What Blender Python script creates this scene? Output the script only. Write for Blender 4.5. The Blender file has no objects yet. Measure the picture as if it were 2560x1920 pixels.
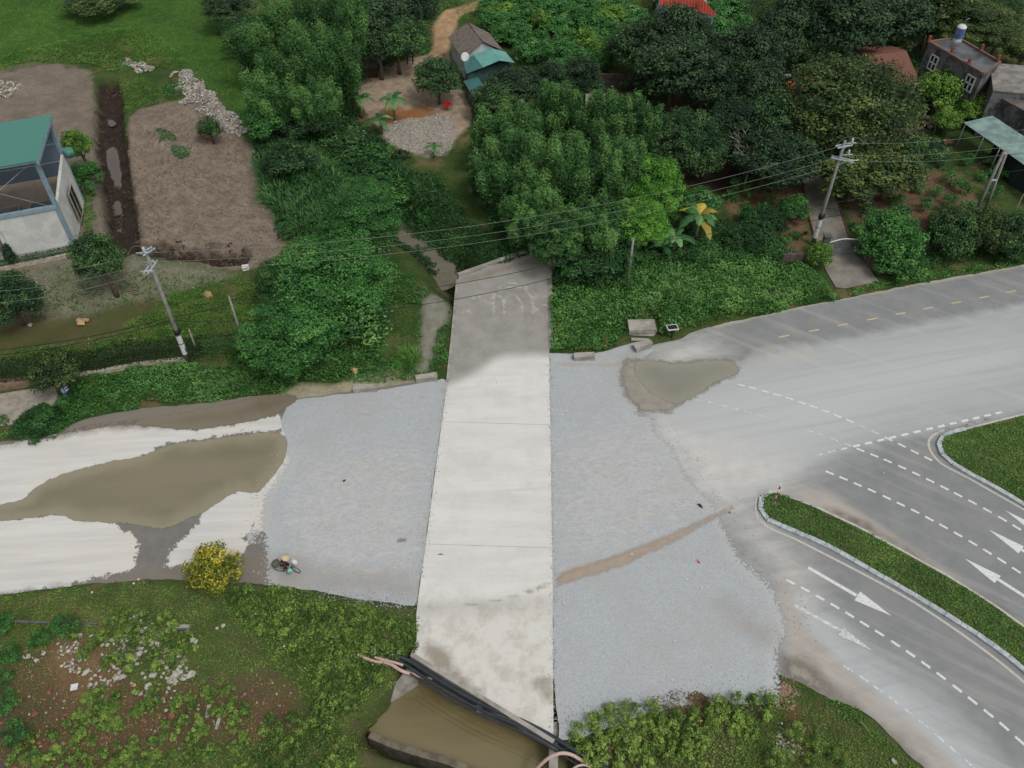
import bpy, bmesh, math, random
import numpy as np
from mathutils import Vector, Matrix
from mathutils.geometry import delaunay_2d_cdt
R = math.radians
sc = bpy.context.scene
COL = sc.collection
random.seed(7)
# ---------------------------------------------------------------- camera, sky, sun, exposure
HC = 48.0; PITCH = 46.04; HFOV = 62.5
cd = bpy.data.cameras.new('camera'); cam = bpy.data.objects.new('camera', cd); COL.objects.link(cam)
cam.location = (0, 0, HC); cam.rotation_euler = (R(90 - PITCH), 0, 0)
cd.sensor_width = 36; cd.lens = 18 / math.tan(R(HFOV / 2)); cd.clip_start = .5; cd.clip_end = 6000
sc.camera = cam
W = bpy.data.worlds.new('World'); sc.world = W; W.use_nodes = True
wn = W.node_tree.nodes; wl = W.node_tree.links
sky = wn.new('ShaderNodeTexSky'); sky.sky_type = 'NISHITA'; sky.sun_disc = False
sky.sun_elevation = R(58); sky.sun_rotation = R(138); sky.air_density = 1.2; sky.dust_density = 4.0; sky.ozone_density = 1
hs = wn.new('ShaderNodeHueSaturation'); hs.inputs['Saturation'].default_value = .18   # overcast: cloud whitens the sky
wl.new(sky.outputs[0], hs.inputs['Color'])
bg = wn['Background']; bg.inputs[1].default_value = .12
wl.new(hs.outputs[0], bg.inputs[0])
sd = bpy.data.lights.new('sun', 'SUN'); sd.energy = 1.0; sd.angle = R(11); sd.color = (1, .975, .94)
so = bpy.data.objects.new('sun', sd); COL.objects.link(so)
az = R(138); el = R(58)
sdir = Vector((math.sin(az) * math.cos(el), math.cos(az) * math.cos(el), math.sin(el)))
so.rotation_euler = sdir.to_track_quat('Z', 'Y').to_euler(); so.location = sdir * 100
vs = sc.view_settings; vs.view_transform = 'Standard'; vs.look = 'None'; vs.exposure = 0.2; vs.gamma = 1
# ---------------------------------------------------------------- where a point seen at photo pixel (u, v) stands when its height is z
FP = 1280 / math.tan(R(HFOV / 2)); CP = math.cos(R(PITCH)); SP = math.sin(R(PITCH))
def px(u, v, z=0.0):
    x = (u - 1280) / FP; y = -(v - 960) / FP
    d = (x, CP + y * SP, -SP + y * CP); t = (z - HC) / d[2]
    return Vector((d[0] * t, d[1] * t, z))
def mpp(p):          # metres per photo pixel at point p
    return (p[1] * CP + (HC - p[2]) * SP) / FP
def toppx(base, v):  # height over base whose image row is v
    y = -(v - 960) / FP; t = base[1] / (CP + y * SP)
    return HC + t * (-SP + y * CP)
def P2(pts, z=0.0): return [tuple(px(u, v, z)[:2]) for u, v in pts]
# ---------------------------------------------------------------- naming helpers
def tag(o, label=None, cat=None, group=None, kind=None):
    for k, v in (('label', label), ('category', cat), ('group', group), ('kind', kind)):
        if v: o[k] = v
    return o
def empty(name, loc, label, cat, group=None, rz=0, sc_=1):
    o = bpy.data.objects.new(name, None); COL.objects.link(o); o.location = loc; o.rotation_euler = (0, 0, rz)
    if isinstance(sc_, (int, float)): sc_ = (sc_,) * 3
    o.scale = sc_; o.empty_display_size = .2
    return tag(o, label, cat, group)
def link(name, me, parent=None, mat=None):
    o = bpy.data.objects.new(name, me); COL.objects.link(o)
    if mat is not None and not me.materials: me.materials.append(mat)
    if parent is not None: o.parent = parent
    return o
def copy_tree(o, parent=None):
    c = o.copy(); COL.objects.link(c); c.parent = parent
    for ch in o.children: copy_tree(ch, c)
    return c
class MB:
    """collects shapes, builds ONE mesh object"""
    def __init__(s): s.v = []; s.f = []; s.sm = []
    def add(s, vs, fs, M=None, smooth=False):
        b = len(s.v)
        s.v += [tuple(M @ Vector(p)) if M is not None else tuple(p) for p in vs]
        s.f += [tuple(i + b for i in f) for f in fs]; s.sm += [smooth] * len(fs); return s
    def box(s, c, d, rz=0, M=None):
        x, y, z = (k / 2 for k in d); q = Matrix.Translation(c) @ Matrix.Rotation(rz, 4, 'Z')
        if M is not None: q = M @ q
        vs = [(a * x, b * y, e * z) for e in (-1, 1) for b in (-1, 1) for a in (-1, 1)]
        return s.add(vs, [(0, 2, 3, 1), (4, 5, 7, 6), (0, 1, 5, 4), (2, 6, 7, 3), (0, 4, 6, 2), (1, 3, 7, 5)], q)
    def tube(s, pts, r, n=8, cap=True):
        pts = [Vector(p) for p in pts]; rs = r if isinstance(r, (list, tuple)) else [r] * len(pts)
        b = len(s.v); up = Vector((0, 0, 1))
        for i, p in enumerate(pts):
            t = (pts[min(i + 1, len(pts) - 1)] - pts[max(i - 1, 0)]).normalized()
            a = t.cross(up if abs(t.z) < .95 else Vector((1, 0, 0))).normalized(); c = t.cross(a)
            for k in range(n):
                w = 2 * math.pi * k / n; s.v.append(tuple(p + (a * math.cos(w) + c * math.sin(w)) * rs[i]))
        for i in range(len(pts) - 1):
            for k in range(n):
                k2 = (k + 1) % n
                s.f.append((b + i * n + k, b + i * n + k2, b + (i + 1) * n + k2, b + (i + 1) * n + k)); s.sm.append(True)
        if cap:
            s.f.append(tuple(b + k for k in range(n))); s.sm.append(False)
            e = b + (len(pts) - 1) * n; s.f.append(tuple(e + k for k in reversed(range(n)))); s.sm.append(False)
        return s
    def prism(s, poly, z0, z1):     # poly: [(x,y)] , z0/z1 numbers or lists
        n = len(poly); a = z0 if isinstance(z0, (list, tuple)) else [z0] * n; c = z1 if isinstance(z1, (list, tuple)) else [z1] * n
        vs = [(p[0], p[1], a[i]) for i, p in enumerate(poly)] + [(p[0], p[1], c[i]) for i, p in enumerate(poly)]
        fs = [tuple(range(n))[::-1], tuple(range(n, 2 * n))] + [(i, (i + 1) % n, n + (i + 1) % n, n + i) for i in range(n)]
        return s.add(vs, fs)
    def lathe(s, prof, n=16, M=None):
        vs = [(r * math.cos(2 * math.pi * k / n), r * math.sin(2 * math.pi * k / n), z) for r, z in prof for k in range(n)]
        fs = [(i * n + k, i * n + (k + 1) % n, (i + 1) * n + (k + 1) % n, (i + 1) * n + k) for i in range(len(prof) - 1) for k in range(n)]
        s.add(vs, fs, M, True)
        s.add([vs[k] for k in range(n)], [tuple(range(n))[::-1]], M); s.add(vs[-n:], [tuple(range(n))], M); return s
    def slab(s, quad, t):           # plate: 4+ 3-D points, thickness t along its normal
        q = [Vector(p) for p in quad]; nn = (q[1] - q[0]).cross(q[2] - q[0]).normalized() * t; n = len(q)
        vs = q + [p + nn for p in q]
        return s.add(vs, [tuple(range(n))[::-1], tuple(range(n, 2 * n))] + [(i, (i + 1) % n, n + (i + 1) % n, n + i) for i in range(n)])
    def beam(s, a, b, w, h, up=(0, 0, 1)):
        a, b = Vector(a), Vector(b); t = (b - a).normalized(); u = Vector(up); x = t.cross(u).normalized(); y = x.cross(t)
        vs = [p + x * i * w / 2 + y * j * h / 2 for p in (a, b) for j in (-1, 1) for i in (-1, 1)]
        return s.add(vs, [(0, 1, 3, 2), (4, 6, 7, 5), (0, 4, 5, 1), (2, 3, 7, 6), (0, 2, 6, 4), (1, 5, 7, 3)])
    def mesh(s, name):
        me = bpy.data.meshes.new(name); me.from_pydata([tuple(p) for p in s.v], [], s.f); me.polygons.foreach_set('use_smooth', s.sm)
        bm = bmesh.new(); bm.from_mesh(me); bmesh.ops.recalc_face_normals(bm, faces=bm.faces); bm.to_mesh(me); bm.free()
        me.update(); return me
    def build(s, name, mat, parent=None): return link(name, s.mesh(name), parent, mat)
# ---------------------------------------------------------------- materials
def lin(c): return c / 12.92 if c <= .04045 else ((c + .055) / 1.055) ** 2.4
EK = 1.25
def C(r, g, b, k=1.0): return tuple(min(.85, lin(c / 255) / EK * k) for c in (r, g, b)) + (1,)
class NM:
    def __init__(s, name, rough=.85, spec=.3):
        s.m = bpy.data.materials.new(name); s.m.use_nodes = True; s.t = s.m.node_tree; s.N = s.t.nodes; s.L = s.t.links
        s.b = s.N['Principled BSDF']; s.b.inputs['Roughness'].default_value = rough; s.b.inputs['Specular IOR Level'].default_value = spec
        s.co = s.N.new('ShaderNodeTexCoord').outputs['Object']
    def put(s, sock, v):
        if hasattr(v, 'is_linked') or isinstance(v, bpy.types.NodeSocket): s.L.new(v, sock)
        else: sock.default_value = v
    def map(s, scale=(1, 1, 1), rot=0):
        n = s.N.new('ShaderNodeMapping'); n.inputs['Rotation'].default_value = (0, 0, rot); n.inputs['Scale'].default_value = scale
        # rotate first, then stretch
        n.vector_type = 'TEXTURE' if False else 'POINT'
        if rot:
            r = s.N.new('ShaderNodeVectorRotate'); r.rotation_type = 'Z_AXIS'; r.inputs['Angle'].default_value = -rot
            s.L.new(s.co, r.inputs['Vector']); n.inputs['Rotation'].default_value = (0, 0, 0); s.L.new(r.outputs[0], n.inputs[0])
        else: s.L.new(s.co, n.inputs[0])
        return n.outputs[0]
    def noise(s, scale, detail=4, rough=.6, vec=None, dist=0):
        detail = min(detail, 5); key = (scale, detail, rough, dist)
        if not hasattr(s, 'cache'): s.cache = {}
        if vec is None and key in s.cache: return s.cache[key]
        n = s.N.new('ShaderNodeTexNoise'); n.inputs['Scale'].default_value = scale; n.inputs['Detail'].default_value = detail
        n.inputs['Roughness'].default_value = rough; n.inputs['Distortion'].default_value = dist
        s.L.new(vec or s.co, n.inputs['Vector'])
        if vec is None: s.cache[key] = n.outputs['Fac']
        return n.outputs['Fac']
    def vor(s, scale, out='Color', vec=None, feature='F1'):
        n = s.N.new('ShaderNodeTexVoronoi'); n.feature = feature; n.inputs['Scale'].default_value = scale; s.L.new(vec or s.co, n.inputs['Vector'])
        return n.outputs[out]
    def mr(s, v, a, b, c=0, d=1, smooth=True):
        n = s.N.new('ShaderNodeMapRange'); n.interpolation_type = 'SMOOTHSTEP' if smooth else 'LINEAR'
        s.put(n.inputs[0], v)
        for i, k in enumerate((a, b, c, d)): n.inputs[i + 1].default_value = k
        return n.outputs[0]
    def math(s, op, a, b=0):
        n = s.N.new('ShaderNodeMath'); n.operation = op; s.put(n.inputs[0], a); s.put(n.inputs[1], b); return n.outputs[0]
    def mix(s, f, a, b, mode='MIX'):
        n = s.N.new('ShaderNodeMix'); n.data_type = 'RGBA'; n.blend_type = mode; s.put(n.inputs[0], f); s.put(n.inputs[6], a); s.put(n.inputs[7], b); return n.outputs[2]
    def attr(s, name):
        n = s.N.new('ShaderNodeAttribute'); n.attribute_name = name; return n.outputs['Fac']
    def orand(s): return s.N.new('ShaderNodeObjectInfo').outputs['Random']
    def bump(s, h, strength=.5, dist=.05):
        n = s.N.new('ShaderNodeBump'); n.inputs['Strength'].default_value = strength; n.inputs['Distance'].default_value = dist
        s.L.new(h, n.inputs['Height']); s.L.new(n.outputs[0], s.b.inputs['Normal'])
    def alpha(s, f):
        t = s.N.new('ShaderNodeBsdfTransparent'); mx = s.N.new('ShaderNodeMixShader'); o = s.N['Material Output']
        s.L.new(f, mx.inputs[0]); s.L.new(t.outputs[0], mx.inputs[1]); s.L.new(s.b.outputs[0], mx.inputs[2]); s.L.new(mx.outputs[0], o.inputs[0])
    def done(s, col=None, rough=None, metal=None):
        if col is not None: s.put(s.b.inputs['Base Color'], col)
        if rough is not None: s.put(s.b.inputs['Roughness'], rough)
        if metal is not None: s.put(s.b.inputs['Metallic'], metal)
        return s.m
def simple(name, c1, c2=None, scale=3, rough=.8, bump=0, spec=.3, metal=0, detail=5, lo=.35, hi=.65):
    m = NM(name, rough, spec); c2 = c2 or tuple(x * .75 for x in c1[:3]) + (1,)
    f = m.noise(scale, detail); col = m.mix(m.mr(f, lo, hi), c1, c2)
    col = m.mix(m.mr(m.noise(scale * 9, 3), .3, .7, 0, .35), col, tuple(x * .6 for x in c1[:3]) + (1,))
    if bump: m.bump(m.noise(scale * 6, 4), bump, .02)
    return m.done(col, metal=metal)
# ---------------------------------------------------------------- signed distance to polygons / lines (metres, + inside)
def smooth_poly(p, it=1):
    for _ in range(it):
        q = []
        for i in range(len(p)):
            a, b = p[i], p[(i + 1) % len(p)]
            q += [(a[0] * .78 + b[0] * .22, a[1] * .78 + b[1] * .22), (a[0] * .22 + b[0] * .78, a[1] * .22 + b[1] * .78)]
        p = q
    return p
def sdf(poly, X, Y, lim=4.0):
    out = np.full(X.shape, -float(lim)); q = np.array(poly)
    m = (X > q[:, 0].min() - lim) & (X < q[:, 0].max() + lim) & (Y > q[:, 1].min() - lim) & (Y < q[:, 1].max() + lim)
    x = X[m]; y = Y[m]; d = np.full(x.shape, 1e9); ins = np.zeros(x.shape, bool); n = len(q)
    for i in range(n):
        ax, ay = q[i]; bx, by = q[(i + 1) % n]; ex, ey = bx - ax, by - ay; L = ex * ex + ey * ey + 1e-12
        t = np.clip(((x - ax) * ex + (y - ay) * ey) / L, 0, 1)
        d = np.minimum(d, (x - ax - t * ex) ** 2 + (y - ay - t * ey) ** 2)
        c = (ay > y) != (by > y)
        ins ^= c & (x < ex * (y - ay) / (ey if abs(ey) > 1e-12 else 1e-12) + ax)
    d = np.sqrt(d); out[m] = np.clip(np.where(ins, d, -d), -lim, lim); return out
def sdl(line, X, Y, lim=8.0):   # distance to an open line
    q = np.array(line); d = np.full(X.shape, float(lim * lim))
    for i in range(len(q) - 1):
        ax, ay = q[i]; ex, ey = q[i + 1] - q[i]; t = np.clip(((X - ax) * ex + (Y - ay) * ey) / (ex * ex + ey * ey + 1e-12), 0, 1)
        d = np.minimum(d, (X - ax - t * ex) ** 2 + (Y - ay - t * ey) ** 2)
    return np.sqrt(d)
def sstep(x): x = np.clip(x, 0, 1); return x * x * (3 - 2 * x)
def vnoise(X, Y, s, seed=0):    # smooth value noise, numpy
    rs = np.random.RandomState(seed); T = rs.rand(256, 256)
    x = X * s + 1000.3; y = Y * s + 1000.7; i = np.floor(x).astype(int); j = np.floor(y).astype(int); fx = sstep(x - i); fy = sstep(y - j)
    a = T[i % 256, j % 256]; b = T[(i + 1) % 256, j % 256]; c = T[i % 256, (j + 1) % 256]; d = T[(i + 1) % 256, (j + 1) % 256]
    return (a * (1 - fx) + b * fx) * (1 - fy) + (c * (1 - fx) + d * fx) * fy
def fbm(X, Y, s, seed=0): return sum(vnoise(X, Y, s * 2 ** k, seed + k) / 2 ** (k + 1) for k in range(4))
# ================================================================ THE GROUND
PX = dict(
 roadL=[(-300,1180),(-60,1120),(30,1097),(130,1090),(200,1050),(260,1038),(350,1022),(450,1012),(560,1003),(640,988),(720,1000),(900,975),(1110,945),(1240,945),(1240,1530),(1045,1516),(1000,1510),(930,1500),(860,1492),(800,1480),(700,1464),(600,1457),(480,1452),(400,1450),(250,1457),(100,1474),(0,1491),(-300,1530)],
 roadR=[(1240,880),(1500,885),(1600,880),(1630,862),(1700,848),(1730,830),(1780,815),(1920,785),(2000,765),(2120,745),(2260,715),(2400,690),(2560,662),(2860,610),(2950,1000),(2950,2150),(2420,2040),(2310,1920),(2260,1878),(2200,1810),(2140,1768),(2060,1740),(1990,1702),(1952,1690),(1900,1660),(1240,1660)],
 gravL=[(722,1002),(800,991),(880,984),(960,973),(1040,962),(1125,940),(1115,1000),(1098,1100),(1082,1220),(1065,1359),(1053,1440),(1044,1518),(1000,1511),(930,1501),(860,1493),(800,1481),(700,1465),(655,1461),(640,1420),(652,1370),(612,1350),(640,1300),(655,1262),(650,1240),(690,1190),(714,1145),(717,1090),(700,1062),(712,1030)],
 gravR=[(1365,882),(1400,885),(1500,884),(1545,868),(1570,858),(1610,852),(1640,872),(1600,900),(1570,905),(1556,930),(1560,960),(1585,1000),(1605,1030),(1645,1032),(1648,1052),(1640,1078),(1660,1102),(1692,1112),(1700,1150),(1725,1190),(1765,1230),(1798,1262),(1790,1285),(1812,1300),(1835,1345),(1860,1390),(1905,1420),(1945,1470),(1975,1540),(1985,1580),(1962,1610),(1955,1660),(1965,1700),(1955,1760),(1900,1760),(1790,1765),(1700,1765),(1600,1790),(1500,1830),(1440,1850),(1384,1850),(1378,1220)],
 field=[(-300,-80),(470,-80),(520,20),(590,60),(640,150),(640,300),(660,380),(600,330),(560,250),(480,190),(400,130),(300,100),(200,128),(110,140),(0,162),(-300,190)],
 lotA=[(-300,200),(0,165),(60,158),(130,158),(222,172),(232,200),(238,260),(245,330),(250,420),(262,520),(280,610),(330,680),(200,720),(60,680),(-300,720)],
 lotB=[(325,300),(352,268),(440,252),(505,250),(560,290),(610,345),(640,372),(655,440),(690,520),(708,590),(700,650),(640,670),(580,672),(450,655),(330,620),(335,560),(322,470),(318,380)],
 trench=[(238,198),(292,194),(304,250),(308,330),(318,400),(330,480),(342,560),(344,620),(300,650),(272,620),(258,530),(244,420),(232,340),(240,270)],
 pit=[(345,605),(390,603),(450,612),(520,610),(600,612),(626,632),(610,655),(540,655),(450,648),(345,632)],
 strip=[(-200,700),(0,690),(60,668),(185,648),(300,640),(330,640),(450,660),(560,672),(600,690),(520,705),(430,725),(380,745),(270,775),(150,800),(60,815),(-200,850)],
 bare1=[(200,800),(270,770),(350,760),(395,745),(380,770),(340,790),(330,820),(280,850),(190,870),(60,860),(0,900),(-60,880),(0,815),(90,795)],
 yard=[(880,185),(960,160),(1060,140),(1080,120),(1125,130),(1130,180),(1160,230),(1190,300),(1160,330),(1120,370),(1085,400),(1000,380),(945,320),(905,270),(880,240)],
 chips=[(950,330),(1000,300),(1060,290),(1120,290),(1140,330),(1120,380),(1080,400),(1020,385),(970,360)],
 orange=[(955,265),(1000,270),(1060,262),(1095,280),(1060,298),(1010,300),(990,315),(960,305)],
 path=[(1080,130),(1086,80),(1085,60),(1100,35),(1130,18),(1180,5),(1250,-30),(1300,-20),(1240,15),(1180,25),(1150,40),(1138,70),(1125,105),(1122,140),(1080,165)],
 redL=[(-100,1700),(60,1640),(110,1620),(160,1600),(240,1620),(330,1700),(420,1720),(560,1700),(640,1680),(720,1700),(760,1760),(740,1830),(640,1850),(500,1840),(300,1930),(100,1990),(-100,1990)],
 tanL=[(120,1620),(180,1590),(260,1610),(300,1690),(260,1760),(180,1770),(130,1700)],
 tanL2=[(100,1480),(220,1500),(300,1560),(220,1575),(120,1530)],
 sand=[(700,1000),(720,965),(790,955),(830,965),(870,945),(960,930),(1010,915),(1100,930),(1060,965),(960,978),(850,990),(760,1003)],
 bankmud=[(640,1000),(350,1025),(260,1042),(130,1095),(-200,1130),(-200,1150),(0,1120),(330,1050),(640,1010)],
 patchG=[(1055,750),(1080,728),(1110,735),(1125,760),(1120,800),(1095,830),(1085,880),(1075,930),(1045,930),(1050,870),(1055,800)],
 gardenR=[(1810,520),(1830,470),(1900,440),(1960,470),(2020,450),(2020,600),(1990,640),(1930,620),(1860,580)],
 gardenR2=[(2110,440),(2200,440),(2300,420),(2420,440),(2450,520),(2400,580),(2330,600),(2160,600),(2120,520)],
 gardenM=[(1500,210),(1650,200),(1850,230),(1830,300),(1660,300),(1620,290),(1500,280)],
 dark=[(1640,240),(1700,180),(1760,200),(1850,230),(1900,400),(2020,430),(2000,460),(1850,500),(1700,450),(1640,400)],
 court=[(2200,320),(2300,300),(2330,330),(2300,345),(2220,350),(2160,400),(2120,360)],
 redR=[(1560,1720),(1700,1710),(1760,1740),(1790,1790),(1740,1830),(1600,1790)],
 redR2=[(1950,1770),(2010,1770),(2040,1860),(2020,1980),(1900,1980),(1890,1900)],
 bankL=[(-200,1500),(0,1500),(100,1482),(250,1466),(400,1460),(520,1462),(700,1475),(860,1505),(1000,1520),(1045,1530),(1040,1620),(960,1720),(900,1830),(1160,1930),(1300,2000),(-200,2000)],
 bankR=[(1400,1840),(1600,1760),(1860,1740),(1950,1700),(2060,1760),(2300,1940),(2350,2000),(1390,2000)],
 pond=[(1018,1738),(990,1790),(950,1825),(926,1840),(955,1852),(990,1866),(1045,1883),(1110,1902),(1165,1922),(1260,1955),(1390,2000),(1390,1870),(1372,1835),(1200,1700),(1100,1650),(1048,1690)],
)
WP = {k: P2(v) for k, v in PX.items()}
WP['pond'] = P2(PX['pond'], -1.6)
for k in ('field','lotA','lotB','strip','bare1','yard','chips','orange','path','redL','tanL','tanL2','sand','patchG','gardenR','gardenR2','gardenM','dark','court','redR','redR2'): WP[k] = smooth_poly(WP[k], 2)
STREAM = P2([(900, 450), (945, 515), (985, 562), (1025, 598), (1065, 628), (1100, 660), (1125, 692), (1140, 715), (1250, 820)], -2.05)
gx = np.concatenate([[-900, -400, -200, -120], np.arange(-82, 82.01, .33), [120, 200, 400, 900]])
gy = np.concatenate([[-300, -100, -20], np.arange(8, 132.01, .33), [150, 200, 300, 500, 900, 1500]])
GX, GY = np.meshgrid(gx, gy)
rl = sdf(WP['roadL'], GX, GY); rr = sdf(WP['roadR'], GX, GY); road = np.maximum(rl, rr)
ROADONLY = road.copy()
road = np.maximum(road, sdf(P2([(1142, 690), (1290, 640), (1372, 640), (1385, 1850), (1027, 1640), (1080, 1220)]), GX, GY))
DRV = P2([(2018,395),(2062,395),(2085,480),(2105,538),(2130,622),(2138,636),(2162,650),(2186,692),(2198,704),(2112,722),(2090,719),(2082,706),(2062,672),(2056,642),(2041,610),(2021,538),(2008,470)])
road = np.maximum(road, sdf(P2([(-300,700),(215,622),(215,500),(-300,540)]), GX, GY))
road = np.maximum(road, np.maximum(sdf(DRV, GX, GY), sdf(P2([(-80,1000),(0,985),(156,968),(150,1012),(35,1062),(-80,1075)]), GX, GY)) + .3)
out = np.clip(-road - .1, 0, 4) / 4
near = (np.abs(GX) < 100) & (GY < 140)
GZ = -.05 + out * (fbm(GX, GY, .35, 3) - .5) * .75 + np.where(out > 0, (fbm(GX, GY, 1.6, 9) - .5) * .16 * np.minimum(1, out * 5), 0)
tr = sdf(WP['trench'], GX, GY); pt = sdf(WP['pit'], GX, GY); pd = sdf(WP['pond'], GX, GY, 6)
GZ -= 1.3 * sstep((tr + .35 + (fbm(GX, GY, 1.1, 5) - .5) * .8) / .55) + 1.7 * sstep((pt + .2) / .4)
dS = sdl(STREAM, GX, GY); GZ -= 2.6 * (1 - sstep((dS - .05 - .4 * fbm(GX, GY, .8, 31)) / 3.6))
GZ -= 2.9 * sstep((pd + 1.4) / 1.3) * (road < 4)
lb = sdf(WP['lotB'], GX, GY); la = sdf(WP['lotA'], GX, GY)
GZ += np.where(lb > 0, .1 * np.sin((GX * .25 + GY * .97) * 2.2 + 3 * fbm(GX, GY, .3, 2)) * .4 * sstep(lb) + (fbm(GX, GY, 2.2, 14) - .5) * .22, 0)
GZ += np.where(la > 0, (fbm(GX, GY, 1.6, 15) - .5) * .16, 0)
def bumpm(u, v, r, h):
    p = px(u, v); return h * np.exp(-((GX - p.x) ** 2 + (GY - p.y) ** 2) / (r * r))
for u, v, r, h in ((345, 90, 4, .7), (250, 105, 4, .5), (150, 120, 3, .5), (470, 200, 2.4, .8), (510, 255, 2.6, .9), (560, 300, 2.2, .6), (350, 300, 2, .5), (370, 330, 2, .5), (20, 225, 2.5, .7), (1050, 350, 4, .7)):
    GZ += bumpm(u, v, r, h)
def gz(x, y):
    i = min(max(int(np.searchsorted(gx, x)) - 1, 0), len(gx) - 2); j = min(max(int(np.searchsorted(gy, y)) - 1, 0), len(gy) - 2)
    a = (x - gx[i]) / (gx[i + 1] - gx[i]); b = (y - gy[j]) / (gy[j + 1] - gy[j])
    return float((GZ[j, i] * (1 - a) + GZ[j, i + 1] * a) * (1 - b) + (GZ[j + 1, i] * (1 - a) + GZ[j + 1, i + 1] * a) * b)
def gza(x, y):
    i = np.clip(np.searchsorted(gx, x) - 1, 0, len(gx) - 2); j = np.clip(np.searchsorted(gy, y) - 1, 0, len(gy) - 2)
    a = (x - gx[i]) / (gx[i + 1] - gx[i]); b = (y - gy[j]) / (gy[j + 1] - gy[j])
    return (GZ[j, i] * (1 - a) + GZ[j, i + 1] * a) * (1 - b) + (GZ[j + 1, i] * (1 - a) + GZ[j + 1, i + 1] * a) * b
def G(u, v, dz=0):       # the ground point seen at a photo pixel
    p = px(u, v)
    for _ in range(6): p = px(u, v, gz(p.x, p.y))
    p.z = gz(p.x, p.y) + dz; return p
nx_, ny_ = len(gx), len(gy)
me = bpy.data.meshes.new('ground')
me.vertices.add(nx_ * ny_); me.vertices.foreach_set('co', np.stack([GX, GY, GZ], -1).astype('f').ravel())
ii = (np.arange(ny_ - 1)[:, None] * nx_ + np.arange(nx_ - 1)[None, :]).ravel(); q = np.stack([ii, ii + 1, ii + nx_ + 1, ii + nx_], 1).astype('i')
def set_quads(me, q, k=4, smooth=True):
    n = len(q); me.loops.add(n * k); me.loops.foreach_set('vertex_index', q.ravel()); me.polygons.add(n)
    me.polygons.foreach_set('loop_start', np.arange(0, n * k, k, dtype='i')); me.polygons.foreach_set('loop_total', np.full(n, k, 'i'))
    me.polygons.foreach_set('use_smooth', np.full(n, smooth)); me.update(calc_edges=True); me.validate()
set_quads(me, q)
def fattr(me, name, arr):
    a = me.attributes.new(name, 'FLOAT', 'POINT'); a.data.foreach_set('value', np.asarray(arr, 'f').ravel())
ground = link('ground', me); tag(ground, kind='structure')
LAY = ['field','lotA','lotB','strip','bare1','yard','chips','orange','path','tanL','tanL2','sand','bankmud','patchG','gardenR','gardenR2','gardenM','dark','court','bankL','bankR','redL','redR','redR2']
for k in LAY: fattr(me, 'm_' + k, sdf(WP[k], GX, GY))
fattr(me, 'm_arc', np.hypot(GX - px(720, 360).x, GY - px(720, 360).y)); fattr(me, 'm_trench', np.maximum(tr, pt)); fattr(me, 'm_wet', -dS); fattr(me, 'm_pond', pd)
m = NM('ground_cover_soil', .95, .15)
g1 = m.mix(m.mr(m.noise(.35, 5), .35, .65), C(58, 82, 38), C(86, 98, 54))
g1 = m.mix(m.mr(m.noise(6, 5), .3, .7, 0, .7), g1, C(38, 66, 26))
col = m.mix(m.mr(m.noise(.22, 6, .7), .52, .66), g1, C(110, 98, 68))
def layer(col, key, c1, c2, ns=1.2, amp=1.2, soft=.25, es=.8, k=1.0, fine=None):
    ns = min((.3, .8, 3), key=lambda q: abs(q - ns))
    e = m.math('ADD', m.attr('m_' + key), m.math('MULTIPLY', m.math('SUBTRACT', m.noise(es, 5, .65), .5), amp * 2))
    f = m.mr(e, -soft, soft, 0, k)
    cc = m.mix(m.mr(m.noise(ns, 5, .7), .33, .67), c1, c2)
    cc = m.mix(m.mr(m.noise(9, 5, .7), .35, .75, 0, .55), cc, fine or tuple(x * .55 for x in c1[:3]) + (1,))
    return m.mix(f, col, cc)
col = layer(col, 'field', C(82, 116, 50), C(66, 100, 44), .25, .6, 1.2, fine=C(58, 90, 38))
col = layer(col, 'lotA', C(140, 129, 116), C(118, 107, 96), .5, 1.2, .5, fine=C(92, 80, 68))
col = layer(col, 'strip', C(130, 124, 108), C(96, 96, 70), .6, 1.8, .8, fine=C(150, 146, 132))
col = layer(col, 'lotB', C(138, 125, 110), C(108, 93, 81), .8, .8, .3, fine=C(152, 141, 126))
sn = m.math('SINE', m.math('ADD', m.math('MULTIPLY', m.attr('m_arc'), 9.0), m.math('MULTIPLY', m.noise(.8, 5, .65), 16)))
trk = m.math('MULTIPLY', m.mr(sn, .2, .9), m.math('MULTIPLY', m.mr(m.attr('m_lotB'), .3, 1.5), m.mr(m.noise(.3, 5, .7), .42, .58)))
col = m.mix(m.math('MULTIPLY', trk, .42), col, C(84, 72, 62))
col = layer(col, 'bare1', C(104, 90, 66), C(84, 90, 50), .6, 2.2, .8, k=.75)
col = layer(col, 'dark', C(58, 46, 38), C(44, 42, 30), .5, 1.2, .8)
col = layer(col, 'gardenM', C(92, 74, 56), C(66, 66, 42), .6, 1.4, .8)
col = layer(col, 'gardenR', C(122, 88, 68), C(96, 84, 58), .6, 1.3, .6, fine=C(150, 126, 104))
col = layer(col, 'gardenR2', C(118, 88, 70), C(92, 84, 60), .6, 1.3, .6, fine=C(140, 118, 98))
col = layer(col, 'court', C(110, 100, 86), C(88, 82, 70), 1, .5, .3)
col = layer(col, 'yard', C(168, 148, 124), C(128, 108, 88), .8, .5, .3, fine=C(190, 180, 165))
col = layer(col, 'chips', C(186, 180, 170), C(150, 142, 132), 3, .8, .8, fine=C(110, 104, 96))
col = layer(col, 'orange', C(158, 104, 58), C(150, 120, 88), .8, 1.0, .6)
col = layer(col, 'path', C(190, 160, 124), C(158, 126, 92), .7, .5, .4)
col = layer(col, 'bankL', C(88, 96, 54), C(98, 88, 66), .8, .8, .5, fine=C(70, 84, 40))
col = layer(col, 'bankR', C(84, 94, 52), C(106, 92, 72), .8, .8, .5, fine=C(70, 84, 40))
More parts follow.
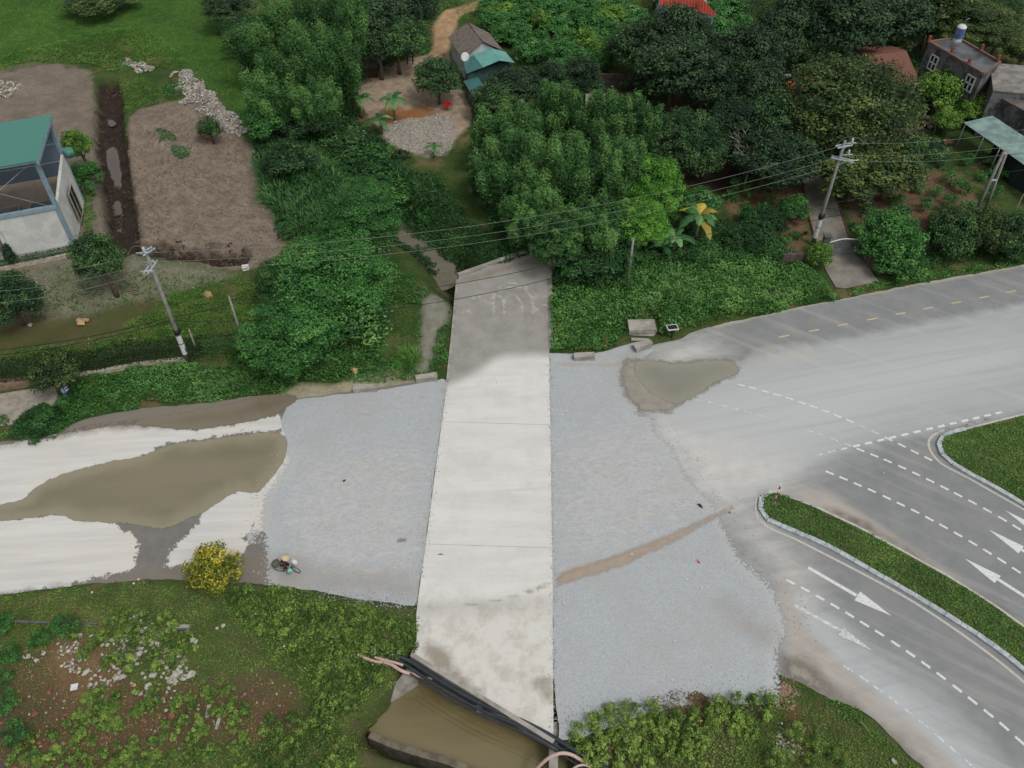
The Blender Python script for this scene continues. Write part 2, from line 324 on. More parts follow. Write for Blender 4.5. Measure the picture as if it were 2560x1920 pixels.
col = layer(col, 'redL', C(104, 76, 62), C(86, 80, 54), .5, 2.6, .8, fine=C(118, 96, 82), es=.35)
col = layer(col, 'tanL', C(140, 112, 84), C(120, 92, 72), .8, 1.0, .8)
col = layer(col, 'tanL2', C(128, 112, 78), C(96, 96, 54), .8, 1.0, .8)
col = layer(col, 'redR', C(128, 96, 78), C(110, 90, 66), .8, 1.2, .5)
col = layer(col, 'redR2', C(120, 84, 66), C(96, 86, 56), .8, 1.2, .5)
col = layer(col, 'sand', C(170, 160, 136), C(128, 128, 92), .8, .9, .4, fine=C(190, 184, 168))
col = layer(col, 'patchG', C(152, 152, 140), C(128, 122, 104), .9, .7, .5)
col = layer(col, 'bankmud', C(112, 100, 86), C(86, 92, 70), .9, .5, .4)
col = layer(col, 'trench', C(66, 54, 46), C(44, 38, 34), .8, .5, .35)
col = layer(col, 'pond', C(118, 104, 84), C(92, 84, 66), .8, .6, .5)
m.bump(m.math('ADD', m.noise(3, 6, .7), m.math('MULTIPLY', m.noise(14, 4), .4)), .7, .12)
me.materials.append(m.done(col))
# ---------------------------------------------------------------- sheets: road, gravel, puddles
def sheet(name, poly, z, mat, step=.6, fields=None, jit=.12, parent=None, smooth=1, seed=1, fine=.3, kind='structure', bulge=0):
    pts = smooth_poly(list(poly), smooth) if smooth else list(poly)
    ring = []
    for i in range(len(pts)):
        a = Vector(pts[i]); b = Vector(pts[(i + 1) % len(pts)]); L = (b - a).length; n = max(1, int(L / fine)); nn = Vector((b - a)).orthogonal().normalized() if L > 1e-6 else Vector((0, 0))
        for k in range(n):
            p = a.lerp(b, k / n)
            if jit:
                w = float(fbm(np.array([p.x]), np.array([p.y]), .9, seed)[0] - .5) * 2.2 * jit + float(fbm(np.array([p.x]), np.array([p.y]), 3.5, seed + 5)[0] - .5) * jit
                p = p + nn * w
            ring.append(p)
    q = np.array([tuple(p) for p in ring]); x0, y0 = q.min(0); x1, y1 = q.max(0)
    X, Y = np.meshgrid(np.arange(x0, x1, step), np.arange(y0, y1, step)); X = X + (np.arange(X.shape[0])[:, None] % 2) * step * .5
    s = sdf([tuple(p) for p in q], X.ravel(), Y.ravel(), 2); keep = s > step * .4
    inner = [Vector((a, b)) for a, b in zip(X.ravel()[keep], Y.ravel()[keep])]
    V = [Vector(tuple(p)) for p in q] + inner; n = len(q)
    r = delaunay_2d_cdt(V, [], [list(range(n))], 1, 1e-5)
    vs, fs = r[0], r[2]
    co = np.array([tuple(v) for v in vs]); 
    zz = np.full(len(co), z) if not bulge else z + 0 * co[:, 0]
    me = bpy.data.meshes.new(name); me.vertices.add(len(co)); me.vertices.foreach_set('co', np.column_stack([co, zz]).astype('f').ravel())
    f = np.array(fs, 'i'); a, b, c = co[f[:, 0]], co[f[:, 1]], co[f[:, 2]]
    ar = (b[:, 0] - a[:, 0]) * (c[:, 1] - a[:, 1]) - (b[:, 1] - a[:, 1]) * (c[:, 0] - a[:, 0]); f[ar < 0] = f[ar < 0][:, ::-1]
    set_quads(me, f, 3)
    if fields is None: fattr(me, 'm_d', sdf([tuple(p) for p in q], co[:, 0], co[:, 1], 6))
    for k, pl in (fields or {}).items():
        fattr(me, 'm_' + k, pl(co[:, 0], co[:, 1]) if callable(pl) else sdf(pl, co[:, 0], co[:, 1], 6))
    o = link(name, me, parent, mat)
    if parent is None and kind: tag(o, kind=kind)
    return o
def PF(pts, it=1): return smooth_poly(P2(pts), it)
# left road: dried white mud over asphalt
dustL = [PF([(-200,1150),(0,1118),(60,1105),(170,1086),(250,1072),(320,1068),(390,1073),(480,1081),(560,1071),(640,1057),(690,1041),(706,1048),(700,1060),(716,1068),(690,1073),(640,1074),(560,1083),(530,1091),(450,1099),(400,1109),(385,1121),(340,1141),(270,1153),(200,1171),(130,1193),(80,1221),(60,1246),(10,1261),(0,1300),(-200,1300)], 1),
 PF([(-200,1310),(0,1301),(60,1302),(150,1289),(200,1306),(290,1310),(325,1316),(348,1340),(360,1352),(355,1400),(348,1416),(310,1426),(280,1441),(180,1461),(60,1471),(0,1477),(-200,1495)], 1),
 PF([(398,1432),(403,1400),(408,1370),(438,1350),(474,1326),(480,1300),(500,1290),(550,1255),(575,1240),(595,1228),(640,1238),(662,1252),(662,1285),(640,1295),(616,1322),(590,1345),(622,1358),(598,1380),(560,1392),(490,1406),(440,1411)], 1),
 P2([(640,1245),(690,1185),(712,1130),(716,1060),(780,1060),(770,1200),(720,1300),(640,1330)])]
m = NM('road_dried_mud', .9, .2)
st = m.noise(1.0, 6, .7, m.map((.12, 1.6, 1), R(4)))
asph = m.mix(m.mr(m.noise(1.1, 6, .7), .3, .7), C(118, 117, 114), C(134, 129, 122))
asph = m.mix(m.mr(m.noise(40, 3), .3, .7, 0, .35), asph, C(96, 96, 96))
mud = m.mix(m.mr(st, .3, .7), C(215, 214, 209), C(198, 196, 191))
mud = m.mix(m.mr(m.noise(.25, 4), .4, .7, 0, .7), mud, C(212, 206, 194))
e = m.math('ADD', m.attr('m_dust'), m.math('MULTIPLY', m.math('SUBTRACT', m.noise(1.0, 8, .75), .5), .45))
e = m.math('ADD', e, m.math('MULTIPLY', m.mr(m.attr('m_dust'), 0, .9, 1, 0), m.math('MULTIPLY', m.math('SUBTRACT', m.noise(1.5, 5, .8), .5), 2.0)))
e = m.math('ADD', e, .2)
e = m.math('MINIMUM', e, m.math('ADD', m.math('SUBTRACT', -.12, m.attr('m_wet')), m.math('MULTIPLY', m.math('SUBTRACT', m.noise(1.5, 5, .8), .5), 2.0)))
col = m.mix(m.mr(e, -.05, .07), asph, mud)
col = m.mix(m.mr(m.math('ADD', m.attr('m_brown'), m.math('MULTIPLY', m.math('SUBTRACT', m.noise(.8, 6), .5), 1.6)), -.4, .6, 0, .85), col, C(128, 120, 108))
m.bump(m.noise(20, 4), .15, .01)
roadL_mat = m.done(col)
def umax(polys): return lambda X, Y: np.maximum.reduce([sdf(p, X, Y, 4) for p in polys])
brownL = [PF([(-200,1500),(0,1478),(180,1462),(290,1442),(350,1428),(450,1425),(560,1400),(640,1380),(720,1400),(900,1430),(1045,1450),(1045,1530),(860,1500),(600,1470),(-200,1530)]), PF([(-200,1150),(0,1118),(170,1088),(330,1070),(560,1070),(700,1030),(720,990),(560,990),(260,1030),(0,1100),(-200,1120)])]
sheet('road_west', WP['roadL'], 0.0, roadL_mat, .55, {'dust': umax(dustL), 'brown': umax(brownL), 'wet': P2([(270,1290),(500,1270),(500,1300),(455,1345),(422,1372),(412,1405),(420,1424),(500,1414),(600,1388),(640,1376),(690,1400),(690,1475),(300,1475),(190,1482),(180,1462),(290,1440),(338,1424),(346,1400),(350,1358),(336,1334),(300,1316)])}, .16)
# east road: asphalt under drifting pale dust
m = NM('road_asphalt', .88, .25)
asph = m.mix(m.mr(m.noise(.5, 6, .7), .3, .7), C(134, 136, 136), C(148, 150, 147))
asph = m.mix(m.mr(m.noise(30, 4, .8), .35, .75, 0, .5), asph, C(100, 103, 104))
asph = m.mix(m.mr(m.noise(38, 3), .62, .75, 0, .5), asph, C(190, 190, 186))
st = m.noise(.8, 7, .7, m.map((.3, 1.1, 1), R(12)))
st2 = m.noise(.8, 7, .7, m.map((.3, 1.2, 1), R(-32)))
col = asph
def rl_(col, key, c, soft, amp, k, ns=None):
    e = m.math('ADD', m.attr('m_' + key), m.math('MULTIPLY', m.math('SUBTRACT', ns or m.noise(.5, 7, .72), .5), amp * 2))
    return m.mix(m.mr(e, -soft, soft, 0, k), col, c)
col = rl_(col, 'main', m.mix(m.mr(st, .3, .7), C(178, 181, 180), C(164, 168, 168)), .7, .8, .9, m.noise(.5, 5, .72))
col = rl_(col, 'mid', C(190, 193, 192), 3.5, 2.2, .8, st)
col = rl_(col, 'pale', m.mix(m.mr(m.noise(.8, 6), .3, .7), C(205, 203, 197), C(192, 190, 186)), 2.6, 2.0, .92, st)
col = rl_(col, 'low', C(190, 194, 194), 2.2, 2.0, .85, st2)
col = rl_(col, 'patch', C(184, 182, 174), .3, .4, .5)
col = rl_(col, 'sandy', m.mix(m.mr(st2, .35, .65), C(182, 174, 164), C(166, 160, 152)), .5, .8, .9, st2)
col = rl_(col, 'brown', C(120, 112, 98), .5, .9, .75)
col = rl_(col, 'dirt', m.mix(m.mr(m.noise(4, 6), .4, .6), C(84, 76, 68), C(118, 110, 98)), .4, .5, .8)
col = rl_(col, 'edge', C(176, 170, 156), .2, .3, .8)
wear = m.noise(1.2, 4, .6, m.map((.04, 1.1, 1), R(13))); wear2 = m.noise(1.2, 4, .6, m.map((.04, 1.1, 1), R(-33)))
col = m.mix(m.mr(wear, .45, .7, 0, .16), col, C(120, 120, 118)); col = m.mix(m.mr(wear2, .5, .72, 0, .14), col, C(214, 212, 206))
col = m.mix(m.mr(m.noise(2.3, 5, .75), .62, .8, 0, .3), col, C(118, 116, 110))
m.bump(m.noise(45, 3), .2, .01)
roadR_mat = m.done(col)
RF = dict(
 main=PF([(1700,930),(1860,905),(2100,850),(2200,830),(2300,805),(2560,760),(2860,700),(2860,1000),(2560,1030),(2470,1055),(2350,1080),(2200,1100),(2060,1140),(1960,1200),(1870,1230),(1780,1240),(1600,1060),(1640,1000)]),
 mid=PF([(1650,1030),(1800,960),(2100,900),(2560,840),(2560,930),(2300,1000),(2120,1090),(2000,1170),(1900,1230),(1760,1230)]),
 pale=umax([PF([(1640,1040),(1760,1090),(1900,1130),(2000,1160),(1960,1220),(1880,1240),(1830,1290),(1790,1290),(1700,1180)]), PF([(1640,890),(1700,860),(1760,850),(1800,880),(1760,905),(1700,910),(1640,905)]), PF([(1830,1300),(1880,1260),(1910,1320),(1990,1400),(2040,1500),(2020,1560),(1930,1420)])]),
 low=PF([(1990,1500),(2060,1540),(2200,1640),(2350,1760),(2480,1900),(2560,2000),(2420,2000),(2300,1890),(2150,1760),(2040,1660),(1980,1600)]),
 patch=P2([(1860,890),(1905,868),(1960,858),(2015,855),(2035,875),(2050,890),(1980,905),(1900,915),(1860,918)]),
 sandy=umax([PF([(1950,1205),(1990,1215),(2080,1230),(2120,1260),(2200,1310),(2280,1370),(2340,1410),(2420,1470),(2540,1550),(2640,1600),(2620,1640),(2500,1560),(2360,1450),(2200,1360),(2100,1310),(2000,1255)]), PF([(1940,1480),(1960,1440),(2000,1540),(2080,1640),(2180,1730),(2300,1830),(2400,1930),(2380,1990),(2300,1900),(2200,1800),(2100,1750),(1980,1690)])]),
 brown=umax([PF([(1950,1640),(2020,1640),(2060,1700),(2130,1750),(2200,1800),(2180,1820),(2060,1750),(1955,1700)]), PF([(2160,1780),(2230,1820),(2300,1890),(2330,1930),(2300,1930),(2200,1830)])]),
 dirt=umax([PF([(2060,1268),(2110,1280),(2160,1305),(2230,1345),(2200,1345),(2110,1300)]), PF([(2170,1320),(2240,1352),(2330,1412),(2370,1440),(2350,1440),(2240,1372),(2170,1334)]), PF([(2400,1460),(2480,1500),(2560,1560),(2560,1572),(2450,1495)])]),
 edge=PF([(1780,822),(2000,770),(2260,720),(2560,668),(2860,610),(2560,655),(2260,708),(2000,757),(1780,808)], 0),
)
sheet('road_east', WP['roadR'], 0.0 + .004, roadR_mat, .6, RF, .12)
# crushed-stone aprons either side of the bridge slab
m = NM('gravel_crushed_stone', .95, .2)
v = m.vor(14, 'Color'); v2 = m.vor(30, 'Color')
sep = m.N.new('ShaderNodeSeparateColor'); m.L.new(v, sep.inputs[0]); sep2 = m.N.new('ShaderNodeSeparateColor'); m.L.new(v2, sep2.inputs[0])
base = m.mix(sep2.outputs[0], C(163, 168, 170), C(188, 193, 195))
base = m.mix(m.mr(sep.outputs[0], .7, 1, 0, .25), base, C(134, 138, 140))
base = m.mix(m.mr(m.noise(.3, 6, .7), .4, .65, 0, .35), base, C(172, 168, 162))
ring = m.noise(1.9, 7, .8, m.map((.55, 1.3, 1), R(8)), 1.6)
base = m.mix(m.mr(m.math('ADD', m.math('MULTIPLY', m.mr(m.attr('m_traffic'), -2.5, 2.5), .16), ring), .53, .82, 0, .5), base, C(212, 205, 196))
base = m.mix(m.mr(m.math('ADD', m.attr('m_track'), m.math('MULTIPLY', m.math('SUBTRACT', m.noise(.9, 6), .5), .5)), -.12, .2, 0, .95), base, C(176, 163, 147))
base = m.mix(m.mr(m.math('ADD', m.attr('m_mudl'), m.math('MULTIPLY', m.math('SUBTRACT', m.noise(.9, 6), .5), 1.6)), -.9, .9, 0, .5), base, C(152, 145, 134))
gd = m.math('ADD', m.attr('m_gd'), m.math('MULTIPLY', m.math('SUBTRACT', m.noise(1.9, 5, .75, m.map((.55, 1.3, 1), R(8)), 1.6), .5), 2.2))
base = m.mix(m.mr(gd, -.6, 1.6, .8, 0), base, C(198, 197, 194))
m.alpha(m.mr(m.math('ADD', m.noise(5, 5, .8), m.math('MULTIPLY', m.math('SUBTRACT', m.attr('m_gd'), .4), .4)), .46, .54))
m.bump(m.math('ADD', sep2.outputs[0], m.noise(12, 3)), .4, .03)
grav_mat = m.done(base)
GF = dict(traffic=umax([PF([(760,1140),(900,1120),(1080,1100),(1060,1420),(900,1450),(760,1430),(680,1350)]), PF([(1378,1080),(1640,1050),(1780,1240),(1700,1310),(1560,1380),(1400,1410),(1385,1300)])]),
 track=umax([PF([(1381,1440),(1420,1420),(1500,1400),(1600,1365),(1700,1325),(1790,1285),(1830,1270),(1830,1280),(1780,1300),(1700,1345),(1620,1378),(1560,1410),(1480,1435),(1400,1462)], 0), PF([(770,1040),(880,1042),(960,1020),(1060,990),(1110,975),(1110,982),(1040,1003),(940,1035),(860,1050)], 0), PF([(1390,905),(1500,912),(1590,895),(1590,905),(1500,925),(1390,915)])]),
 gd=lambda X, Y: 6 - np.maximum(0, 6 - np.minimum(sdl(P2([(1600,1030),(1650,1035),(1645,1075),(1690,1112),(1725,1190),(1798,1262),(1812,1300),(1860,1390),(1945,1470),(1985,1575),(1958,1640),(1962,1740)]), X, Y), sdl(P2([(716,1145),(690,1190),(650,1240),(640,1300),(650,1370),(655,1460)]), X, Y))),
 mudl=umax([PF([(640,1380),(700,1392),(860,1420),(1060,1450),(1050,1500),(860,1480),(640,1470)]), PF([(1560,880),(1600,880),(1650,980),(1640,1040),(1590,1030),(1545,960)]), PF([(1790,1470),(1900,1560),(1960,1600),(1940,1640),(1800,1540)])]))
sheet('gravel_apron_west', WP['gravL'], .012, grav_mat, .6, GF, .13)
sheet('gravel_apron_east', WP['gravR'], .016, grav_mat, .6, GF, .13)
# water lying on the road
def water(name, c1, c2, rough=.06, bump=.02, spec=.5):
    m = NM(name, rough, spec); col = m.mix(m.mr(m.noise(.22, 5, .6, m.map((.3, 1.4, 1), R(6))), .3, .7), c1, c2)
    sh = tuple(min(.8, a * 1.25 + .02) for a in c2[:3]) + (1,)
    e = m.math('ADD', m.attr('m_d'), m.math('MULTIPLY', m.math('SUBTRACT', m.noise(.5, 4), .5), 1.6))
    col = m.mix(m.mr(e, 0, 1.6, .75, 0), col, sh)
    m.bump(m.noise(3, 3), bump, .01); m.alpha(m.mr(m.math('ADD', m.attr('m_d'), m.math('MULTIPLY', m.math('SUBTRACT', m.noise(2.5, 5, .7), .42), .5)), 0, .14)); return m.done(col)
w1 = water('puddle_muddy_water', C(118, 115, 86), C(132, 124, 102), .04, .015, .8)
w2 = water('puddle_brown_water', C(120, 106, 90), C(112, 104, 86))
w3 = water('pond_water', C(126, 116, 84), C(108, 98, 66), .05, .03)
w4 = water('stream_water', C(118, 114, 98), C(104, 96, 78), .12)
w5 = water('trench_water', C(90, 80, 72), C(80, 70, 62), .2)
PUD = [(-60,1310),(-30,1270),(62,1247),(84,1222),(132,1194),(200,1172),(270,1154),(342,1143),(398,1122),(450,1106),(560,1094),(640,1081),(694,1078),(716,1094),(719,1120),(711,1150),(690,1182),(664,1212),(648,1232),(620,1232),(590,1228),(560,1248),(520,1273),(500,1287),(470,1298),(440,1315),(400,1325),(330,1312),(280,1308),(200,1305),(180,1300),(150,1288),(110,1292),(60,1300)]
sheet('puddle', P2(PUD), .022, w1, .35, None, .1)
sheet('puddle_verge', P2([(60,1106),(130,1093),(200,1066),(270,1056),(400,1040),(520,1020),(600,1004),(660,985),(740,985),(745,1002),(716,1020),(700,1036),(640,1052),(560,1066),(480,1076),(390,1068),(320,1063),(240,1070),(140,1090)]), .024, w2, .35, None, .1)
sheet('puddle_east', P2([(1587,902),(1624,899),(1671,908),(1700,908),(1749,903),(1766,898),(1824,898),(1829,907),(1853,920),(1844,937),(1801,952),(1783,960),(1749,986),(1714,1003),(1697,1014),(1660,1005),(1625,985),(1600,958),(1582,925)]), .024, water('puddle_grey_water', C(138, 136, 122), C(130, 127, 113), .08), .35, None, .12)
mw = NM('wet_mud', .5, .3); mw.alpha(mw.mr(mw.math('ADD', mw.attr('m_d'), mw.math('MULTIPLY', mw.math('SUBTRACT', mw.noise(1.5, 5, .7), .5), 1.4)), 0, .7)); mw = mw.done(mw.mix(mw.mr(mw.noise(1.2, 5, .7), .3, .7), C(142, 137, 125), C(158, 152, 140)))
sheet('wet_patch', P2([(1560,888),(1590,893),(1700,900),(1766,892),(1830,892),(1862,918),(1850,944),(1801,962),(1750,996),(1714,1012),(1680,1040),(1640,1038),(1601,1036),(1570,1006),(1545,974),(1540,930)]), .0215, mw, .35, None, .12)
mt = NM('tan_silt', .9, .2); mt.alpha(mt.math('MULTIPLY', mt.mr(mt.math('ADD', mt.attr('m_d'), mt.math('MULTIPLY', mt.math('SUBTRACT', mt.noise(1.6, 5, .75), .5), .5)), 0, .4), .75)); mt = mt.done(mt.mix(mt.mr(mt.noise(1.2, 5, .7), .3, .7), C(188, 174, 158), C(178, 163, 146)))
sheet('silt_track', P2([(1386,1436),(1420,1420),(1500,1398),(1600,1362),(1700,1320),(1790,1278),(1840,1256),(1846,1274),(1780,1309),(1700,1355),(1620,1390),(1560,1420),(1480,1446),(1420,1464),(1386,1476)]), .03, mt, .3, None, .08)
sheet('wet_silt', P2([(1950,1640),(1990,1640),(2030,1668),(2070,1702),(2120,1748),(2060,1742),(1990,1706),(1952,1692)]), .024, mw, .35, None, .1)
sheet('pond_water', [(a[0] + (a[0] + 2) * .02, a[1]) for a in P2([(1010,1700),(950,1800),(905,1845),(955,1858),(1045,1886),(1165,1925),(1260,1958),(1420,2010),(1420,1880),(1372,1800),(1200,1640),(1100,1600)], -1.75)], -1.75, w3, 1.0, None, 0)
sl = [Vector(p) for p in STREAM]; L_ = []; R_ = []
for i, p in enumerate(sl[:-1]):
    t = (sl[i + 1] - p).normalized(); n = t.orthogonal(); wv = (2, 2, 2, 2, 2, 2, 2, 2)[min(i, 7)]
    L_.append(tuple(p + n * wv)); R_.append(tuple(p - n * wv))
sheet('stream_water', L_ + R_[::-1], -2.05, w4, .8, None, .1)
for nm, pts in (('trench_water_a', [(266,295),(285,300),(292,310),(280,318),(268,312)]), ('trench_water_b', [(266,372),(290,365),(300,395),(304,430),(306,470),(290,478),(276,440),(264,400)]), ('trench_water_c', [(283,505),(300,500),(308,530),(304,580),(296,585),(284,545)])):
    sheet('puddle_' + nm.replace('_a', '').replace('_b', '').replace('_c', ''), P2(pts, -1.2), -1.2, w5, .6, None, .15)
sheet('puddle_ditch', P2([(640,662),(720,650),(735,655),(700,675),(650,678)], -.25), -.12, w4, .6, None, .1)

sheet('silt_track', P2([(1046,1508),(1120,1512),(1220,1500),(1310,1478),(1383,1446),(1383,1466),(1310,1494),(1220,1514),(1120,1524),(1046,1522)]), .056, mt, .3, None, .06)
# ================================================================ VEGETATION
rng = np.random.RandomState(11)
def leafmat(name, dark, mid, light, rough=.6, trans=.18):
    m = NM(name, rough, .25); t = m.attr('tone')
    t = m.math('ADD', t, m.math('MULTIPLY', m.math('SUBTRACT', m.orand(), .5), .22))
    t = m.math('ADD', t, m.math('MULTIPLY', m.math('SUBTRACT', m.noise(.9, 2), .5), .5))
    r = m.N.new('ShaderNodeValToRGB'); r.color_ramp.elements[0].position = .15; r.color_ramp.elements[1].position = .9
    r.color_ramp.elements[0].color = dark; r.color_ramp.elements[1].color = light; e = r.color_ramp.elements.new(.5); e.color = mid
    m.L.new(t, r.inputs[0]); m.put(m.b.inputs['Base Color'], r.outputs[0])
    tr = m.N.new('ShaderNodeBsdfTranslucent'); m.L.new(r.outputs[0], tr.inputs[0]); mx = m.N.new('ShaderNodeMixShader'); mx.inputs[0].default_value = trans
    out = m.N['Material Output']; m.L.new(m.b.outputs[0], mx.inputs[1]); m.L.new(tr.outputs[0], mx.inputs[2]); m.L.new(mx.outputs[0], out.inputs[0])
    return m.m
def L3(r, g, b, k=1.0): return tuple(lin(c / 255) * k for c in (r, g, b)) + (1,)
LM = dict(
 dark=leafmat('leaves_dark', L3(30, 54, 32), L3(50, 82, 46), L3(96, 128, 70)),
 deep=leafmat('leaves_deep', L3(26, 46, 30), L3(42, 68, 42), L3(78, 104, 64)),
 olive=leafmat('leaves_olive', L3(38, 56, 30), L3(66, 88, 44), L3(114, 126, 66)),
 mid=leafmat('leaves_mid', L3(36, 74, 32), L3(58, 108, 50), L3(92, 142, 70)),
 bamboo=leafmat('leaves_bamboo', L3(34, 64, 32), L3(58, 100, 50), L3(112, 152, 82)),
 bright=leafmat('leaves_bright', L3(58, 104, 34), L3(92, 150, 52), L3(140, 190, 78)),
 lime=leafmat('leaves_lime', L3(52, 88, 34), L3(92, 132, 52), L3(134, 166, 70)),
 weed=leafmat('leaves_weed', L3(56, 82, 36), L3(100, 130, 56), L3(152, 174, 86)),
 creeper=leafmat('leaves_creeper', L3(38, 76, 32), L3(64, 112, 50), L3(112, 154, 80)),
 creeper2=leafmat('leaves_creeper_dark', L3(24, 50, 24), L3(38, 76, 36), L3(68, 112, 56)),  # darker green creeper leaves
 grass=leafmat('grass_blades', L3(54, 90, 36), L3(86, 126, 50), L3(124, 156, 74)),
 dryg=leafmat('grass_dry', L3(84, 92, 46), L3(116, 122, 66), L3(160, 158, 100)),
 tallg=leafmat('leaves_tall_grass', L3(34, 68, 36), L3(54, 96, 50), L3(98, 138, 76)),
 hedge=leafmat('leaves_hedge', L3(22, 40, 22), L3(34, 56, 30), L3(58, 84, 44)),
 gold=leafmat('leaves_gold', L3(66, 82, 28), L3(124, 128, 42), L3(206, 188, 70)),
 citrus=leafmat('leaves_citrus', L3(40, 84, 38), L3(66, 120, 58), L3(104, 152, 82)),
 banana=leafmat('leaves_banana', L3(34, 68, 38), L3(58, 100, 54), L3(110, 148, 90), .45),
 bananay=leafmat('leaves_banana_yellow', L3(120, 110, 40), L3(168, 150, 60), L3(200, 180, 80), .45),
 brown=leafmat('twigs_brown', L3(80, 62, 46), L3(112, 90, 66), L3(150, 126, 98)),
 red=leafmat('flowers_red', L3(150, 30, 30), L3(190, 40, 36), L3(220, 60, 50)))
bark = simple('bark', C(112, 100, 84), C(84, 74, 62), 2.5, .95, .4)
barkl = simple('bark_pale', C(150, 144, 130), C(120, 112, 98), 2.5, .95, .3)
def unit(n, zmin=-1):
    v = rng.normal(size=(n * 3 + 20, 3)); v /= np.linalg.norm(v, axis=1)[:, None]; v = v[v[:, 2] > zmin]
    return v[:n] if len(v) >= n else unit(n, zmin)
def leaves_mesh(name, P, N, size, tone, asp=.5, spread=.9):
    """one small folded blade per point; N = facing direction"""
    n = len(P); N = N + rng.normal(size=(n, 3)) * spread * .5; N /= np.linalg.norm(N, axis=1)[:, None] + 1e-9
    a = np.cross(N, rng.normal(size=(n, 3))); a /= np.linalg.norm(a, axis=1)[:, None] + 1e-9; b = np.cross(N, a)
    s = (size * (.65 + .7 * rng.rand(n)))[:, None] if np.ndim(size) else (size * (.65 + .7 * rng.rand(n)))[:, None]
    V = np.stack([P - a * s * .5, P + b * s * asp * .5 + N * s * .08, P + a * s * .5, P - b * s * asp * .5 + N * s * .08], 1).reshape(-1, 3)
    me = bpy.data.meshes.new(name); me.vertices.add(n * 4); me.vertices.foreach_set('co', V.astype('f').ravel())
    set_quads(me, np.arange(n * 4, dtype='i').reshape(-1, 4), 4, False); fattr(me, 'tone', np.repeat(tone, 4)); return me
def crown_pts(RX, RY, RZ, nclump, nleaf, cr=.24, zmin=-.45, flat=.8, core=.25, tsd=.17):
    D = unit(nclump, zmin); rad = .55 + .38 * rng.rand(nclump) ** .6
    Cc = D * rad[:, None]; r = cr * (.7 + .6 * rng.rand(nclump)); ct = .45 + rng.normal(size=nclump) * tsd
    k = rng.randint(0, nclump, nleaf); d = unit(nleaf); q = (.55 + .5 * rng.rand(nleaf))[:, None]
    off = d * q * r[k][:, None]; off[:, 2] *= flat
    P = Cc[k] + off; N = d * .8 + D[k] * .35 + np.array([0, 0, .45]); T = ct[k] + rng.normal(size=nleaf) * .18
    nc = int(nleaf * core)
    if nc:
        d = unit(nc); P2_ = d * (.25 + .5 * rng.rand(nc))[:, None]; P2_[:, 2] = np.maximum(P2_[:, 2], zmin)
        P = np.concatenate([P, P2_]); N = np.concatenate([N, d]); T = np.concatenate([T, .35 + rng.normal(size=nc) * .12])
    return P * np.array([RX, RY, RZ]), N, T
def trunk_mb(h, r, limbs, spread, top, mb=None, lean=(0, 0)):
    mb = mb or MB(); mb.tube([(0, 0, -.3), (lean[0] * .3, lean[1] * .3, h * .5), (lean[0], lean[1], h)], [r * 1.25, r, r * .75], 8)
    for i in range(limbs):
        a = 2 * math.pi * i / limbs + random.random(); e = random.uniform(.5, 1) * spread; z = h * random.uniform(.65, 1)
        p0 = (lean[0] * z / h, lean[1] * z / h, z); p2 = (lean[0] + math.cos(a) * e, lean[1] + math.sin(a) * e, h + (top - h) * random.uniform(.4, .85))
        p1 = tuple((p0[k] + p2[k]) / 2 + (0, 0, -.1 * top)[k] * .3 for k in range(3)); mb.tube([p0, p1, p2], [r * .5, r * .35, r * .12], 6, False)
    return mb
# prototypes in unit form: crown radius 1 (x,y), half height 1, centred at origin
PROTO = {}
def proto(kind, var):
    key = (kind, var)
    if key in PROTO: return PROTO[key]
    K = dict(round=dict(n=110, l=9000, cr=.24, s=.085), big=dict(n=260, l=21000, cr=.16, s=.05), loose=dict(n=60, l=5200, cr=.26, s=.1),
             feather=dict(n=170, l=19000, cr=.19, s=.052, flat=.55), citrus=dict(n=46, l=2600, cr=.3, s=.14), weed=dict(n=20, l=1300, cr=.3, s=.12, zmin=-.2),
             shrub=dict(n=60, l=5200, cr=.27, s=.1, zmin=-.3), small=dict(n=18, l=600, cr=.38, s=.2))[kind]
    P, N, T = crown_pts(1, 1, 1, K['n'], K['l'], K['cr'], K.get('zmin', -.5), K.get('flat', .85))
    me = leaves_mesh('crown_' + kind, P, N, K['s'], T, .55); PROTO[key] = me; return me
def with_mat(me, mat, cache={}):
    k = (me.name, mat.name)
    if k not in cache: c = me.copy(); c.materials.append(mat); cache[k] = c
    return cache[k]
def tree(u, v, w, kind, mat, label, H, hw=None, var=None, cat='tree', name=None, group=None, trunk=True, bare=None, lean=(0, 0), tr=None, zc=None, bm_=None):
    """crown centre seen at (u, v), crown width w photo pixels, tree height H metres"""
    hw = hw or .36 * H; zc = zc or H - hw
    c = px(u, v, zc)
    g = gz(c.x, c.y); c = px(u, v, zc + g); r = w / 2 * mpp(c) * 1.14
    base = Vector((c.x - lean[0], c.y - lean[1], g))
    e = empty(name or 'tree', base, label, cat, group, random.uniform(0, 6.28))
    e.rotation_euler[2] = 0
    me = with_mat(proto(kind, var if var is not None else random.randint(0, 2)), LM[mat])
    cr = link('crown', me, e); cr.location = (lean[0], lean[1], zc); cr.scale = (r, r * random.uniform(.85, 1.05), hw); cr.rotation_euler = (0, 0, random.uniform(0, 6.28))
    if cr.rotation_euler[2]: cr.scale = (r, r, hw)
    if trunk: trunk_mb(max(.3, zc - hw * .5), tr or (.05 + H * .022), 5 if H > 3 else 3, r * .75, zc + hw * .4, lean=lean).build('trunk', bm_ or bark, e)
    return e
T_ = tree
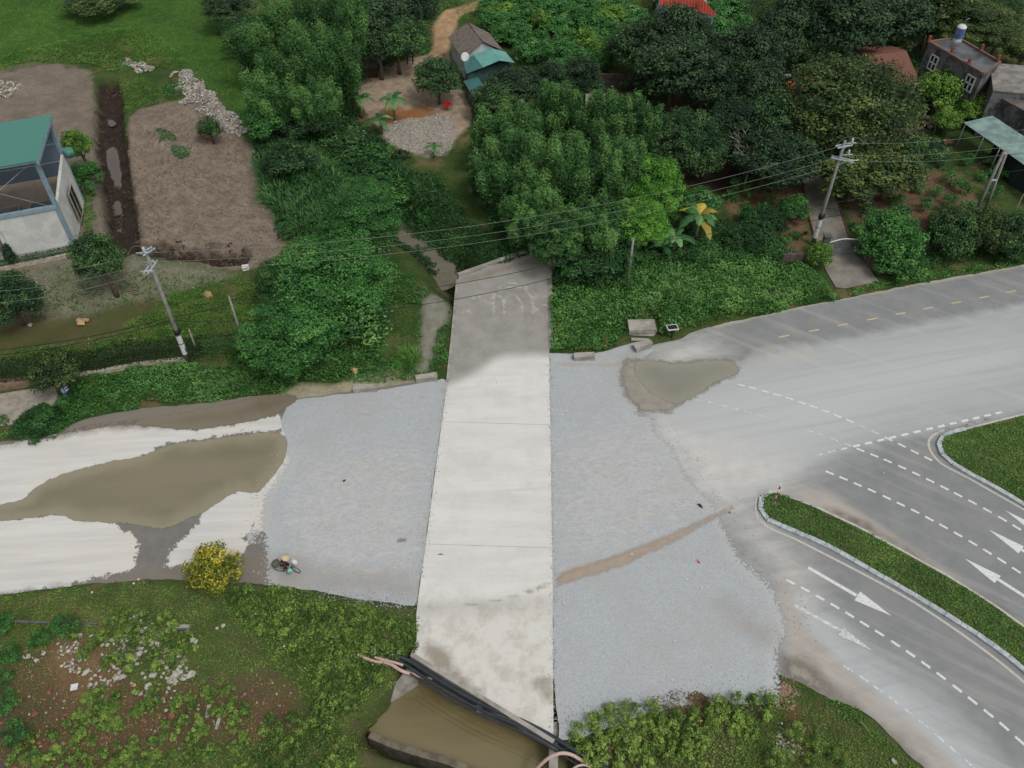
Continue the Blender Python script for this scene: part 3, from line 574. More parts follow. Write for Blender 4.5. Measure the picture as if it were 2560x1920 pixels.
# --- trees, left side
T_(240,640,112,'round','dark','dark leafy tree with leaning forked trunk beside the unfinished building',6.2,2.1,lean=(-.6,.4))
T_(22,745,135,'round','dark','dark round tree cut by the left edge above the grassy verge',5.0,2.0)
T_(192,362,70,'loose','lime','thin yellow-green tree behind the corner of the unfinished building',5,1.5,lean=(-.4,0))
T_(212,440,74,'loose','mid','leafy shrub between the white side wall and the muddy trench',3.2,1.4,cat='shrub',name='shrub')
T_(722,0,1,'small','mid','small green plant at the far edge of the pasture',.6) if False else None
T_(524,322,52,'shrub','dark','small leafy tree beside the heap of red brick bits on the dirt lot',3,1.3)
T_(895,555,190,'feather','mid','feathery green tree at the top of the group beside the stream',6.5,2.6)
T_(830,690,265,'feather','mid','widest feathery green tree in the middle of the verge thicket',7,3.0)
T_(720,835,225,'feather','mid','feathery green tree nearest the road puddle in the verge thicket',5.5,2.3)
T_(868,790,190,'shrub','bamboo','bushy dark shrub on the right of the verge thicket',3.6,1.8,cat='shrub',name='shrub')
T_(705,700,120,'feather','bamboo','feathery tree on the left side of the verge thicket',5,2)
T_(135,925,118,'loose','olive','thin half-bare tree growing through the clipped hedge',3.6,1.3,bm_=barkl)
T_(95,1060,108,'shrub','creeper2','low dark bush spreading over the paved pull-in',1.0,.7,cat='shrub',name='shrub',trunk=False,zc=.4)
# --- background, top left to centre
for u, v, w, H, k, mt, lb in (
 (930,55,170,9,'round','deep','dark tree right of the tall bamboo near the top edge'),
 (990,95,126,7,'round','dark','rounded tree standing left of the bend in the dirt path'),
 (1035,12,110,8,'round','deep','dark tree at the top edge left of the dirt path'),
 (945,108,80,7,'loose','deep','dark gap tree between the bamboo and the rounded tree'),
 (570,15,110,5,'loose','deep','dark bushy tree at the top edge of the pasture'),
 (610,75,100,5,'shrub','dark','bush at the pasture corner below the top edge'),
 (250,0,150,2.5,'shrub','olive','low scrub at the top edge of the green pasture')):
    T_(u, v, w, k, mt, lb, H)
T_(1094,192,108,'round','dark','dark round-headed tree shading the gravel yard beside the hut',5.5,2.2,tr=.14)
T_(1290,215,130,'round','deep','dark dense tree against the green metal roof lean-to',5,2)
T_(1240,245,110,'round','dark','dark tree with small pale fruits below the hut',4.5,1.8)
T_(1375,205,92,'round','deep','very dark tree right of the hut in front of the orchard',5,2.2)
T_(1452,190,90,'round','deep','dark broad tree at the left end of the brick garden wall',4.5,2)
T_(1490,232,56,'shrub','dark','small conical dark tree below the brick garden wall',3,1.4)
for u, v, w, H, k, mt, lb in (
 (1600,110,150,7,'round','dark','forked dark tree left of the red-roofed house'),
 (1695,92,160,10,'round','deep','tall very dark tree standing in front of the red-roofed house'),
 (1690,160,190,9,'round','deep','very dark tree directly below the red-roofed house'),
 (1780,200,130,8,'round','deep','narrow dark tree beside the stick frame'),
 (1872,145,165,9,'round','deep','dark tree mass right of the red-roofed house'),
 (1945,95,130,9,'round','deep','dark tree in the top middle of the right-hand grove'),
 (1892,215,130,8,'round','deep','dark tree left of the small orange tiled roof'),
 (1840,300,130,6,'round','deep','dark tree behind the bare branches'),
 (1950,290,140,7,'round','dark','glossy dark tree left of the largest tree'),
 (2010,40,140,9,'round','deep','dark tree at the top edge above the orange tiled roof'),
 (2035,140,66,6,'round','dark','small dark tree between the two tiled roofs'),
 (2110,60,190,10,'round','deep','broad dark tree at the top edge left of the water tank house'),
 (2230,40,170,9,'round','deep','dark tree at the top edge near the water tank'),
 (2240,105,80,5,'loose','olive','thin olive tree behind the dark red tiled roof'),
 (2325,72,56,5,'loose','mid','small light green tree on a thin stem beside the grey house'),
 (2340,20,150,8,'round','olive','olive tree at the top edge behind the water tank'),
 (2430,60,190,7,'feather','olive','spreading flat-topped tree right of the water tank'),
 (2500,85,110,5,'feather','olive','spreading tree near the top right corner'),
 (2560,130,80,4,'loose','olive','half-cut shrub at the right edge behind the grey house'),
 (2140,440,170,5,'loose','olive','yellowish sparse tree right of the tall utility pole'),
 (2225,430,150,5,'loose','olive','sparse brownish tree between the pole and the garden plot'),
 (2300,385,120,4.5,'loose','dark','dark bush below the little paved yard'),
 (1945,395,190,6,'round','deep','shaded dark tree above the concrete driveway')):
    T_(u, v, w, k, mt, lb, H)
T_(2125,265,320,'big','olive','largest olive-green tree hiding the tiled house beside the driveway',10,4.6)
T_(2035,325,150,'round','olive','rounded olive tree on the left flank of the largest tree',7,3)
T_(2090,250,96,'round','olive','rounded olive tree in front of the orange tiled roof',6,2.6)
T_(1712,358,196,'big','dark','glossy dark round tree with lime shoots left of the driveway',7,3.2)
T_(1632,475,140,'feather','bright','bright lime green tree standing against the bamboo',8,3.6,var=0)
T_(1605,560,120,'feather','bright','lower bright green tree beside the banana plants',6,2.2,var=1)
T_(2350,230,104,'shrub','lime','bright green mango tree against the grey house wall',5,2.2)
T_(2370,300,66,'shrub','lime','small bright tree below the blue tarpaulin',3,1.3)
T_(2435,275,78,'shrub','lime','pale green fine-leaved tree above the lean-to metal roof',3.6,1.5)
T_(1388,600,130,'feather','bamboo','hanging green tree over the far end of the bridge',6,2.4)
T_(1470,660,150,'shrub','creeper2','dense dark bush right of the bridge far end',3,1.6,cat='shrub',name='shrub')
T_(1545,640,110,'shrub','creeper2','dark bush left of the vine-covered short pole',3,1.6,cat='shrub',name='shrub')
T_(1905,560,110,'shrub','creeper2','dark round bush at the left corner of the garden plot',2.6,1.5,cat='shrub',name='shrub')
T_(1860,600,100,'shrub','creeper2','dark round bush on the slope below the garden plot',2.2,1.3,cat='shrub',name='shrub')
T_(2048,640,56,'shrub','lime','light green branch bush beside the gate pillar',2.6,1.4,cat='shrub',name='shrub')
T_(2225,595,150,'round','mid','rounded green roadside tree right of the driveway',4.6,2.3)
T_(2245,655,120,'shrub','creeper','low leafy bush under the rounded roadside tree',2,1,cat='shrub',name='shrub')
T_(2385,585,110,'round','dark','dark roadside tree beside the low brick wall',4.6,2.4)
T_(2455,575,110,'round','olive','roadside tree between the dark tree and the right edge',4.6,2.3)
T_(2530,590,120,'round','dark','roadside tree at the right edge of the photo',4.4,2.3)
T_(2375,545,80,'loose','olive','sparse bush between the garden plot and the roadside trees',3,1.3,cat='shrub',name='shrub')
T_(1984,522,76,'shrub','mid','round green bush beside the concrete driveway',2.4,1.2,cat='shrub',name='shrub')
T_(1750,505,84,'citrus','citrus','leafy green bush behind the banana plant',2.4,1.2,cat='shrub',name='shrub')
T_(534,1425,122,'shrub','gold','round golden-green topiary shrub at the muddy road edge',2.9,1.5,cat='shrub',name='topiary_shrub')
T_(1075,535,60,'citrus','mid','young leafy shrub on the creeper bank above the stream',1.6,.7,cat='shrub',name='shrub')
T_(1290,2,1,'small','mid','x',.5) if False else None
for u, v, w, H, k, mt, lb in (
 (665,300,110,4,'shrub','mid','bushy green shrub at the right edge of the pasture below the bamboo'),
 (720,395,120,3.4,'shrub','dark','dark shrub in the reeds right of the dirt lot'),
 (930,410,190,3.6,'shrub','creeper2','broad vine-covered mound at the left foot of the pale gravel heap'),
 (860,345,140,3.4,'shrub','dark','dark shrub between the left bamboo grove and the yard'),
 (985,465,150,3.0,'shrub','creeper','vine-covered shrub above the stream gully'),
 (770,300,120,4,'round','deep','dark tree at the lower edge of the left bamboo grove'),
 (910,480,110,3.2,'feather','mid','feathery shrub behind the topmost thicket tree')):
    T_(u, v, w, k, mt, lb, H, cat='shrub' if k != 'round' else 'tree', name='shrub' if k != 'round' else 'tree')
# reddish-flowered shrub in the yard
T_(1118,262,20,'small','red','small red flowering shrub at the foot of the yard tree',1.2,.5,cat='shrub',name='flowering_shrub')
# --- bamboo
def bamboo(u, v, w, H, label, n=26, seed=0, lean=0):
    hp = H * .6; c = px(u, v, hp); g = gz(c.x, c.y); c = px(u, v, hp + g); r = w / 2 * mpp(c) * 1.15
    e = empty('bamboo_clump', (c.x, c.y, g), label, 'bamboo'); mb = MB(); P = []; N = []; T = []
    for i in range(n):
        a = 2.4 * i + random.random() * .6; q = math.sqrt((i + .5) / n) * r; hh = H * random.uniform(.7, 1.05) * (1 - .22 * (q / r) ** 2)
        b0 = Vector((math.cos(a) * q * .35, math.sin(a) * q * .35, -.2)); tp = Vector((math.cos(a) * q, math.sin(a) * q, hh))
        mid = b0.lerp(tp, .55) + Vector((-math.cos(a), -math.sin(a), .5)) * q * .1
        mb.tube([b0, mid, tp], [.05, .04, .015], 5, False)
        ct = .45 + random.gauss(0, .13); nl = 1050
        # plume: leaf sprays hung round the upper culm
        s = rng.rand(nl) ** .75; ax = np.array(mid)[None] * (1 - s[:, None]) + np.array(tp)[None] * s[:, None]
        pr = r * (.34 - .2 * s + .06 * np.sin(s * 17 + i)); d = unit(nl); off = d * (pr * (.55 + .5 * rng.rand(nl)))[:, None]; off[:, 2] *= 1.5
        P.append(ax + off); N.append(d + np.array([0, 0, .5])); T.append(ct + rng.normal(size=nl) * .12 + .16 * (s > .8))
        nl2 = 260; zz = rng.rand(nl2)[:, None]; P.append(np.array(mid)[None] * zz + np.array(b0)[None] * (1 - zz) + rng.normal(size=(nl2, 3)) * r * .16); N.append(unit(nl2)); T.append(.3 + rng.normal(size=nl2) * .1)
    P = np.concatenate(P); me = leaves_mesh('foliage', P, np.concatenate(N), .3, np.concatenate(T), .26, .7)
    mb.build('culms', simple('bamboo_culm', C(96, 108, 60)) if 'bamboo_culm' not in bpy.data.materials else bpy.data.materials['bamboo_culm'], e); link('foliage', me, e, LM['bamboo'])
for a in (
 (660,110,150,9,'bamboo clump at the left end of the tall grove by the pasture'),(745,50,170,12,'tallest bamboo clump at the top of the left grove'),(850,60,150,12,'bamboo clump at the top right of the left grove'),
 (770,165,170,11,'bamboo clump in the middle of the left grove'),(838,165,120,10,'bamboo clump on the right of the left grove above the yard'),(690,225,150,8,'bamboo clump at the lower left of the left grove'),(795,262,110,7,'lowest bamboo clump of the left grove near the banana plants'),
 (1268,335,150,8,'bamboo clump nearest the gravel yard in the middle grove'),(1375,300,150,9,'bamboo clump at the top left of the middle grove'),(1490,320,140,10,'tall fluted bamboo clump in the centre of the middle grove'),(1580,330,130,9,'bamboo clump on the right of the middle grove'),
 (1290,420,190,8,'wide bamboo clump at the left foot of the middle grove'),(1410,440,170,9,'bamboo clump in the lower middle of the middle grove'),(1530,440,150,9,'bamboo clump behind the bright lime tree'),(1335,530,150,6,'low bamboo clump drooping towards the bridge'),(1500,560,160,6,'low bamboo clump in front of the middle grove'),(1215,430,80,4,'small bamboo clump beside the stream gully')):
    bamboo(*a)
# --- banana plants
def banana(u, v, H, n, label, L=2.4, yellow=0):
    b = G(u, v); e = empty('banana_plant', b, label, 'banana plant'); st = MB()
    st.tube([(0, 0, -.1), (.05, 0, H * .5), (0, .05, H)], [.16, .13, .09], 9); st.build('stem', simple('banana_stem', C(140, 134, 84), C(104, 110, 66), 3, .7) if 'banana_stem' not in bpy.data.materials else bpy.data.materials['banana_stem'], e)
    for i in range(n):
        a = 2.4 * i + random.random() * .5; el_ = random.uniform(.35, 1.05); LL = L * random.uniform(.7, 1.1); seg = 8; V = []; F = []
        for k in range(seg + 1):
            t = k / seg; rr = LL * (t * math.cos(el_)) + .15 * t; z = H + LL * (math.sin(el_) * t - .75 * t * t); wv = .34 * L / 2.4 * (math.sin(math.pi * min(1, .12 + t * .88)) ** .55) * (1 + .18 * math.sin(k * 2.7 + i)) if k < seg else .02
            c = Vector((math.cos(a) * rr, math.sin(a) * rr, z)); s = Vector((-math.sin(a), math.cos(a), 0)) * wv
            V += [c + s + Vector((0, 0, -wv * .35)), c, c - s + Vector((0, 0, -wv * .35))]
        for k in range(seg): F += [(3 * k, 3 * k + 3, 3 * k + 4, 3 * k + 1), (3 * k + 1, 3 * k + 4, 3 * k + 5, 3 * k + 2)]
        mb = MB(); mb.add(V, F); me = mb.mesh('leaf'); fattr(me, 'tone', np.full(len(me.vertices), random.uniform(.3, .8)))
        link('leaf', me, e, LM['bananay'] if i < yellow else LM['banana'])
banana(987,302,2.6,8,'banana plant standing alone in the middle of the gravel yard')
banana(905,295,2.4,7,'banana plant left of the yard with tall upright leaves')
banana(955,335,1.8,7,'banana plant with drooping leaves at the lower left edge of the yard',2.2)
banana(1085,392,1.2,6,'small banana plant at the bottom of the pale gravel heap',1.4)
banana(1735,610,3.2,12,'large banana plant with yellowing leaves beside the lime tree',3.0,4)
banana(1680,640,2.2,9,'banana plant with drooping torn leaves right of the short pole',2.4)
banana(1655,650,1.6,6,'banana plant half hidden under the bright green tree',2.0)
banana(2130,430,2.4,8,'palm-like plant beside the tall utility pole',1.8,2)
# --- shrubs repeated: orchard, garden plots, weeds
def shrubs(pts, kind, mat, label, group, name='shrub', H=(1.2, 2.0), w=(50, 80), cat='shrub', hwf=.5, dz=0):
    first = None
    for (u, v) in pts:
        h = random.uniform(*H); b = px(u, v, h * .5); g = gz(b.x, b.y); b = px(u, v, h * .5 + g); r = random.uniform(*w) / 2 * mpp(b)
        e = empty(name, (b.x, b.y, g + dz), label, cat, group, 0)
        cr = link('foliage', with_mat(proto(kind, random.randint(0, 2)), LM[random.choice(mat) if isinstance(mat, tuple) else mat]), e); cr.location = (0, 0, h * .52); cr.scale = (r, r * random.uniform(.85, 1.1), h * .52); cr.rotation_euler = (0, 0, random.uniform(0, 6.28)) ; cr.scale[1] = cr.scale[0]
        if h > 1.0: cr.location.z = h * .58; s = MB(); s.tube([(0, 0, -.1), (0, 0, h * .5)], [.05, .03], 5); s.build('stem', bark, e)
def weedmass(name, pts, mat='weed', w=(34, 62), H=(.35, .8), sz=.1):
    P = []; N = []; T = []
    for (u, v) in pts:
        b = G(u, v); r = random.uniform(*w) / 2 * mpp(b); h = random.uniform(*H); p, n, t = crown_pts(r, r, h * .6, 16, 620, .32, -.15, .8, .12, .16)
        P.append(p + np.array([b.x, b.y, b.z + h * .45])); N.append(n); T.append(t + rng.normal(0, .1))
    tag(link(name, leaves_mesh(name, np.concatenate(P), np.concatenate(N), sz, np.concatenate(T), .55), None, LM[mat]), kind='stuff')
def scatter(poly, n, md, seed=1):
    rs = random.Random(seed); q = poly; x0 = min(p[0] for p in q); x1 = max(p[0] for p in q); y0 = min(p[1] for p in q); y1 = max(p[1] for p in q); o = []
    tries = 0
    while len(o) < n and tries < n * 60:
        tries += 1; u = rs.uniform(x0, x1); v = rs.uniform(y0, y1)
        if float(sdf(q, np.array([u]), np.array([v]), 1e4)[0]) < 0: continue
        if all((u - a) ** 2 + ((v - b) * 1.4) ** 2 > md * md for a, b in o): o.append((u, v))
    return o
shrubs(scatter([(1205,20),(1290,0),(1420,0),(1560,10),(1600,60),(1560,110),(1500,170),(1400,170),(1330,150),(1280,120),(1240,80)],44,38,3), 'citrus', ('citrus', 'citrus', 'mid', 'lime'), 'light green orchard bush in the field behind the hut', 'orchard bushes behind the hut', 'orchard_bush', (1.8,2.8), (50,92))
shrubs([(1660,0),(1780,30),(1830,5),(1800,75),(1850,60)], 'citrus', 'citrus', 'light green bush around the red-roofed house', 'bushes around the red-roofed house', 'garden_bush', (1.6,2.4), (60,90))
shrubs([(1560,215),(1655,232),(1545,250),(1600,228),(1610,240),(1640,262),(1590,205)], 'small', 'mid', 'small garden shrub below the brick garden wall', 'small shrubs below the brick garden wall', 'garden_shrub', (.8,1.6), (24,42))
shrubs([(1828,490),(1862,515),(1868,482),(1855,540),(1905,470),(1950,462),(1925,500),(1935,545),(1905,520),(1990,590),(1960,600),(1880,455),(1840,460)], 'small', 'citrus', 'small leafy shrub in the bare plot left of the driveway', 'small shrubs in the plot left of the driveway', 'garden_shrub', (.7,1.3), (26,44))
shrubs([(2178,532),(2255,530),(2315,512),(2375,500),(2345,545),(2410,470),(2380,450),(2340,480),(2290,470),(2240,500),(2420,400),(2455,440),(2470,400),(2500,430),(2265,560),(2225,545),(2420,520),(2480,480)], 'small', 'citrus', 'small leafy shrub in the bare plot right of the driveway', 'small shrubs in the plot right of the driveway', 'garden_shrub', (.8,1.6), (28,54))
shrubs(scatter([(110,1790),(230,1700),(420,1740),(560,1700),(620,1760),(610,1960),(0,1960),(30,1850)],46,34,5), 'weed', 'weed', 'yellow-green weed bush on the red soil at the bottom left', 'weed bushes on the red soil', 'weed_bush', (.3,.65), (26,46))
weedmass('weeds', scatter([(110,1790),(230,1700),(420,1740),(560,1700),(620,1760),(610,1960),(0,1960),(30,1850)],90,16,55), w=(16,36), H=(.25,.6))
weedmass('weeds', scatter([(270,1540),(400,1530),(470,1590),(500,1660),(360,1690),(220,1660),(180,1590)],26,30,6), 'weed', (20, 49), (.4,.8))
weedmass('weeds', scatter([(560,1480),(700,1475),(830,1500),(890,1530),(1000,1560),(1045,1600),(1010,1640),(900,1650),(960,1700),(940,1760),(860,1800),(780,1790),(760,1680),(700,1600),(600,1560)],70,24,7), 'weed', (22, 56), (.4,.9))
weedmass('weeds', scatter([(640,1790),(780,1800),(900,1860),(860,1960),(640,1960)],26,32,8), 'weed', (22, 56), (.4,.9))
weedmass('weeds', scatter([(1480,1790),(1590,1770),(1700,1790),(1840,1750),(1920,1740),(1935,1800),(1850,1840),(1760,1850),(1740,1920),(1500,1920),(1400,1900),(1410,1850)],50,30,9), 'weed', (24, 61), (.5,1.1))
shrubs([(2040,1860),(2080,1880),(2030,1900),(1960,1890),(1990,1830),(1940,1900),(2110,1905)], 'weed', 'weed', 'weed bush beside the dusty road at the bottom right', 'weed bushes beside the dusty road', 'weed_bush', (.4,.9), (36,60))
shrubs([(0,1560),(10,1760),(0,1700),(20,1640),(100,1600),(160,1560),(40,1830)], 'weed', 'mid', 'green weed bush at the left edge below the road', 'weed bushes at the left edge', 'weed_bush', (.5,1.0), (50,80))
def ROADSD(X, Y):
    return np.maximum(sdf(WP['roadL'], X, Y), sdf(WP['roadR'], X, Y))
# --- ground cover, one sheet of leaves per patch
def cover(name, poly, dens, size, mat, h=.35, lift=.9, label=None, cat='ground cover', asp=.6, holes=(), seed=3, up=1.0, mound=True, edge=.35, onroad=False, z0=None, inset=0):
    dens *= 1.7
    q = np.array(P2(poly) if poly[0][0] > 200 or True else poly); x0, y0 = q.min(0); x1, y1 = q.max(0); n = int((x1 - x0) * (y1 - y0) * dens)
    X = rng.uniform(x0, x1, n); Y = rng.uniform(y0, y1, n); s = sdf([tuple(p) for p in q], X, Y, 3) + (fbm(X, Y, .8, seed) - .5) * (1.6 if not inset else .3) - inset
    for hq in holes: s = np.minimum(s, -sdf(P2(hq), X, Y, 3) + (fbm(X, Y, 1.3, seed + 2) - .5) * 1.2)
    if not onroad: s = np.minimum(s, .12 - ROADSD(X, Y) + (fbm(X, Y, 1.9, 77) - .5) * .7)
    k = s > 0; X, Y, s = X[k], Y[k], s[k]
    top = h * (.15 + 1.3 * fbm(X, Y, .55, seed + 7)) * np.clip(s / 1.2 + edge, 0, 1) + (h * .5 * (vnoise(X, Y, 2.2, seed + 9)) if mound else 0)
    Z = (gza(X, Y) if z0 is None else z0) + top * (.55 + .45 * rng.rand(len(X))); d = .05
    gx1 = fbm(X + .3, Y, .55, seed + 7) - fbm(X - .3, Y, .55, seed + 7); gy1 = fbm(X, Y + .3, .55, seed + 7) - fbm(X, Y - .3, .55, seed + 7)
    N = np.stack([-gx1 * h * 3, -gy1 * h * 3, np.full(len(X), up)], 1)
    T = .5 + (vnoise(X, Y, 1.7, seed + 4) - .5) * .35 + (vnoise(X, Y, .4, seed + 6) - .5) * .4 + rng.normal(size=len(X)) * .14
    o = link(name, leaves_mesh(name, np.stack([X, Y, Z], 1), N, size, T, asp, lift), None, LM[mat]); tag(o, label, None, None, 'stuff'); return o
cover('creeper_cover', [(1378,700),(1395,650),(1460,640),(1600,630),(1700,610),(1800,590),(1850,570),(1920,610),(1985,650),(2050,700),(2085,745),(2000,765),(1920,785),(1780,812),(1730,825),(1690,845),(1630,848),(1560,850),(1545,868),(1500,880),(1400,880),(1378,870)], 75, .2, 'creeper', 1.0, holes=[[(1565,805),(1648,805),(1650,862),(1560,862)]])
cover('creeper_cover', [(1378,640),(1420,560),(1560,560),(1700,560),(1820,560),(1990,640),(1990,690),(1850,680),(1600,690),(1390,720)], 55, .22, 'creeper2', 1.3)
cover('verge_cover', [(20,1092),(50,1040),(110,1050),(140,1010),(155,985),(150,950),(300,930),(470,905),(560,905),(660,880),(720,930),(760,960),(700,990),(640,990),(560,1003),(450,1012),(350,1022),(260,1036),(200,1050),(130,1090)], 80, .17, 'creeper', .5)
cover('verge_cover', [(0,1040),(30,1045),(25,1095),(0,1100)], 70, .17, 'creeper', .4)
cover('gully_cover', [(960,500),(1060,500),(1140,520),(1220,590),(1330,610),(1300,650),(1210,670),(1145,700),(1100,668),(1060,625),(1010,590),(960,560)], 80, .2, 'creeper2', .6)
cover('thicket_cover', [(900,600),(945,640),(1000,670),(1060,720),(1120,760),(1128,800),(1110,920),(1085,945),(1000,955),(900,960),(780,960),(680,940),(640,860),(640,760),(700,640),(800,560)], 60, .18, 'creeper', .5, holes=[PX['patchG'], [(980,760),(1040,760),(1050,900),(960,900)]])
cover('lawn_rough_grass', [(-60,880),(60,860),(190,872),(300,850),(350,800),(390,760),(460,730),(560,700),(640,700),(690,760),(680,900),(560,905),(450,905),(380,880),(200,890),(120,930),(-60,930)], 60, .16, 'grass', .3, asp=.3, up=.6)
cover('short_grass', [(990,760),(1050,755),(1055,900),(1000,940),(930,940),(960,830)], 50, .13, 'grass', .12, asp=.3, up=.6)
cover('roadside_grass', [(2085,748),(2200,700),(2330,680),(2450,660),(2600,620),(2600,655),(2560,660),(2400,690),(2260,713),(2160,735)], 80, .15, 'creeper', .25)
cover('roadside_cover', [(2110,560),(2160,610),(2180,660),(2200,690),(2330,675),(2450,655),(2600,610),(2600,570),(2460,600),(2330,600),(2230,600)], 60, .18, 'creeper2', .7)
cover('roadside_grass', [(1920,765),(2000,752),(2090,742),(2100,752),(2000,764),(1920,783)], 80, .14, 'creeper', .2)
cover('pasture_grass', [(-100,-10),(500,-10),(560,60),(620,110),(640,250),(655,370),(600,330),(560,250),(480,190),(400,130),(300,110),(200,130),(110,140),(0,162),(-100,180)], 40, .2, 'grass', .12, asp=.22, up=.5, mound=False)
cover('mound_grass', [(-60,150),(60,125),(200,110),(300,80),(400,95),(470,150),(440,180),(360,160),(300,185),(240,165),(120,160),(-60,185)], 40, .2, 'grass', .35, asp=.35, up=.6)
cover('lot_grass', [(295,195),(360,190),(400,215),(420,240),(350,265),(330,290),(305,295)], 50, .18, 'grass', .2, asp=.35, up=.6)
cover('lot_weeds', [(400,215),(450,205),(460,240),(420,250)], 50, .18, 'mid', .4)
cover('lot_weeds', [(390,325),(430,325),(440,345),(400,355)], 50, .18, 'mid', .3)
cover('lot_weeds', [(430,365),(480,365),(485,390),(440,400)], 50, .18, 'mid', .3)
cover('trench_edge_grass', [(205,470),(235,470),(238,520),(240,600),(215,610),(205,560)], 50, .18, 'grass', .25)
cover('creeper_cover', [(640,310),(660,370),(660,430),(720,480),(700,560),(690,520),(655,430),(640,380),(620,340)], 50, .2, 'creeper', .4)
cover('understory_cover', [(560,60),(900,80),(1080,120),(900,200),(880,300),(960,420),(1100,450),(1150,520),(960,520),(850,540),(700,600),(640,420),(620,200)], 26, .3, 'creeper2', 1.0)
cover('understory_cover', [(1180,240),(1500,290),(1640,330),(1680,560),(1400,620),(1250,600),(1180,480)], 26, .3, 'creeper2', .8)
cover('orchard_grass', [(1130,20),(1200,-10),(1700,-10),(1700,60),(1600,190),(1450,200),(1320,200),(1260,100),(1150,60)], 22, .2, 'grass', .2, asp=.3, up=.5)
cover('understory_cover', [(1180,0),(860,-10),(860,120),(1070,140),(1080,60),(1100,30)], 26, .25, 'creeper', .5)
cover('understory_cover', [(1680,-20),(2560,-20),(2560,90),(2300,170),(2200,200),(2000,230),(1900,330),(1700,300)], 16, .3, 'creeper2', .5)
cover('scrub_grass', [(2440,60),(2600,60),(2600,200),(2480,170)], 30, .2, 'dryg', .3, asp=.35)
cover('bank_grass', [(0,1494),(100,1476),(250,1459),(400,1454),(500,1456),(600,1460),(700,1468),(860,1498),(1000,1515),(1045,1520),(1048,1600),(1020,1640),(960,1700),(900,1800),(900,1990),(0,1990)], 60, .16, 'grass', .14, asp=.3, up=.6, holes=[PX['redL'], PX['tanL']])
cover('bank_weeds', [(560,1465),(700,1473),(860,1503),(1000,1525),(1047,1590),(1010,1640),(960,1700),(900,1780),(800,1800),(740,1700),(640,1600),(560,1540)], 50, .15, 'weed', .35)
cover('bank_weeds', [(1400,1850),(1480,1800),(1590,1768),(1700,1770),(1860,1740),(1950,1700),(1990,1760),(1960,1840),(1800,1990),(1395,1990)], 34, .14, 'weed', .2)
cover('bank_grass', [(1955,1692),(1992,1706),(2060,1745),(2140,1773),(2200,1815),(2258,1884),(2310,1925),(2400,2040),(1700,1990),(1900,1800)], 90, .13, 'grass', .16, asp=.35, up=.6, holes=[[(1960,1770),(2000,1770),(2010,1850),(1960,1840)]])
cover('dry_twigs', [(1610,1740),(1680,1730),(1740,1725),(1780,1745),(1760,1790),(1650,1790)], 60, .2, 'brown', .15, asp=.15)
cover('dry_twigs', [(1780,1740),(1850,1720),(1880,1750),(1840,1790),(1790,1780)], 60, .2, 'brown', .15, asp=.15)
cover('dry_twigs', [(1440,1880),(1500,1850),(1520,1900),(1500,1960),(1430,1930)], 60, .22, 'brown', .3, asp=.12)
cover('dry_twigs', [(850,790),(910,790),(920,830),(870,850)], 60, .25, 'brown', .5, asp=.12)
cover('dry_leaves', [(1300,640),(1372,640),(1372,668),(1330,672),(1290,660)], 120, .16, 'brown', .12, asp=.4)
# tall grass tufts
def blades(name, pts, n, L, mat, w=.09):
    V = []; T = []
    for (x, y, z) in pts:
        k = n; a = rng.uniform(0, 6.28, k); q = rng.uniform(0, .5, k); l = L * rng.uniform(.6, 1.1, k); el = rng.uniform(.5, 1.35, k); dr = rng.uniform(.35, .8, k)
        ca, sa = np.cos(a), np.sin(a); t0 = rng.normal(0, .12) + .5
        for s0, s1 in ((0, .35), (.35, .7), (.7, 1)):
            def pt(s): r = q + l * s * np.cos(el); zz = z + l * (np.sin(el) * s - dr * s * s * .8); return np.stack([x + ca * r, y + sa * r, zz], 1)
            A, B = pt(s0), pt(s1); wa = w * (1 - s0 * .8); wb = w * (1 - s1 * .9); S = np.stack([-sa, ca, np.zeros(k)], 1)
            V.append(np.stack([A - S * wa / 2, A + S * wa / 2, B + S * wb / 2, B - S * wb / 2], 1)); T.append(np.repeat((t0 + rng.normal(0, .1, k) + .15 * s0)[:, None], 4, 1))
    V = np.concatenate(V).reshape(-1, 3); me = bpy.data.meshes.new(name); me.vertices.add(len(V)); me.vertices.foreach_set('co', V.astype('f').ravel())
    set_quads(me, np.arange(len(V), dtype='i').reshape(-1, 4), 4, False); fattr(me, 'tone', np.concatenate(T).ravel()); return tag(link(name, me, None, LM[mat]), kind='stuff')
def gpts(poly, n, md, seed): return [tuple(G(u, v)) for u, v in scatter(poly, n, md, seed)]
blades('tall_grass', gpts([(660,400),(700,350),(760,310),(860,330),(930,380),(1000,430),(1040,470),(980,500),(930,500),(860,560),(790,570),(720,590),(690,520),(655,450)],190,13,4), 90, 2.4, 'tallg', .12)
blades('tall_grass', gpts([(560,60),(620,120),(640,240),(660,330),(760,300),(700,100)],90,18,5), 70, 2.2, 'tallg', .13)
blades('reeds', gpts([(1730,680),(1790,680),(1800,740),(1740,750)],9,16,6) + gpts([(1100,700),(1140,700),(1128,735)],5,10,7) + gpts([(1005,880),(1040,880),(1040,930),(1005,940)],6,12,8) + gpts([(420,750),(450,745),(440,770)],4,10,9), 60, 1.4, 'grass', .05)
blades('lawn_tufts', gpts([(80,900),(300,830),(370,790),(470,740),(640,700),(690,760),(660,870),(450,890)],120,13,10), 24, .7, 'grass', .05)

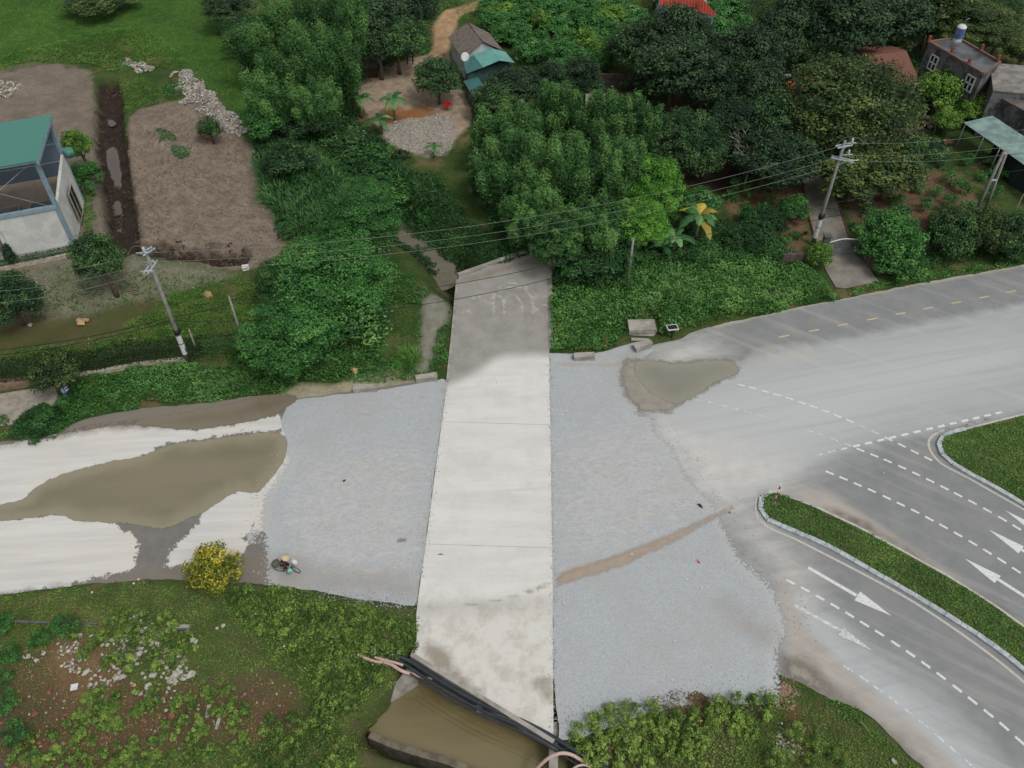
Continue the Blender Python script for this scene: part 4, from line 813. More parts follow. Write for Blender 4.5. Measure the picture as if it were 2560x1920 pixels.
cover('bank_dry_grass', [(0,1500),(400,1462),(700,1475),(1000,1522),(960,1700),(900,1990),(0,1990)], 14, .18, 'dryg', .12, asp=.25, up=.6, seed=31)
cover('bank_dry_grass', [(1400,1850),(1590,1775),(1950,1705),(2300,1930),(2300,1990),(1395,1990)], 14, .18, 'dryg', .12, asp=.25, up=.6, seed=33)
cover('lawn_dry_grass', [(60,870),(300,850),(380,790),(560,710),(680,720),(690,860),(450,900),(120,930)], 16, .2, 'dryg', .2, asp=.25, up=.6, seed=35)

cover('strip_grass', [(-60,700),(60,670),(185,650),(300,640),(560,672),(600,690),(480,715),(380,745),(200,790),(0,815),(-60,830)], 9, .2, 'grass', .15, asp=.3, up=.6, seed=41)
cover('strip_weeds', [(180,660),(330,690),(560,690),(640,690),(480,740),(400,760),(200,780),(60,760)], 6, .22, 'mid', .2, seed=43)
cover('bank_fine_grass', [(0,1496),(400,1458),(700,1472),(1000,1520),(1040,1560),(960,1700),(900,1990),(0,1990)], 40, .1, 'grass', .12, asp=.3, up=.6, seed=45)
cover('bank_fine_grass', [(1400,1860),(1590,1775),(1950,1700),(2300,1930),(2300,1990),(1395,1990)], 50, .1, 'weed', .12, asp=.3, up=.6, seed=47)
# ================================================================ OBJECTS
concrete = simple('concrete_weathered', C(176, 172, 162), C(140, 136, 126), 1.2, .9, .2)
concrete_d = simple('concrete_old_dark', C(112, 110, 106), C(78, 78, 76), .9, .95, .2)
pole_m = simple('pole_concrete', C(150, 148, 142), C(126, 124, 118), 2, .85, .15)
galv = simple('galvanised_steel', C(190, 200, 204), C(160, 172, 178), 3, .5, 0, .5)
white_m = simple('white_paint', C(226, 228, 226), C(204, 206, 204), 2, .6)
black_m = simple('black_rubber', C(44, 46, 50), C(32, 33, 36), 3, .55)
wirem = simple('wire_aluminium', C(128, 136, 122), C(112, 120, 106), 1, .7)
cablem = simple('cable_black', C(40, 42, 40), C(30, 30, 30), 1, .7)
glass_opening_d = simple('dark_glass_and_opening', C(30, 38, 44), C(22, 28, 32), 1, .15, 0, .5)
wood = simple('wood_stick', C(150, 136, 110), C(110, 98, 78), 3, .9)
brick = simple('brick_old', C(104, 92, 86), C(74, 68, 64), 2.5, .95, .4)
redpaint = simple('red_paint', C(190, 56, 44), C(160, 48, 40), 3, .6)
stone_w = simple('stone_pale', C(188, 186, 176), C(152, 149, 138), 1.5, .9, .3)
stone_r = simple('stone_red', C(150, 96, 80), C(112, 72, 60), 1.5, .9, .3)
stone_t = simple('stone_tan', C(190, 160, 118), C(150, 122, 86), 1.5, .9, .3)
paint_w = NM('road_paint_white', .8, .3); paint_w = paint_w.done(paint_w.mix(paint_w.mr(paint_w.noise(7, 5, .75), .48, .7), C(222, 224, 222), C(176, 178, 176)))
paint_f = NM('road_paint_faded', .85, .2); paint_f = paint_f.done(paint_f.mix(paint_f.mr(paint_f.noise(5, 5, .75), .42, .56), C(218, 220, 216), C(184, 186, 184)))
paint_y = simple('road_paint_yellow', C(216, 196, 144), C(186, 176, 148), 6, .8)
def thing(name, b, label, cat, group=None): return empty(name, b, label, cat, group)
def local(e, p): return Vector(p) - e.location
# ---------------------------------------------------------------- bridge
DZ = .05
bo = px(1250, 1200); br = thing('bridge', (bo.x, bo.y, 0), 'long pale concrete bridge slab crossing the road from the gully to the pond', 'bridge')
m = NM('bridge_concrete', .88, .25)
bs = m.mix(m.mr(m.noise(.6, 5, .7), .3, .7), C(160, 157, 149), C(144, 141, 134))
bs = m.mix(m.mr(m.noise(2.5, 5, .75), .55, .75, 0, .7), bs, C(188, 184, 174))
lines = m.mr(m.math('ADD', m.attr('m_line'), m.math('MULTIPLY', m.math('SUBTRACT', m.noise(3.5, 5, .75), .5), .2)), -.16, -.02, 0, .5)
bs = m.mix(lines, bs, C(206, 202, 190))
st = m.noise(.5, 5, .7, m.map((.25, 1.4, 1), R(2)))
pal = m.mix(m.mr(st, .3, .7), C(222, 220, 214), C(210, 208, 202)); pal = m.mix(m.mr(m.noise(4, 5, .8), .56, .8, 0, .6), pal, C(182, 179, 172)); pal = m.mix(m.mr(m.noise(.35, 5, .75), .45, .7, 0, .5), pal, C(196, 195, 190)); pal = m.mix(m.mr(m.noise(1.0, 4, .6, m.map((.05, 1.3, 1), R(5))), .55, .75, 0, .3), pal, C(184, 182, 176))
bs = m.mix(m.mr(m.math('ADD', m.attr('m_bright'), m.math('MULTIPLY', m.math('SUBTRACT', m.noise(.6, 5, .7), .5), .9)), -.6, .9), bs, pal)
bs = m.mix(m.mr(m.math('ADD', m.attr('m_near'), m.math('MULTIPLY', m.math('SUBTRACT', m.noise(.8, 5, .7), .5), .9)), -1.6, 1.6), bs, m.mix(m.mr(m.noise(.7, 5, .75), .4, .7), C(214, 211, 203), C(190, 186, 176)))
bs = m.mix(m.mr(m.math('ADD', m.attr('m_stain'), m.math('MULTIPLY', m.math('SUBTRACT', m.noise(1.3, 5, .7), .5), 1.2)), -.3, .5, 0, .75), bs, C(134, 124, 106))
m.bump(m.noise(12, 4), .15, .01); brm = m.done(bs)
def zz(pts, o=(1120, 580), s=7.9): return P2([(o[0] + a / s, o[1] + b / s) for a, b in pts])
LINES = [zz(l) for l in ([(1000,1100),(1150,1030),(1300,1010),(1450,1040),(1600,1120),(1700,1230),(1750,1340)], [(1010,1200),(1150,1110),(1300,1090),(1450,1110),(1570,1180),(1640,1300),(1680,1450),(1670,1640)], [(1110,1640),(1100,1450),(1140,1320),(1220,1240),(1310,1245),(1390,1320),(1450,1420),(1470,1600)], [(900,1640),(905,1430),(930,1300),(1010,1270),(1080,1300),(1090,1400)], [(470,1300),(550,1340)], [(600,1270),(710,1350),(780,1440)], [(830,1400),(860,1330),(930,1220)], [(280,1600),(400,1550),(480,1620)], [(1770,1280),(1860,1290),(1980,1280)], [(1880,1455),(1970,1455)], [(1760,1600),(1755,1500)])]
lf = lambda X, Y: -np.minimum.reduce([sdl(l, X, Y) for l in LINES])
BF = dict(line=lf, bright=PF([(900,1010),(1080,985),(1122,958),(1180,934),(1230,898),(1262,886),(1340,884),(1374,886),(1600,900),(1600,1520),(1300,1508),(1045,1520),(800,1530)], 0), near=PF([(700,1528),(1040,1518),(1383,1498),(1600,1490),(1600,1990),(700,1990)], 0),
 stain=umax([PF([(1050,1600),(1090,1605),(1130,1640),(1150,1680),(1230,1740),(1180,1740),(1060,1660)]), PF([(1330,1700),(1384,1680),(1384,1760),(1370,1760),(1330,1720)]), PF([(1150,700),(1290,655),(1372,640),(1372,665),(1290,668),(1150,716)])]))
edgeL = [(1147, 690), (1119.5, 954), (1100, 1090), (1083, 1220), (1065, 1359), (1052, 1450), (1041, 1535), (1042, 1600), (1027, 1636)]
edgeR = [(1373, 600), (1373, 882), (1373.5, 960), (1376, 1090), (1378, 1220), (1380, 1359), (1381.5, 1440), (1382, 1600), (1384, 1856)]
def atv(E, v):
    for (a, b), (c, d) in zip(E, E[1:]):
        if b <= v <= d: return a + (c - a) * (v - b) / (d - b)
    return E[-1][0]
def slabpoly(vl0, vr0, vl1, vr1):
    L = [(atv(edgeL, vl0), vl0)] + [p for p in edgeL if vl0 < p[1] < vl1] + [(atv(edgeL, vl1), vl1)]
    Rr = [(atv(edgeR, vr0), vr0)] + [p for p in edgeR if vr0 < p[1] < vr1] + [(atv(edgeR, vr1), vr1)]
    return L + Rr[::-1]
def at_parent(o, e):
    o.parent = e; o.location = -e.location; return o
for i, (a, b, c, d, stp) in enumerate(((690, 604, 1055, 1063, .3), (1055.5, 1063.5, 1360.5, 1370.5, .45), (1361.1, 1371.1, 1636, 1856, .5))):
    at_parent(sheet('deck_slab', P2(slabpoly(a, b, c, d)), DZ, brm, stp, BF, 0, None, 0, kind=None), br)
deck = MB(); pp = P2(slabpoly(690, 604, 1636, 1856)); deck.prism(pp, -.55, DZ - .012)
at_parent(deck.build('girder', concrete_d, None), br)
def wallstrip(pts, z0, z1, w):
    mb = MB()
    for (a, b) in zip(pts, pts[1:]):
        A, B = Vector(a), Vector(b); mb.beam((A.x, A.y, (z0 + z1) / 2), (B.x, B.y, (z0 + z1) / 2), w, z1 - z0)
    return mb
at_parent(wallstrip([px(1145, 692), px(1310, 634), px(1378, 608)], -.5, .32, .36).build('parapet', concrete, None), br)
at_parent(wallstrip([px(1143.5, 702), px(1132, 830), px(1119, 955)], -.5, .16, .22).build('parapet', concrete, None), br)
at_parent(wallstrip([px(1376.5, 640), px(1377, 760), px(1377, 872)], -.5, .12, .3).build('parapet', concrete, None), br)
at_parent(wallstrip([px(1029, 1639), px(1200, 1744), px(1384, 1857)], -.6, .2, .26).build('parapet', concrete, None), br)
w0, w1 = px(1032, 1676, -.5), px(966, 1752, -1.7); mb = MB(); t = (w1 - w0); t.z = 0; n = t.normalized().orthogonal() if False else Vector((-t.y, t.x, 0)).normalized() * .3
mb.add([w0 - n * 1.3, w0 + n * 1.3, w1 + n * .8, w1 - n * .8] + [Vector((p.x, p.y, -3)) for p in (w0 - n * 1.6, w0 + n * 1.6, w1 + n, w1 - n)], [(0, 1, 2, 3), (4, 7, 6, 5), (0, 4, 5, 1), (1, 5, 6, 2), (2, 6, 7, 3), (3, 7, 4, 0)])
at_parent(mb.build('wing_wall', concrete, None), br)
mb = MB(); a, b = px(1385, 1800, -.1), px(1383, 1990, -.5); mb.beam((a.x, a.y, -1.6), (b.x, b.y, -1.75), .5, 2.7); at_parent(mb.build('wing_wall', concrete, None), br)
mb = MB(); a = px(1198, 1765, -1.2); mb.box((a.x, a.y, -1.9), (.34, .34, 2.4)); at_parent(mb.build('pier', concrete, None), br)
ww = wallstrip([px(u, v, -1.25) for u, v in ((924, 1836), (955, 1850), (990, 1864), (1045, 1881), (1110, 1899), (1165, 1920), (1230, 1945))], -3, -1.25, .4); tag(ww.build('pond_wall', simple('concrete_mossy', C(132, 124, 108), C(92, 86, 72), 1.5, .95, .3), None), 'low mossy concrete wall holding the near side of the pond', 'wall')
def bez(pts, n=6):
    P = [Vector(p) for p in pts]; o = []
    for i in range(len(P) - 1):
        p0, p1, p2, p3 = P[max(i - 1, 0)], P[i], P[i + 1], P[min(i + 2, len(P) - 1)]
        for k in range(n):
            t = k / n; o.append(.5 * ((2 * p1) + (p2 - p0) * t + (2 * p0 - 5 * p1 + 4 * p2 - p3) * t * t + (3 * p1 - p0 - 3 * p2 + p3) * t ** 3))
    return o + [P[-1]]
pipe_m = simple('pipe_black_plastic', C(52, 60, 72), C(40, 46, 56), 1.5, .35, 0, .5)
hose_m = simple('hose_pink', C(206, 178, 164), C(188, 158, 144), 2, .6)
for off, r, lb in (((4, -4), .135, 'thick black pipe lying nearest the bridge edge above the pond'), ((-6, 7), .1, 'outer black pipe hanging beside the thick one above the pond'), ((-14, 16), .06, 'thin black pipe lowest of the three above the pond')):
    P = [px(u + off[0], v + off[1], z) for u, v, z in ((918, 1618, .05), (965, 1634, .12), (1000, 1648, .1), (1030, 1662, .05), (1100, 1708, .0), (1200, 1764, .0), (1300, 1806, .05), (1367, 1840, .05), (1454, 1893, .1), (1530, 1936, .1), (1600, 1975, .1))]
    mb = MB(); mb.tube(bez(P, 5), r, 12); tag(mb.build('pipe', pipe_m), lb, 'pipe')
for pts, r, lb in (([(895,1636,.2),(918,1647,.25),(938,1654,.2),(961,1656,.2),(981,1663,.3),(1000,1675,.3),(1018,1682,.1),(1036,1686,-.2),(1054,1692,-.35),(1067,1696,-.35),(1082,1694,-.3)], .1, 'long pink hose curving over the wing wall of the bridge'), ([(936,1643,.25),(963,1650,.3),(986,1656,.3),(1008,1663,.2)], .08, 'short pink hose lying beside the black pipes'), ([(1330,1935,-.5),(1344,1919,-.1),(1360,1904,.3),(1375,1893,.6),(1394,1885,.75),(1410,1883,.75),(1429,1887,.6),(1449,1898,.4),(1470,1911,.25),(1500,1930,.1)], .1, 'arched pink hose at the bottom edge over the black pipes'), ([(1425,1930,.2),(1440,1917,.4),(1460,1912,.4),(1480,1920,.2)], .07, 'small pink hose loop under the arched one at the bottom edge')):
    mb = MB(); mb.tube(bez([px(*p) for p in pts], 5), r, 10); tag(mb.build('hose', hose_m), lb, 'hose')
# ---------------------------------------------------------------- stones, blocks, litter
def rock(name, u, v, d, mat, label, cat, group=None, flat=.5, dz=0, seed=None, ang=None, asp=1.0):
    b = G(u, v); r = d / 2 * mpp(b); rs = random.Random(seed if seed is not None else int(u * 7 + v)); bm = bmesh.new()
    for i in range(11):
        a = rs.uniform(0, 6.28); e = rs.uniform(-.9, .9); q = rs.uniform(.8, 1.05); bm.verts.new((math.cos(a) * math.sqrt(1 - e * e) * q * r, math.sin(a) * math.sqrt(1 - e * e) * q * r * asp, e * r * flat))
    bmesh.ops.convex_hull(bm, input=bm.verts); 
    for vtx in [x for x in bm.verts if not x.link_faces]: bm.verts.remove(vtx)
    me = bpy.data.meshes.new(name); bm.to_mesh(me); bm.free(); o = link(name, me, None, mat); o.location = (b.x, b.y, b.z + r * flat * .5 + dz + .04); o.rotation_euler = (rs.uniform(-.3, .3), rs.uniform(-.3, .3), ang if ang is not None else rs.uniform(0, 6.28))
    return tag(o, label, cat, group)
def slabst(name, u, v, w, l, h, ang, mat, label, cat, group=None, tilt=(0, 0), dz=0, bev=.03):
    b = G(u, v); s = mpp(b); mb = MB(); mb.box((0, 0, 0), (w * s, l * s, h)); me = mb.mesh(name)
    bm = bmesh.new(); bm.from_mesh(me); bmesh.ops.bevel(bm, geom=bm.edges, offset=min(bev, h * .2), segments=1)
    for vt in bm.verts: vt.co += Vector((random.uniform(-1, 1), random.uniform(-1, 1), random.uniform(-1, 1))) * min(bev, h * .12)
    bm.to_mesh(me); bm.free(); o = link(name, me, None, mat); o.location = (b.x, b.y, b.z + h / 2 + dz + .05); o.rotation_euler = (tilt[0], tilt[1], ang); return tag(o, label, cat, group)
Z8 = lambda x, y: (60 + x / 4.608, 1540 + y / 4.608)
for x, y, d in ((1150,715,95),(730,645,80),(1450,830,100),(1930,690,120),(1495,690,100),(1350,900,80),(1420,930,75),(1535,955,80),(1835,740,80),(1075,730,90),(780,730,50),(825,700,50),(830,920,55),(910,940,50),(1590,715,45),(1670,745,60),(1740,870,35),(1650,885,45),(1675,840,50),(1700,955,40),(1620,995,35),(1645,1095,50),(1740,770,30),(1560,795,30),(1525,890,40),(235,435,75),(55,480,65),(110,490,35),(155,520,60),(405,325,50),(15,480,50),(570,515,60),(520,590,50),(915,350,70),(1360,380,70),(1350,440,90),(1485,305,60),(1940,285,80),(1980,310,75),(1700,495,80),(1655,600,70),(1810,660,70),(1740,700,110),(1045,595,50),(960,780,50),(935,740,50),(900,745,45),(1010,810,30),(770,800,70),(840,790,50),(790,240,60),(1290,520,60),(1310,560,50),(1380,670,60),(1400,720,50),(700,690,60),(880,640,45),(980,640,40),(890,710,40),(1110,660,60),(1240,780,30),(2230,150,50),(2300,120,60)):
    u, v = Z8(x, y); rock('stone', u, v, d / 4.608 * 1.1, stone_w, 'pale broken stone in the rubble among the weeds at the lower left', 'stone', 'pale broken stones', .35, .06)
u, v = Z8(590, 832); slabst('floor_tile', u, v, 17, 17, .05, .25, white_m, 'clean white square tile lying alone left of the rubble', 'tile', dz=.08)
u, v = Z8(1275, 805); rock('stone', u, v, 13, stone_t, 'yellowish stone between the two heaps of pale rubble', 'stone', None, .4, .06)
u, v = Z8(620, 235); slabst('concrete_lump', u, v, 26, 8, .2, .0, concrete, 'flat pale concrete strip above the rubble at the lower left', 'concrete slab')
u, v = Z8(1820, 142); slabst('concrete_lump', u, v, 42, 9, .25, -.03, concrete, 'long white-faced concrete beam near the foot of the topiary shrub', 'concrete slab')
u, v = Z8(1740, 165); slabst('concrete_lump', u, v, 62, 8, .2, 0, concrete_d, 'dark stained concrete beam beside the white-faced one', 'concrete slab')
u, v = Z8(2130, 1110); slabst('plank', u, v, 9, 34, .15, .05, concrete, 'grey rectangular post fragment lying in the red soil', 'concrete slab')
u, v = Z8(2010, 1240); slabst('plank', u, v, 12, 30, .15, -.75, concrete_d, 'weathered grey slab leaning beside the post fragment', 'concrete slab')
slabst('plank', 546, 1812, 8, 28, .14, -.05, concrete, 'pale grey slab half hidden in the weeds right of the post fragment', 'concrete slab')
slabst('kerb_ruin', 132, 1559, 232, 5, .16, -.03, concrete_d, 'long dark concrete kerb running through the weeds at the lower left', 'kerb')
for x, y, d in ((310,890,100),(130,1130,80),(1960,930,70),(1700,1160,80),(2140,880,50),(1340,1270,50),(360,720,60),(180,1470,60),(230,1290,50),(1640,940,60)):
    u, v = Z8(x, y); rock('stone', u, v, d / 4.608 * 1.2, stone_r, 'reddish stone half buried in the red soil at the lower left', 'stone', 'reddish stones', .4, 0)
rock('stone', 20, 1910, 30, concrete_d, 'grey rock at the bottom left corner', 'stone', None, .4); rock('stone', 197, 1822, 14, concrete_d, 'dark grey round stone among the bottom left weeds', 'stone', None, .5, .05)
rock('stone', 1536, 1872, 20, stone_r, 'pinkish stone on the bank right of the black pipes', 'stone', None, .4, .05); rock('stone', 1505, 1834, 10, stone_w, 'small pale stone above the pinkish one', 'stone', None, .5, .1)
rock('stone', 2236, 1906, 22, concrete, 'grey stone at the bottom edge beside the dusty road', 'stone', None, .5, .05)
rock('boulder', 203, 810, 34, stone_t, 'tan lumpy boulder on the grass strip at the left', 'boulder', None, .45, .05, asp=.8); rock('boulder', 216, 803, 20, stone_t, 'smaller tan lump leaning on the lumpy boulder', 'boulder', None, .5, .08)
rock('boulder', 520, 744, 30, stone_t, 'upright tan boulder on the grass right of the tall pole', 'boulder', None, .9, .1, asp=.7)
rock('boulder', 889, 930, 28, stone_t, 'tan boulder at the foot of the thicket by the road', 'boulder', None, .7, .05); rock('boulder', 858, 852, 16, stone_t, 'small tan rock standing in the thicket', 'boulder', None, 1.2, .15)
rock('stone', 77, 816, 14, stone_w, 'pale stone beside the tree at the left edge', 'stone', None, .5, .05); rock('boulder', 1512, 862, 52, stone_t, 'tan earth-coloured boulder between two road blocks', 'boulder', None, .3, 0, asp=.6)
slabst('styrofoam_block', 615, 673, 17, 15, .3, .25, white_m, 'white square block at the edge of the dirt lot ditch', 'block')
for u, v, w, l, h, a, lb in ((914, 972, 58, 16, .45, .02, 'leftmost concrete road block beside the sandy verge'), (1067, 946, 56, 16, .45, .12, 'concrete road block beside the left edge of the bridge'), (1460, 893, 52, 17, .5, .07, 'concrete road block right of the bridge'), (1606, 868, 46, 19, .6, .36, 'tilted concrete road block in front of the broken slab')):
    slabst('road_block', u, v + 4, w, l, h, a, concrete, lb, 'concrete block', 'concrete road blocks', dz=-.05, bev=.06)
slabst('broken_slab', 1603, 826, 66, 42, .6, .02, concrete, 'large broken concrete slab with a sunken top at the verge', 'concrete slab', bev=.12)
slabst('broken_slab', 1600, 852, 44, 10, .12, -.1, concrete, 'thin broken concrete piece under the large broken slab', 'concrete slab')
slabst('concrete_cube', 1228, 1731, 18, 17, .38, .55, concrete, 'concrete cube standing on the near end of the bridge', 'concrete block', dz=.0)
b = px(921, 1828, -.5); bm = bmesh.new(); bmesh.ops.create_icosphere(bm, subdivisions=3, radius=.32)
for vt in bm.verts: vt.co *= 1 + .5 * (random.random() - .5) * .6 + .2 * math.sin(vt.co.x * 14) * math.cos(vt.co.y * 11); vt.co.z *= .7
me = bpy.data.meshes.new('plastic_bag'); bm.to_mesh(me); bm.free(); o = link('plastic_bag', me, None, white_m); g = gz(b.x, b.y); o.location = (px(921, 1828, g).x, px(921, 1828, g).y, g + .25); tag(o, 'crumpled white plastic bag at the end of the pond wall', 'bag')
def patch(name, pts, z, mat, label, cat, t=.02):
    mb = MB(); mb.prism([tuple(p[:2]) for p in pts], z, z + t); return tag(mb.build(name, mat), label, cat)
Zc = lambda l, o, s: [px(o[0] + a / s, o[1] + b / s) for a, b in l]
patch('black_rag', [px(1742,1261), px(1750,1260), px(1755,1266), px(1757,1271), px(1750,1269)], .02, black_m, 'flattened black rag on the gravel near the island tip', 'rag', .04)
patch('red_petal', [px(1741,1399), px(1745,1402), px(1750,1407), px(1748,1410), px(1744,1407)], .02, simple('litter_pink', C(214, 60, 96)), 'pink-red scrap lying on the crushed stone', 'litter', .03)
patch('dark_scrap', [px(857,1202), px(864,1199), px(864,1203), px(858,1206)], .02, black_m, 'small dark scrap on the gravel left of the bridge', 'litter', .03)
patch('dark_stain_rag', [px(992,1350), px(1000,1346), px(1017,1347), px(1016,1353), px(1002,1356), px(993,1357)], .014, simple('rag_grey', C(150, 150, 148)), 'grey flattened cloth on the gravel beside the bridge', 'rag', .01)
patch('twig', [px(1093,1388), px(1102,1385), px(1110,1387), px(1101,1388.5)], DZ, wood, 'short brown twig lying on the bridge slab', 'twig', .03)
patch('white_scrap', [px(1240,956), px(1246,953), px(1249,957), px(1243,960)], DZ, white_m, 'crumpled white scrap on the far part of the bridge', 'litter', .06)
patch('paper_scrap', [px(1366,1580), px(1372,1580), px(1372,1584), px(1366,1584)], DZ, white_m, 'small white paper on the right edge of the bridge', 'litter', .02)
patch('fallen_stick', [px(2148,1806), px(2160,1815), px(2174,1838), px(2172,1838), px(2158,1817), px(2147,1808)], .15, wood, 'curved pale stick on the grass beside the dusty road', 'stick', .04)
rock('stone', 2207, 1184, 8, stone_w, 'small pale stone lying on the dark asphalt lane', 'stone', None, .6); rock('stone', 1824, 1283, 8, concrete_d, 'small dark stone near the tip of the island', 'stone', None, .6)
for u, v in ((1404, 1040), (1380, 1027), (1417, 1030), (1539, 1158), (1387, 1309), (1579, 1388), (1717, 1451), (1754, 1472), (1686, 1605), (1680, 1702), (706, 1492), (904, 1543), (888, 1555), (1024, 1563), (712, 1620), (336, 1461), (231, 1483), (348, 1451), (1702, 1814), (1773, 1841), (1953, 1812), (1420, 1498), (1410, 1510), (1026, 1034)):
    b = G(u, v); mb = MB(); s = mpp(b); mb.box((0, 0, 0), (5 * s, 3.5 * s, .05), random.uniform(0, 3)); o = mb.build('litter_scrap', white_m); o.location = (b.x, b.y, max(b.z, 0) + .07); tag(o, 'tiny white scrap scattered on the gravel or verge', 'litter', 'tiny white scraps')
def chips(name, polys, n, size, mat, flat=.4, dz=.0, heap=0, seed=1):
    V = []; F = []; T = []; rs = np.random.RandomState(seed)
    for poly in polys:
        q = np.array(P2(poly)); x0, y0 = q.min(0) - .6; x1, y1 = q.max(0) + .6; X = rs.uniform(x0, x1, n * 4); Y = rs.uniform(y0, y1, n * 4); s = sdf([tuple(p) for p in q], X, Y, 3) + (fbm(X, Y, .9, seed) - .5) * 2.4; k = np.where(s > 0)[0][:n]
        for i in k:
            r = size * rs.uniform(.4, 1.3); a = rs.uniform(0, 6.28); M = Matrix.Rotation(a, 3, 'Z') @ Matrix.Rotation(rs.uniform(-.7, .7), 3, 'X'); c = Vector((X[i], Y[i], gz(X[i], Y[i]) + dz + heap * min(1, max(0, s[i])) * rs.uniform(.3, 1) + r * .15))
            b = len(V)
            for p in ((-1, -.6, 0), (.2, -.9, 0), (1, 0, 0), (.1, .8, 0), (-.9, .5, 0), (0, 0, .8)): V.append(tuple(c + M @ Vector((p[0] * r * .5, p[1] * r * .5, p[2] * r * flat)))); T.append(0)
            F += [(b + j, b + (j + 1) % 5, b + 5) for j in range(5)]
    me = bpy.data.meshes.new(name); me.from_pydata(V, [], F); me.update(); fattr(me, 'tone', np.repeat(rs.rand(len(V) // 6), 6)); return tag(link(name, me, None, mat), kind='stuff')
def edgechips(pts, n, wd, size, mat, seed, z=.02):
    rs = np.random.RandomState(seed); q = resamp(P2(pts), .05); V = []; F = []
    for i in range(n):
        p = q[rs.randint(len(q))]; r = size * rs.uniform(.4, 1.2); c = Vector((p.x + rs.normal() * wd, p.y + rs.normal() * wd, z)); M = Matrix.Rotation(rs.uniform(0, 6.28), 3, 'Z'); b = len(V)
        V += [tuple(c + M @ Vector((x * r * .5, y * r * .5, k * r * .45))) for x, y, k in ((-1, -.6, 0), (.2, -.9, 0), (1, 0, 0), (.1, .8, 0), (-.9, .5, 0), (0, 0, 1))]; F += [(b + j, b + (j + 1) % 5, b + 5) for j in range(5)]
    me = bpy.data.meshes.new('loose_gravel'); me.from_pydata(V, [], F); fattr(me, 'tone', np.repeat(rs.rand(n), 6)); tag(link('loose_gravel', me, None, mat), kind='stuff')
def tonemat(name, cols):
    m = NM(name, .85, .25); r = m.N.new('ShaderNodeValToRGB'); r.color_ramp.interpolation = 'CONSTANT'
    for i, (p, c) in enumerate(cols):
        e = r.color_ramp.elements[i] if i < 2 else r.color_ramp.elements.new(p); e.position = p; e.color = c
    m.L.new(m.attr('tone'), r.inputs[0]); return m.done(r.outputs[0])
rub = tonemat('rubbish_bits', [(0, C(192, 190, 184)), (.25, C(170, 160, 146)), (.5, C(138, 122, 104)), (.86, C(214, 216, 216)), (.9, C(120, 104, 88)), (.95, C(90, 160, 140)), (.98, C(110, 150, 190))])
rubw = tonemat('stone_bits', [(0, C(188, 184, 172)), (.4, C(156, 148, 134)), (.75, C(124, 114, 98))])
brk = tonemat('brick_bits', [(0, C(196, 104, 72)), (.5, C(206, 140, 104)), (.8, C(170, 90, 64))])
chips('rubbish_heap', [[(440,190),(470,185),(510,215),(540,260),(530,270),(480,262),(450,230)], [(450,262),(520,240),(580,290),(618,325),(605,340),(560,320),(530,300),(480,270)], [(500,310),(560,300),(620,330),(600,345),(540,325)]], 3000, .22, rub, .35, .05, .35, 3)
chips('rubbish_heap', [[(312,148),(332,150),(385,165),(380,178),(340,180),(312,160)]], 420, .26, rub, .5, .05, .3, 4)
chips('rubble', [[(-20,210),(30,212),(60,222),(45,240),(0,250),(-20,250)]], 420, .28, rubw, .4, .0, .2, 5)
chips('rubble', [[(250,1600),(300,1570),(350,1590),(340,1660),(290,1700),(240,1690)], [(320,1560),(380,1560),(400,1600),(350,1620)], [(400,1640),(470,1650),(490,1690),(440,1700),(400,1690)], [(150,1600),(210,1600),(220,1680),(170,1720),(140,1660)]], 130, .22, rubw, .4, .03, .1, 6)
chips('brick_bits', [[(482,335),(512,325),(525,345),(500,352)]], 90, .3, brk, .4, .05, .2, 7)
chips('brick_bits', [[(1930,1725),(1965,1715),(1985,1740),(1975,1765),(1940,1765)]], 300, .14, tonemat('brick_dust_bits', [(0, C(170, 130, 116)), (.5, C(140, 110, 98)), (.8, C(186, 160, 148))]), .4, .0, .08, 8)
chips('strip_stones', [[(0,700),(180,660),(320,650),(560,670),(600,690),(400,740),(200,770),(0,800)]], 420, .11, rubw, .5, .0, 0, 9)
chips('lot_stones', [[(340,320),(500,260),(640,380),(700,600),(600,650),(340,600)]], 260, .1, rubw, .5, 0, 0, 10)
clodm = tonemat('soil_clod_tones', [(0, C(118, 104, 92)), (.4, C(138, 124, 108)), (.7, C(100, 86, 74)), (.9, C(154, 142, 126))])
chips('soil_clods', [PX['lotB']], 3600, .18, clodm, .5, -.02, 0, 15); chips('soil_clods', [[(0,165),(220,175),(235,260),(250,420),(280,600),(200,640),(200,300),(0,260)]], 1500, .14, clodm, .5, -.02, 0, 16)
chips('soil_clods', [[(345,608),(600,612),(620,640),(450,650),(350,632)], PX['trench']], 500, .3, tonemat('dark_soil_tones', [(0, C(70, 56, 48)), (.5, C(54, 44, 38)), (.8, C(90, 72, 60))]), .6, -.02, 0, 17)  # darker brown clods in the pit and trench
chips('red_soil_stones', [PX['redL']], 900, .16, tonemat('red_bits', [(0, C(150, 104, 88)), (.5, C(120, 84, 70)), (.85, C(180, 160, 140))]), .5, 0, 0, 12)
chips('yard_chips', [PX['chips']], 4500, .13, rubw, .4, 0, .03, 13)
chips('verge_stones', [[(1940,1820),(1990,1800),(2010,1880),(1930,1900)], [(1560,1800),(1600,1800),(1604,1850),(1580,1860)]], 120, .18, rubw, .5, .03, .05, 14)
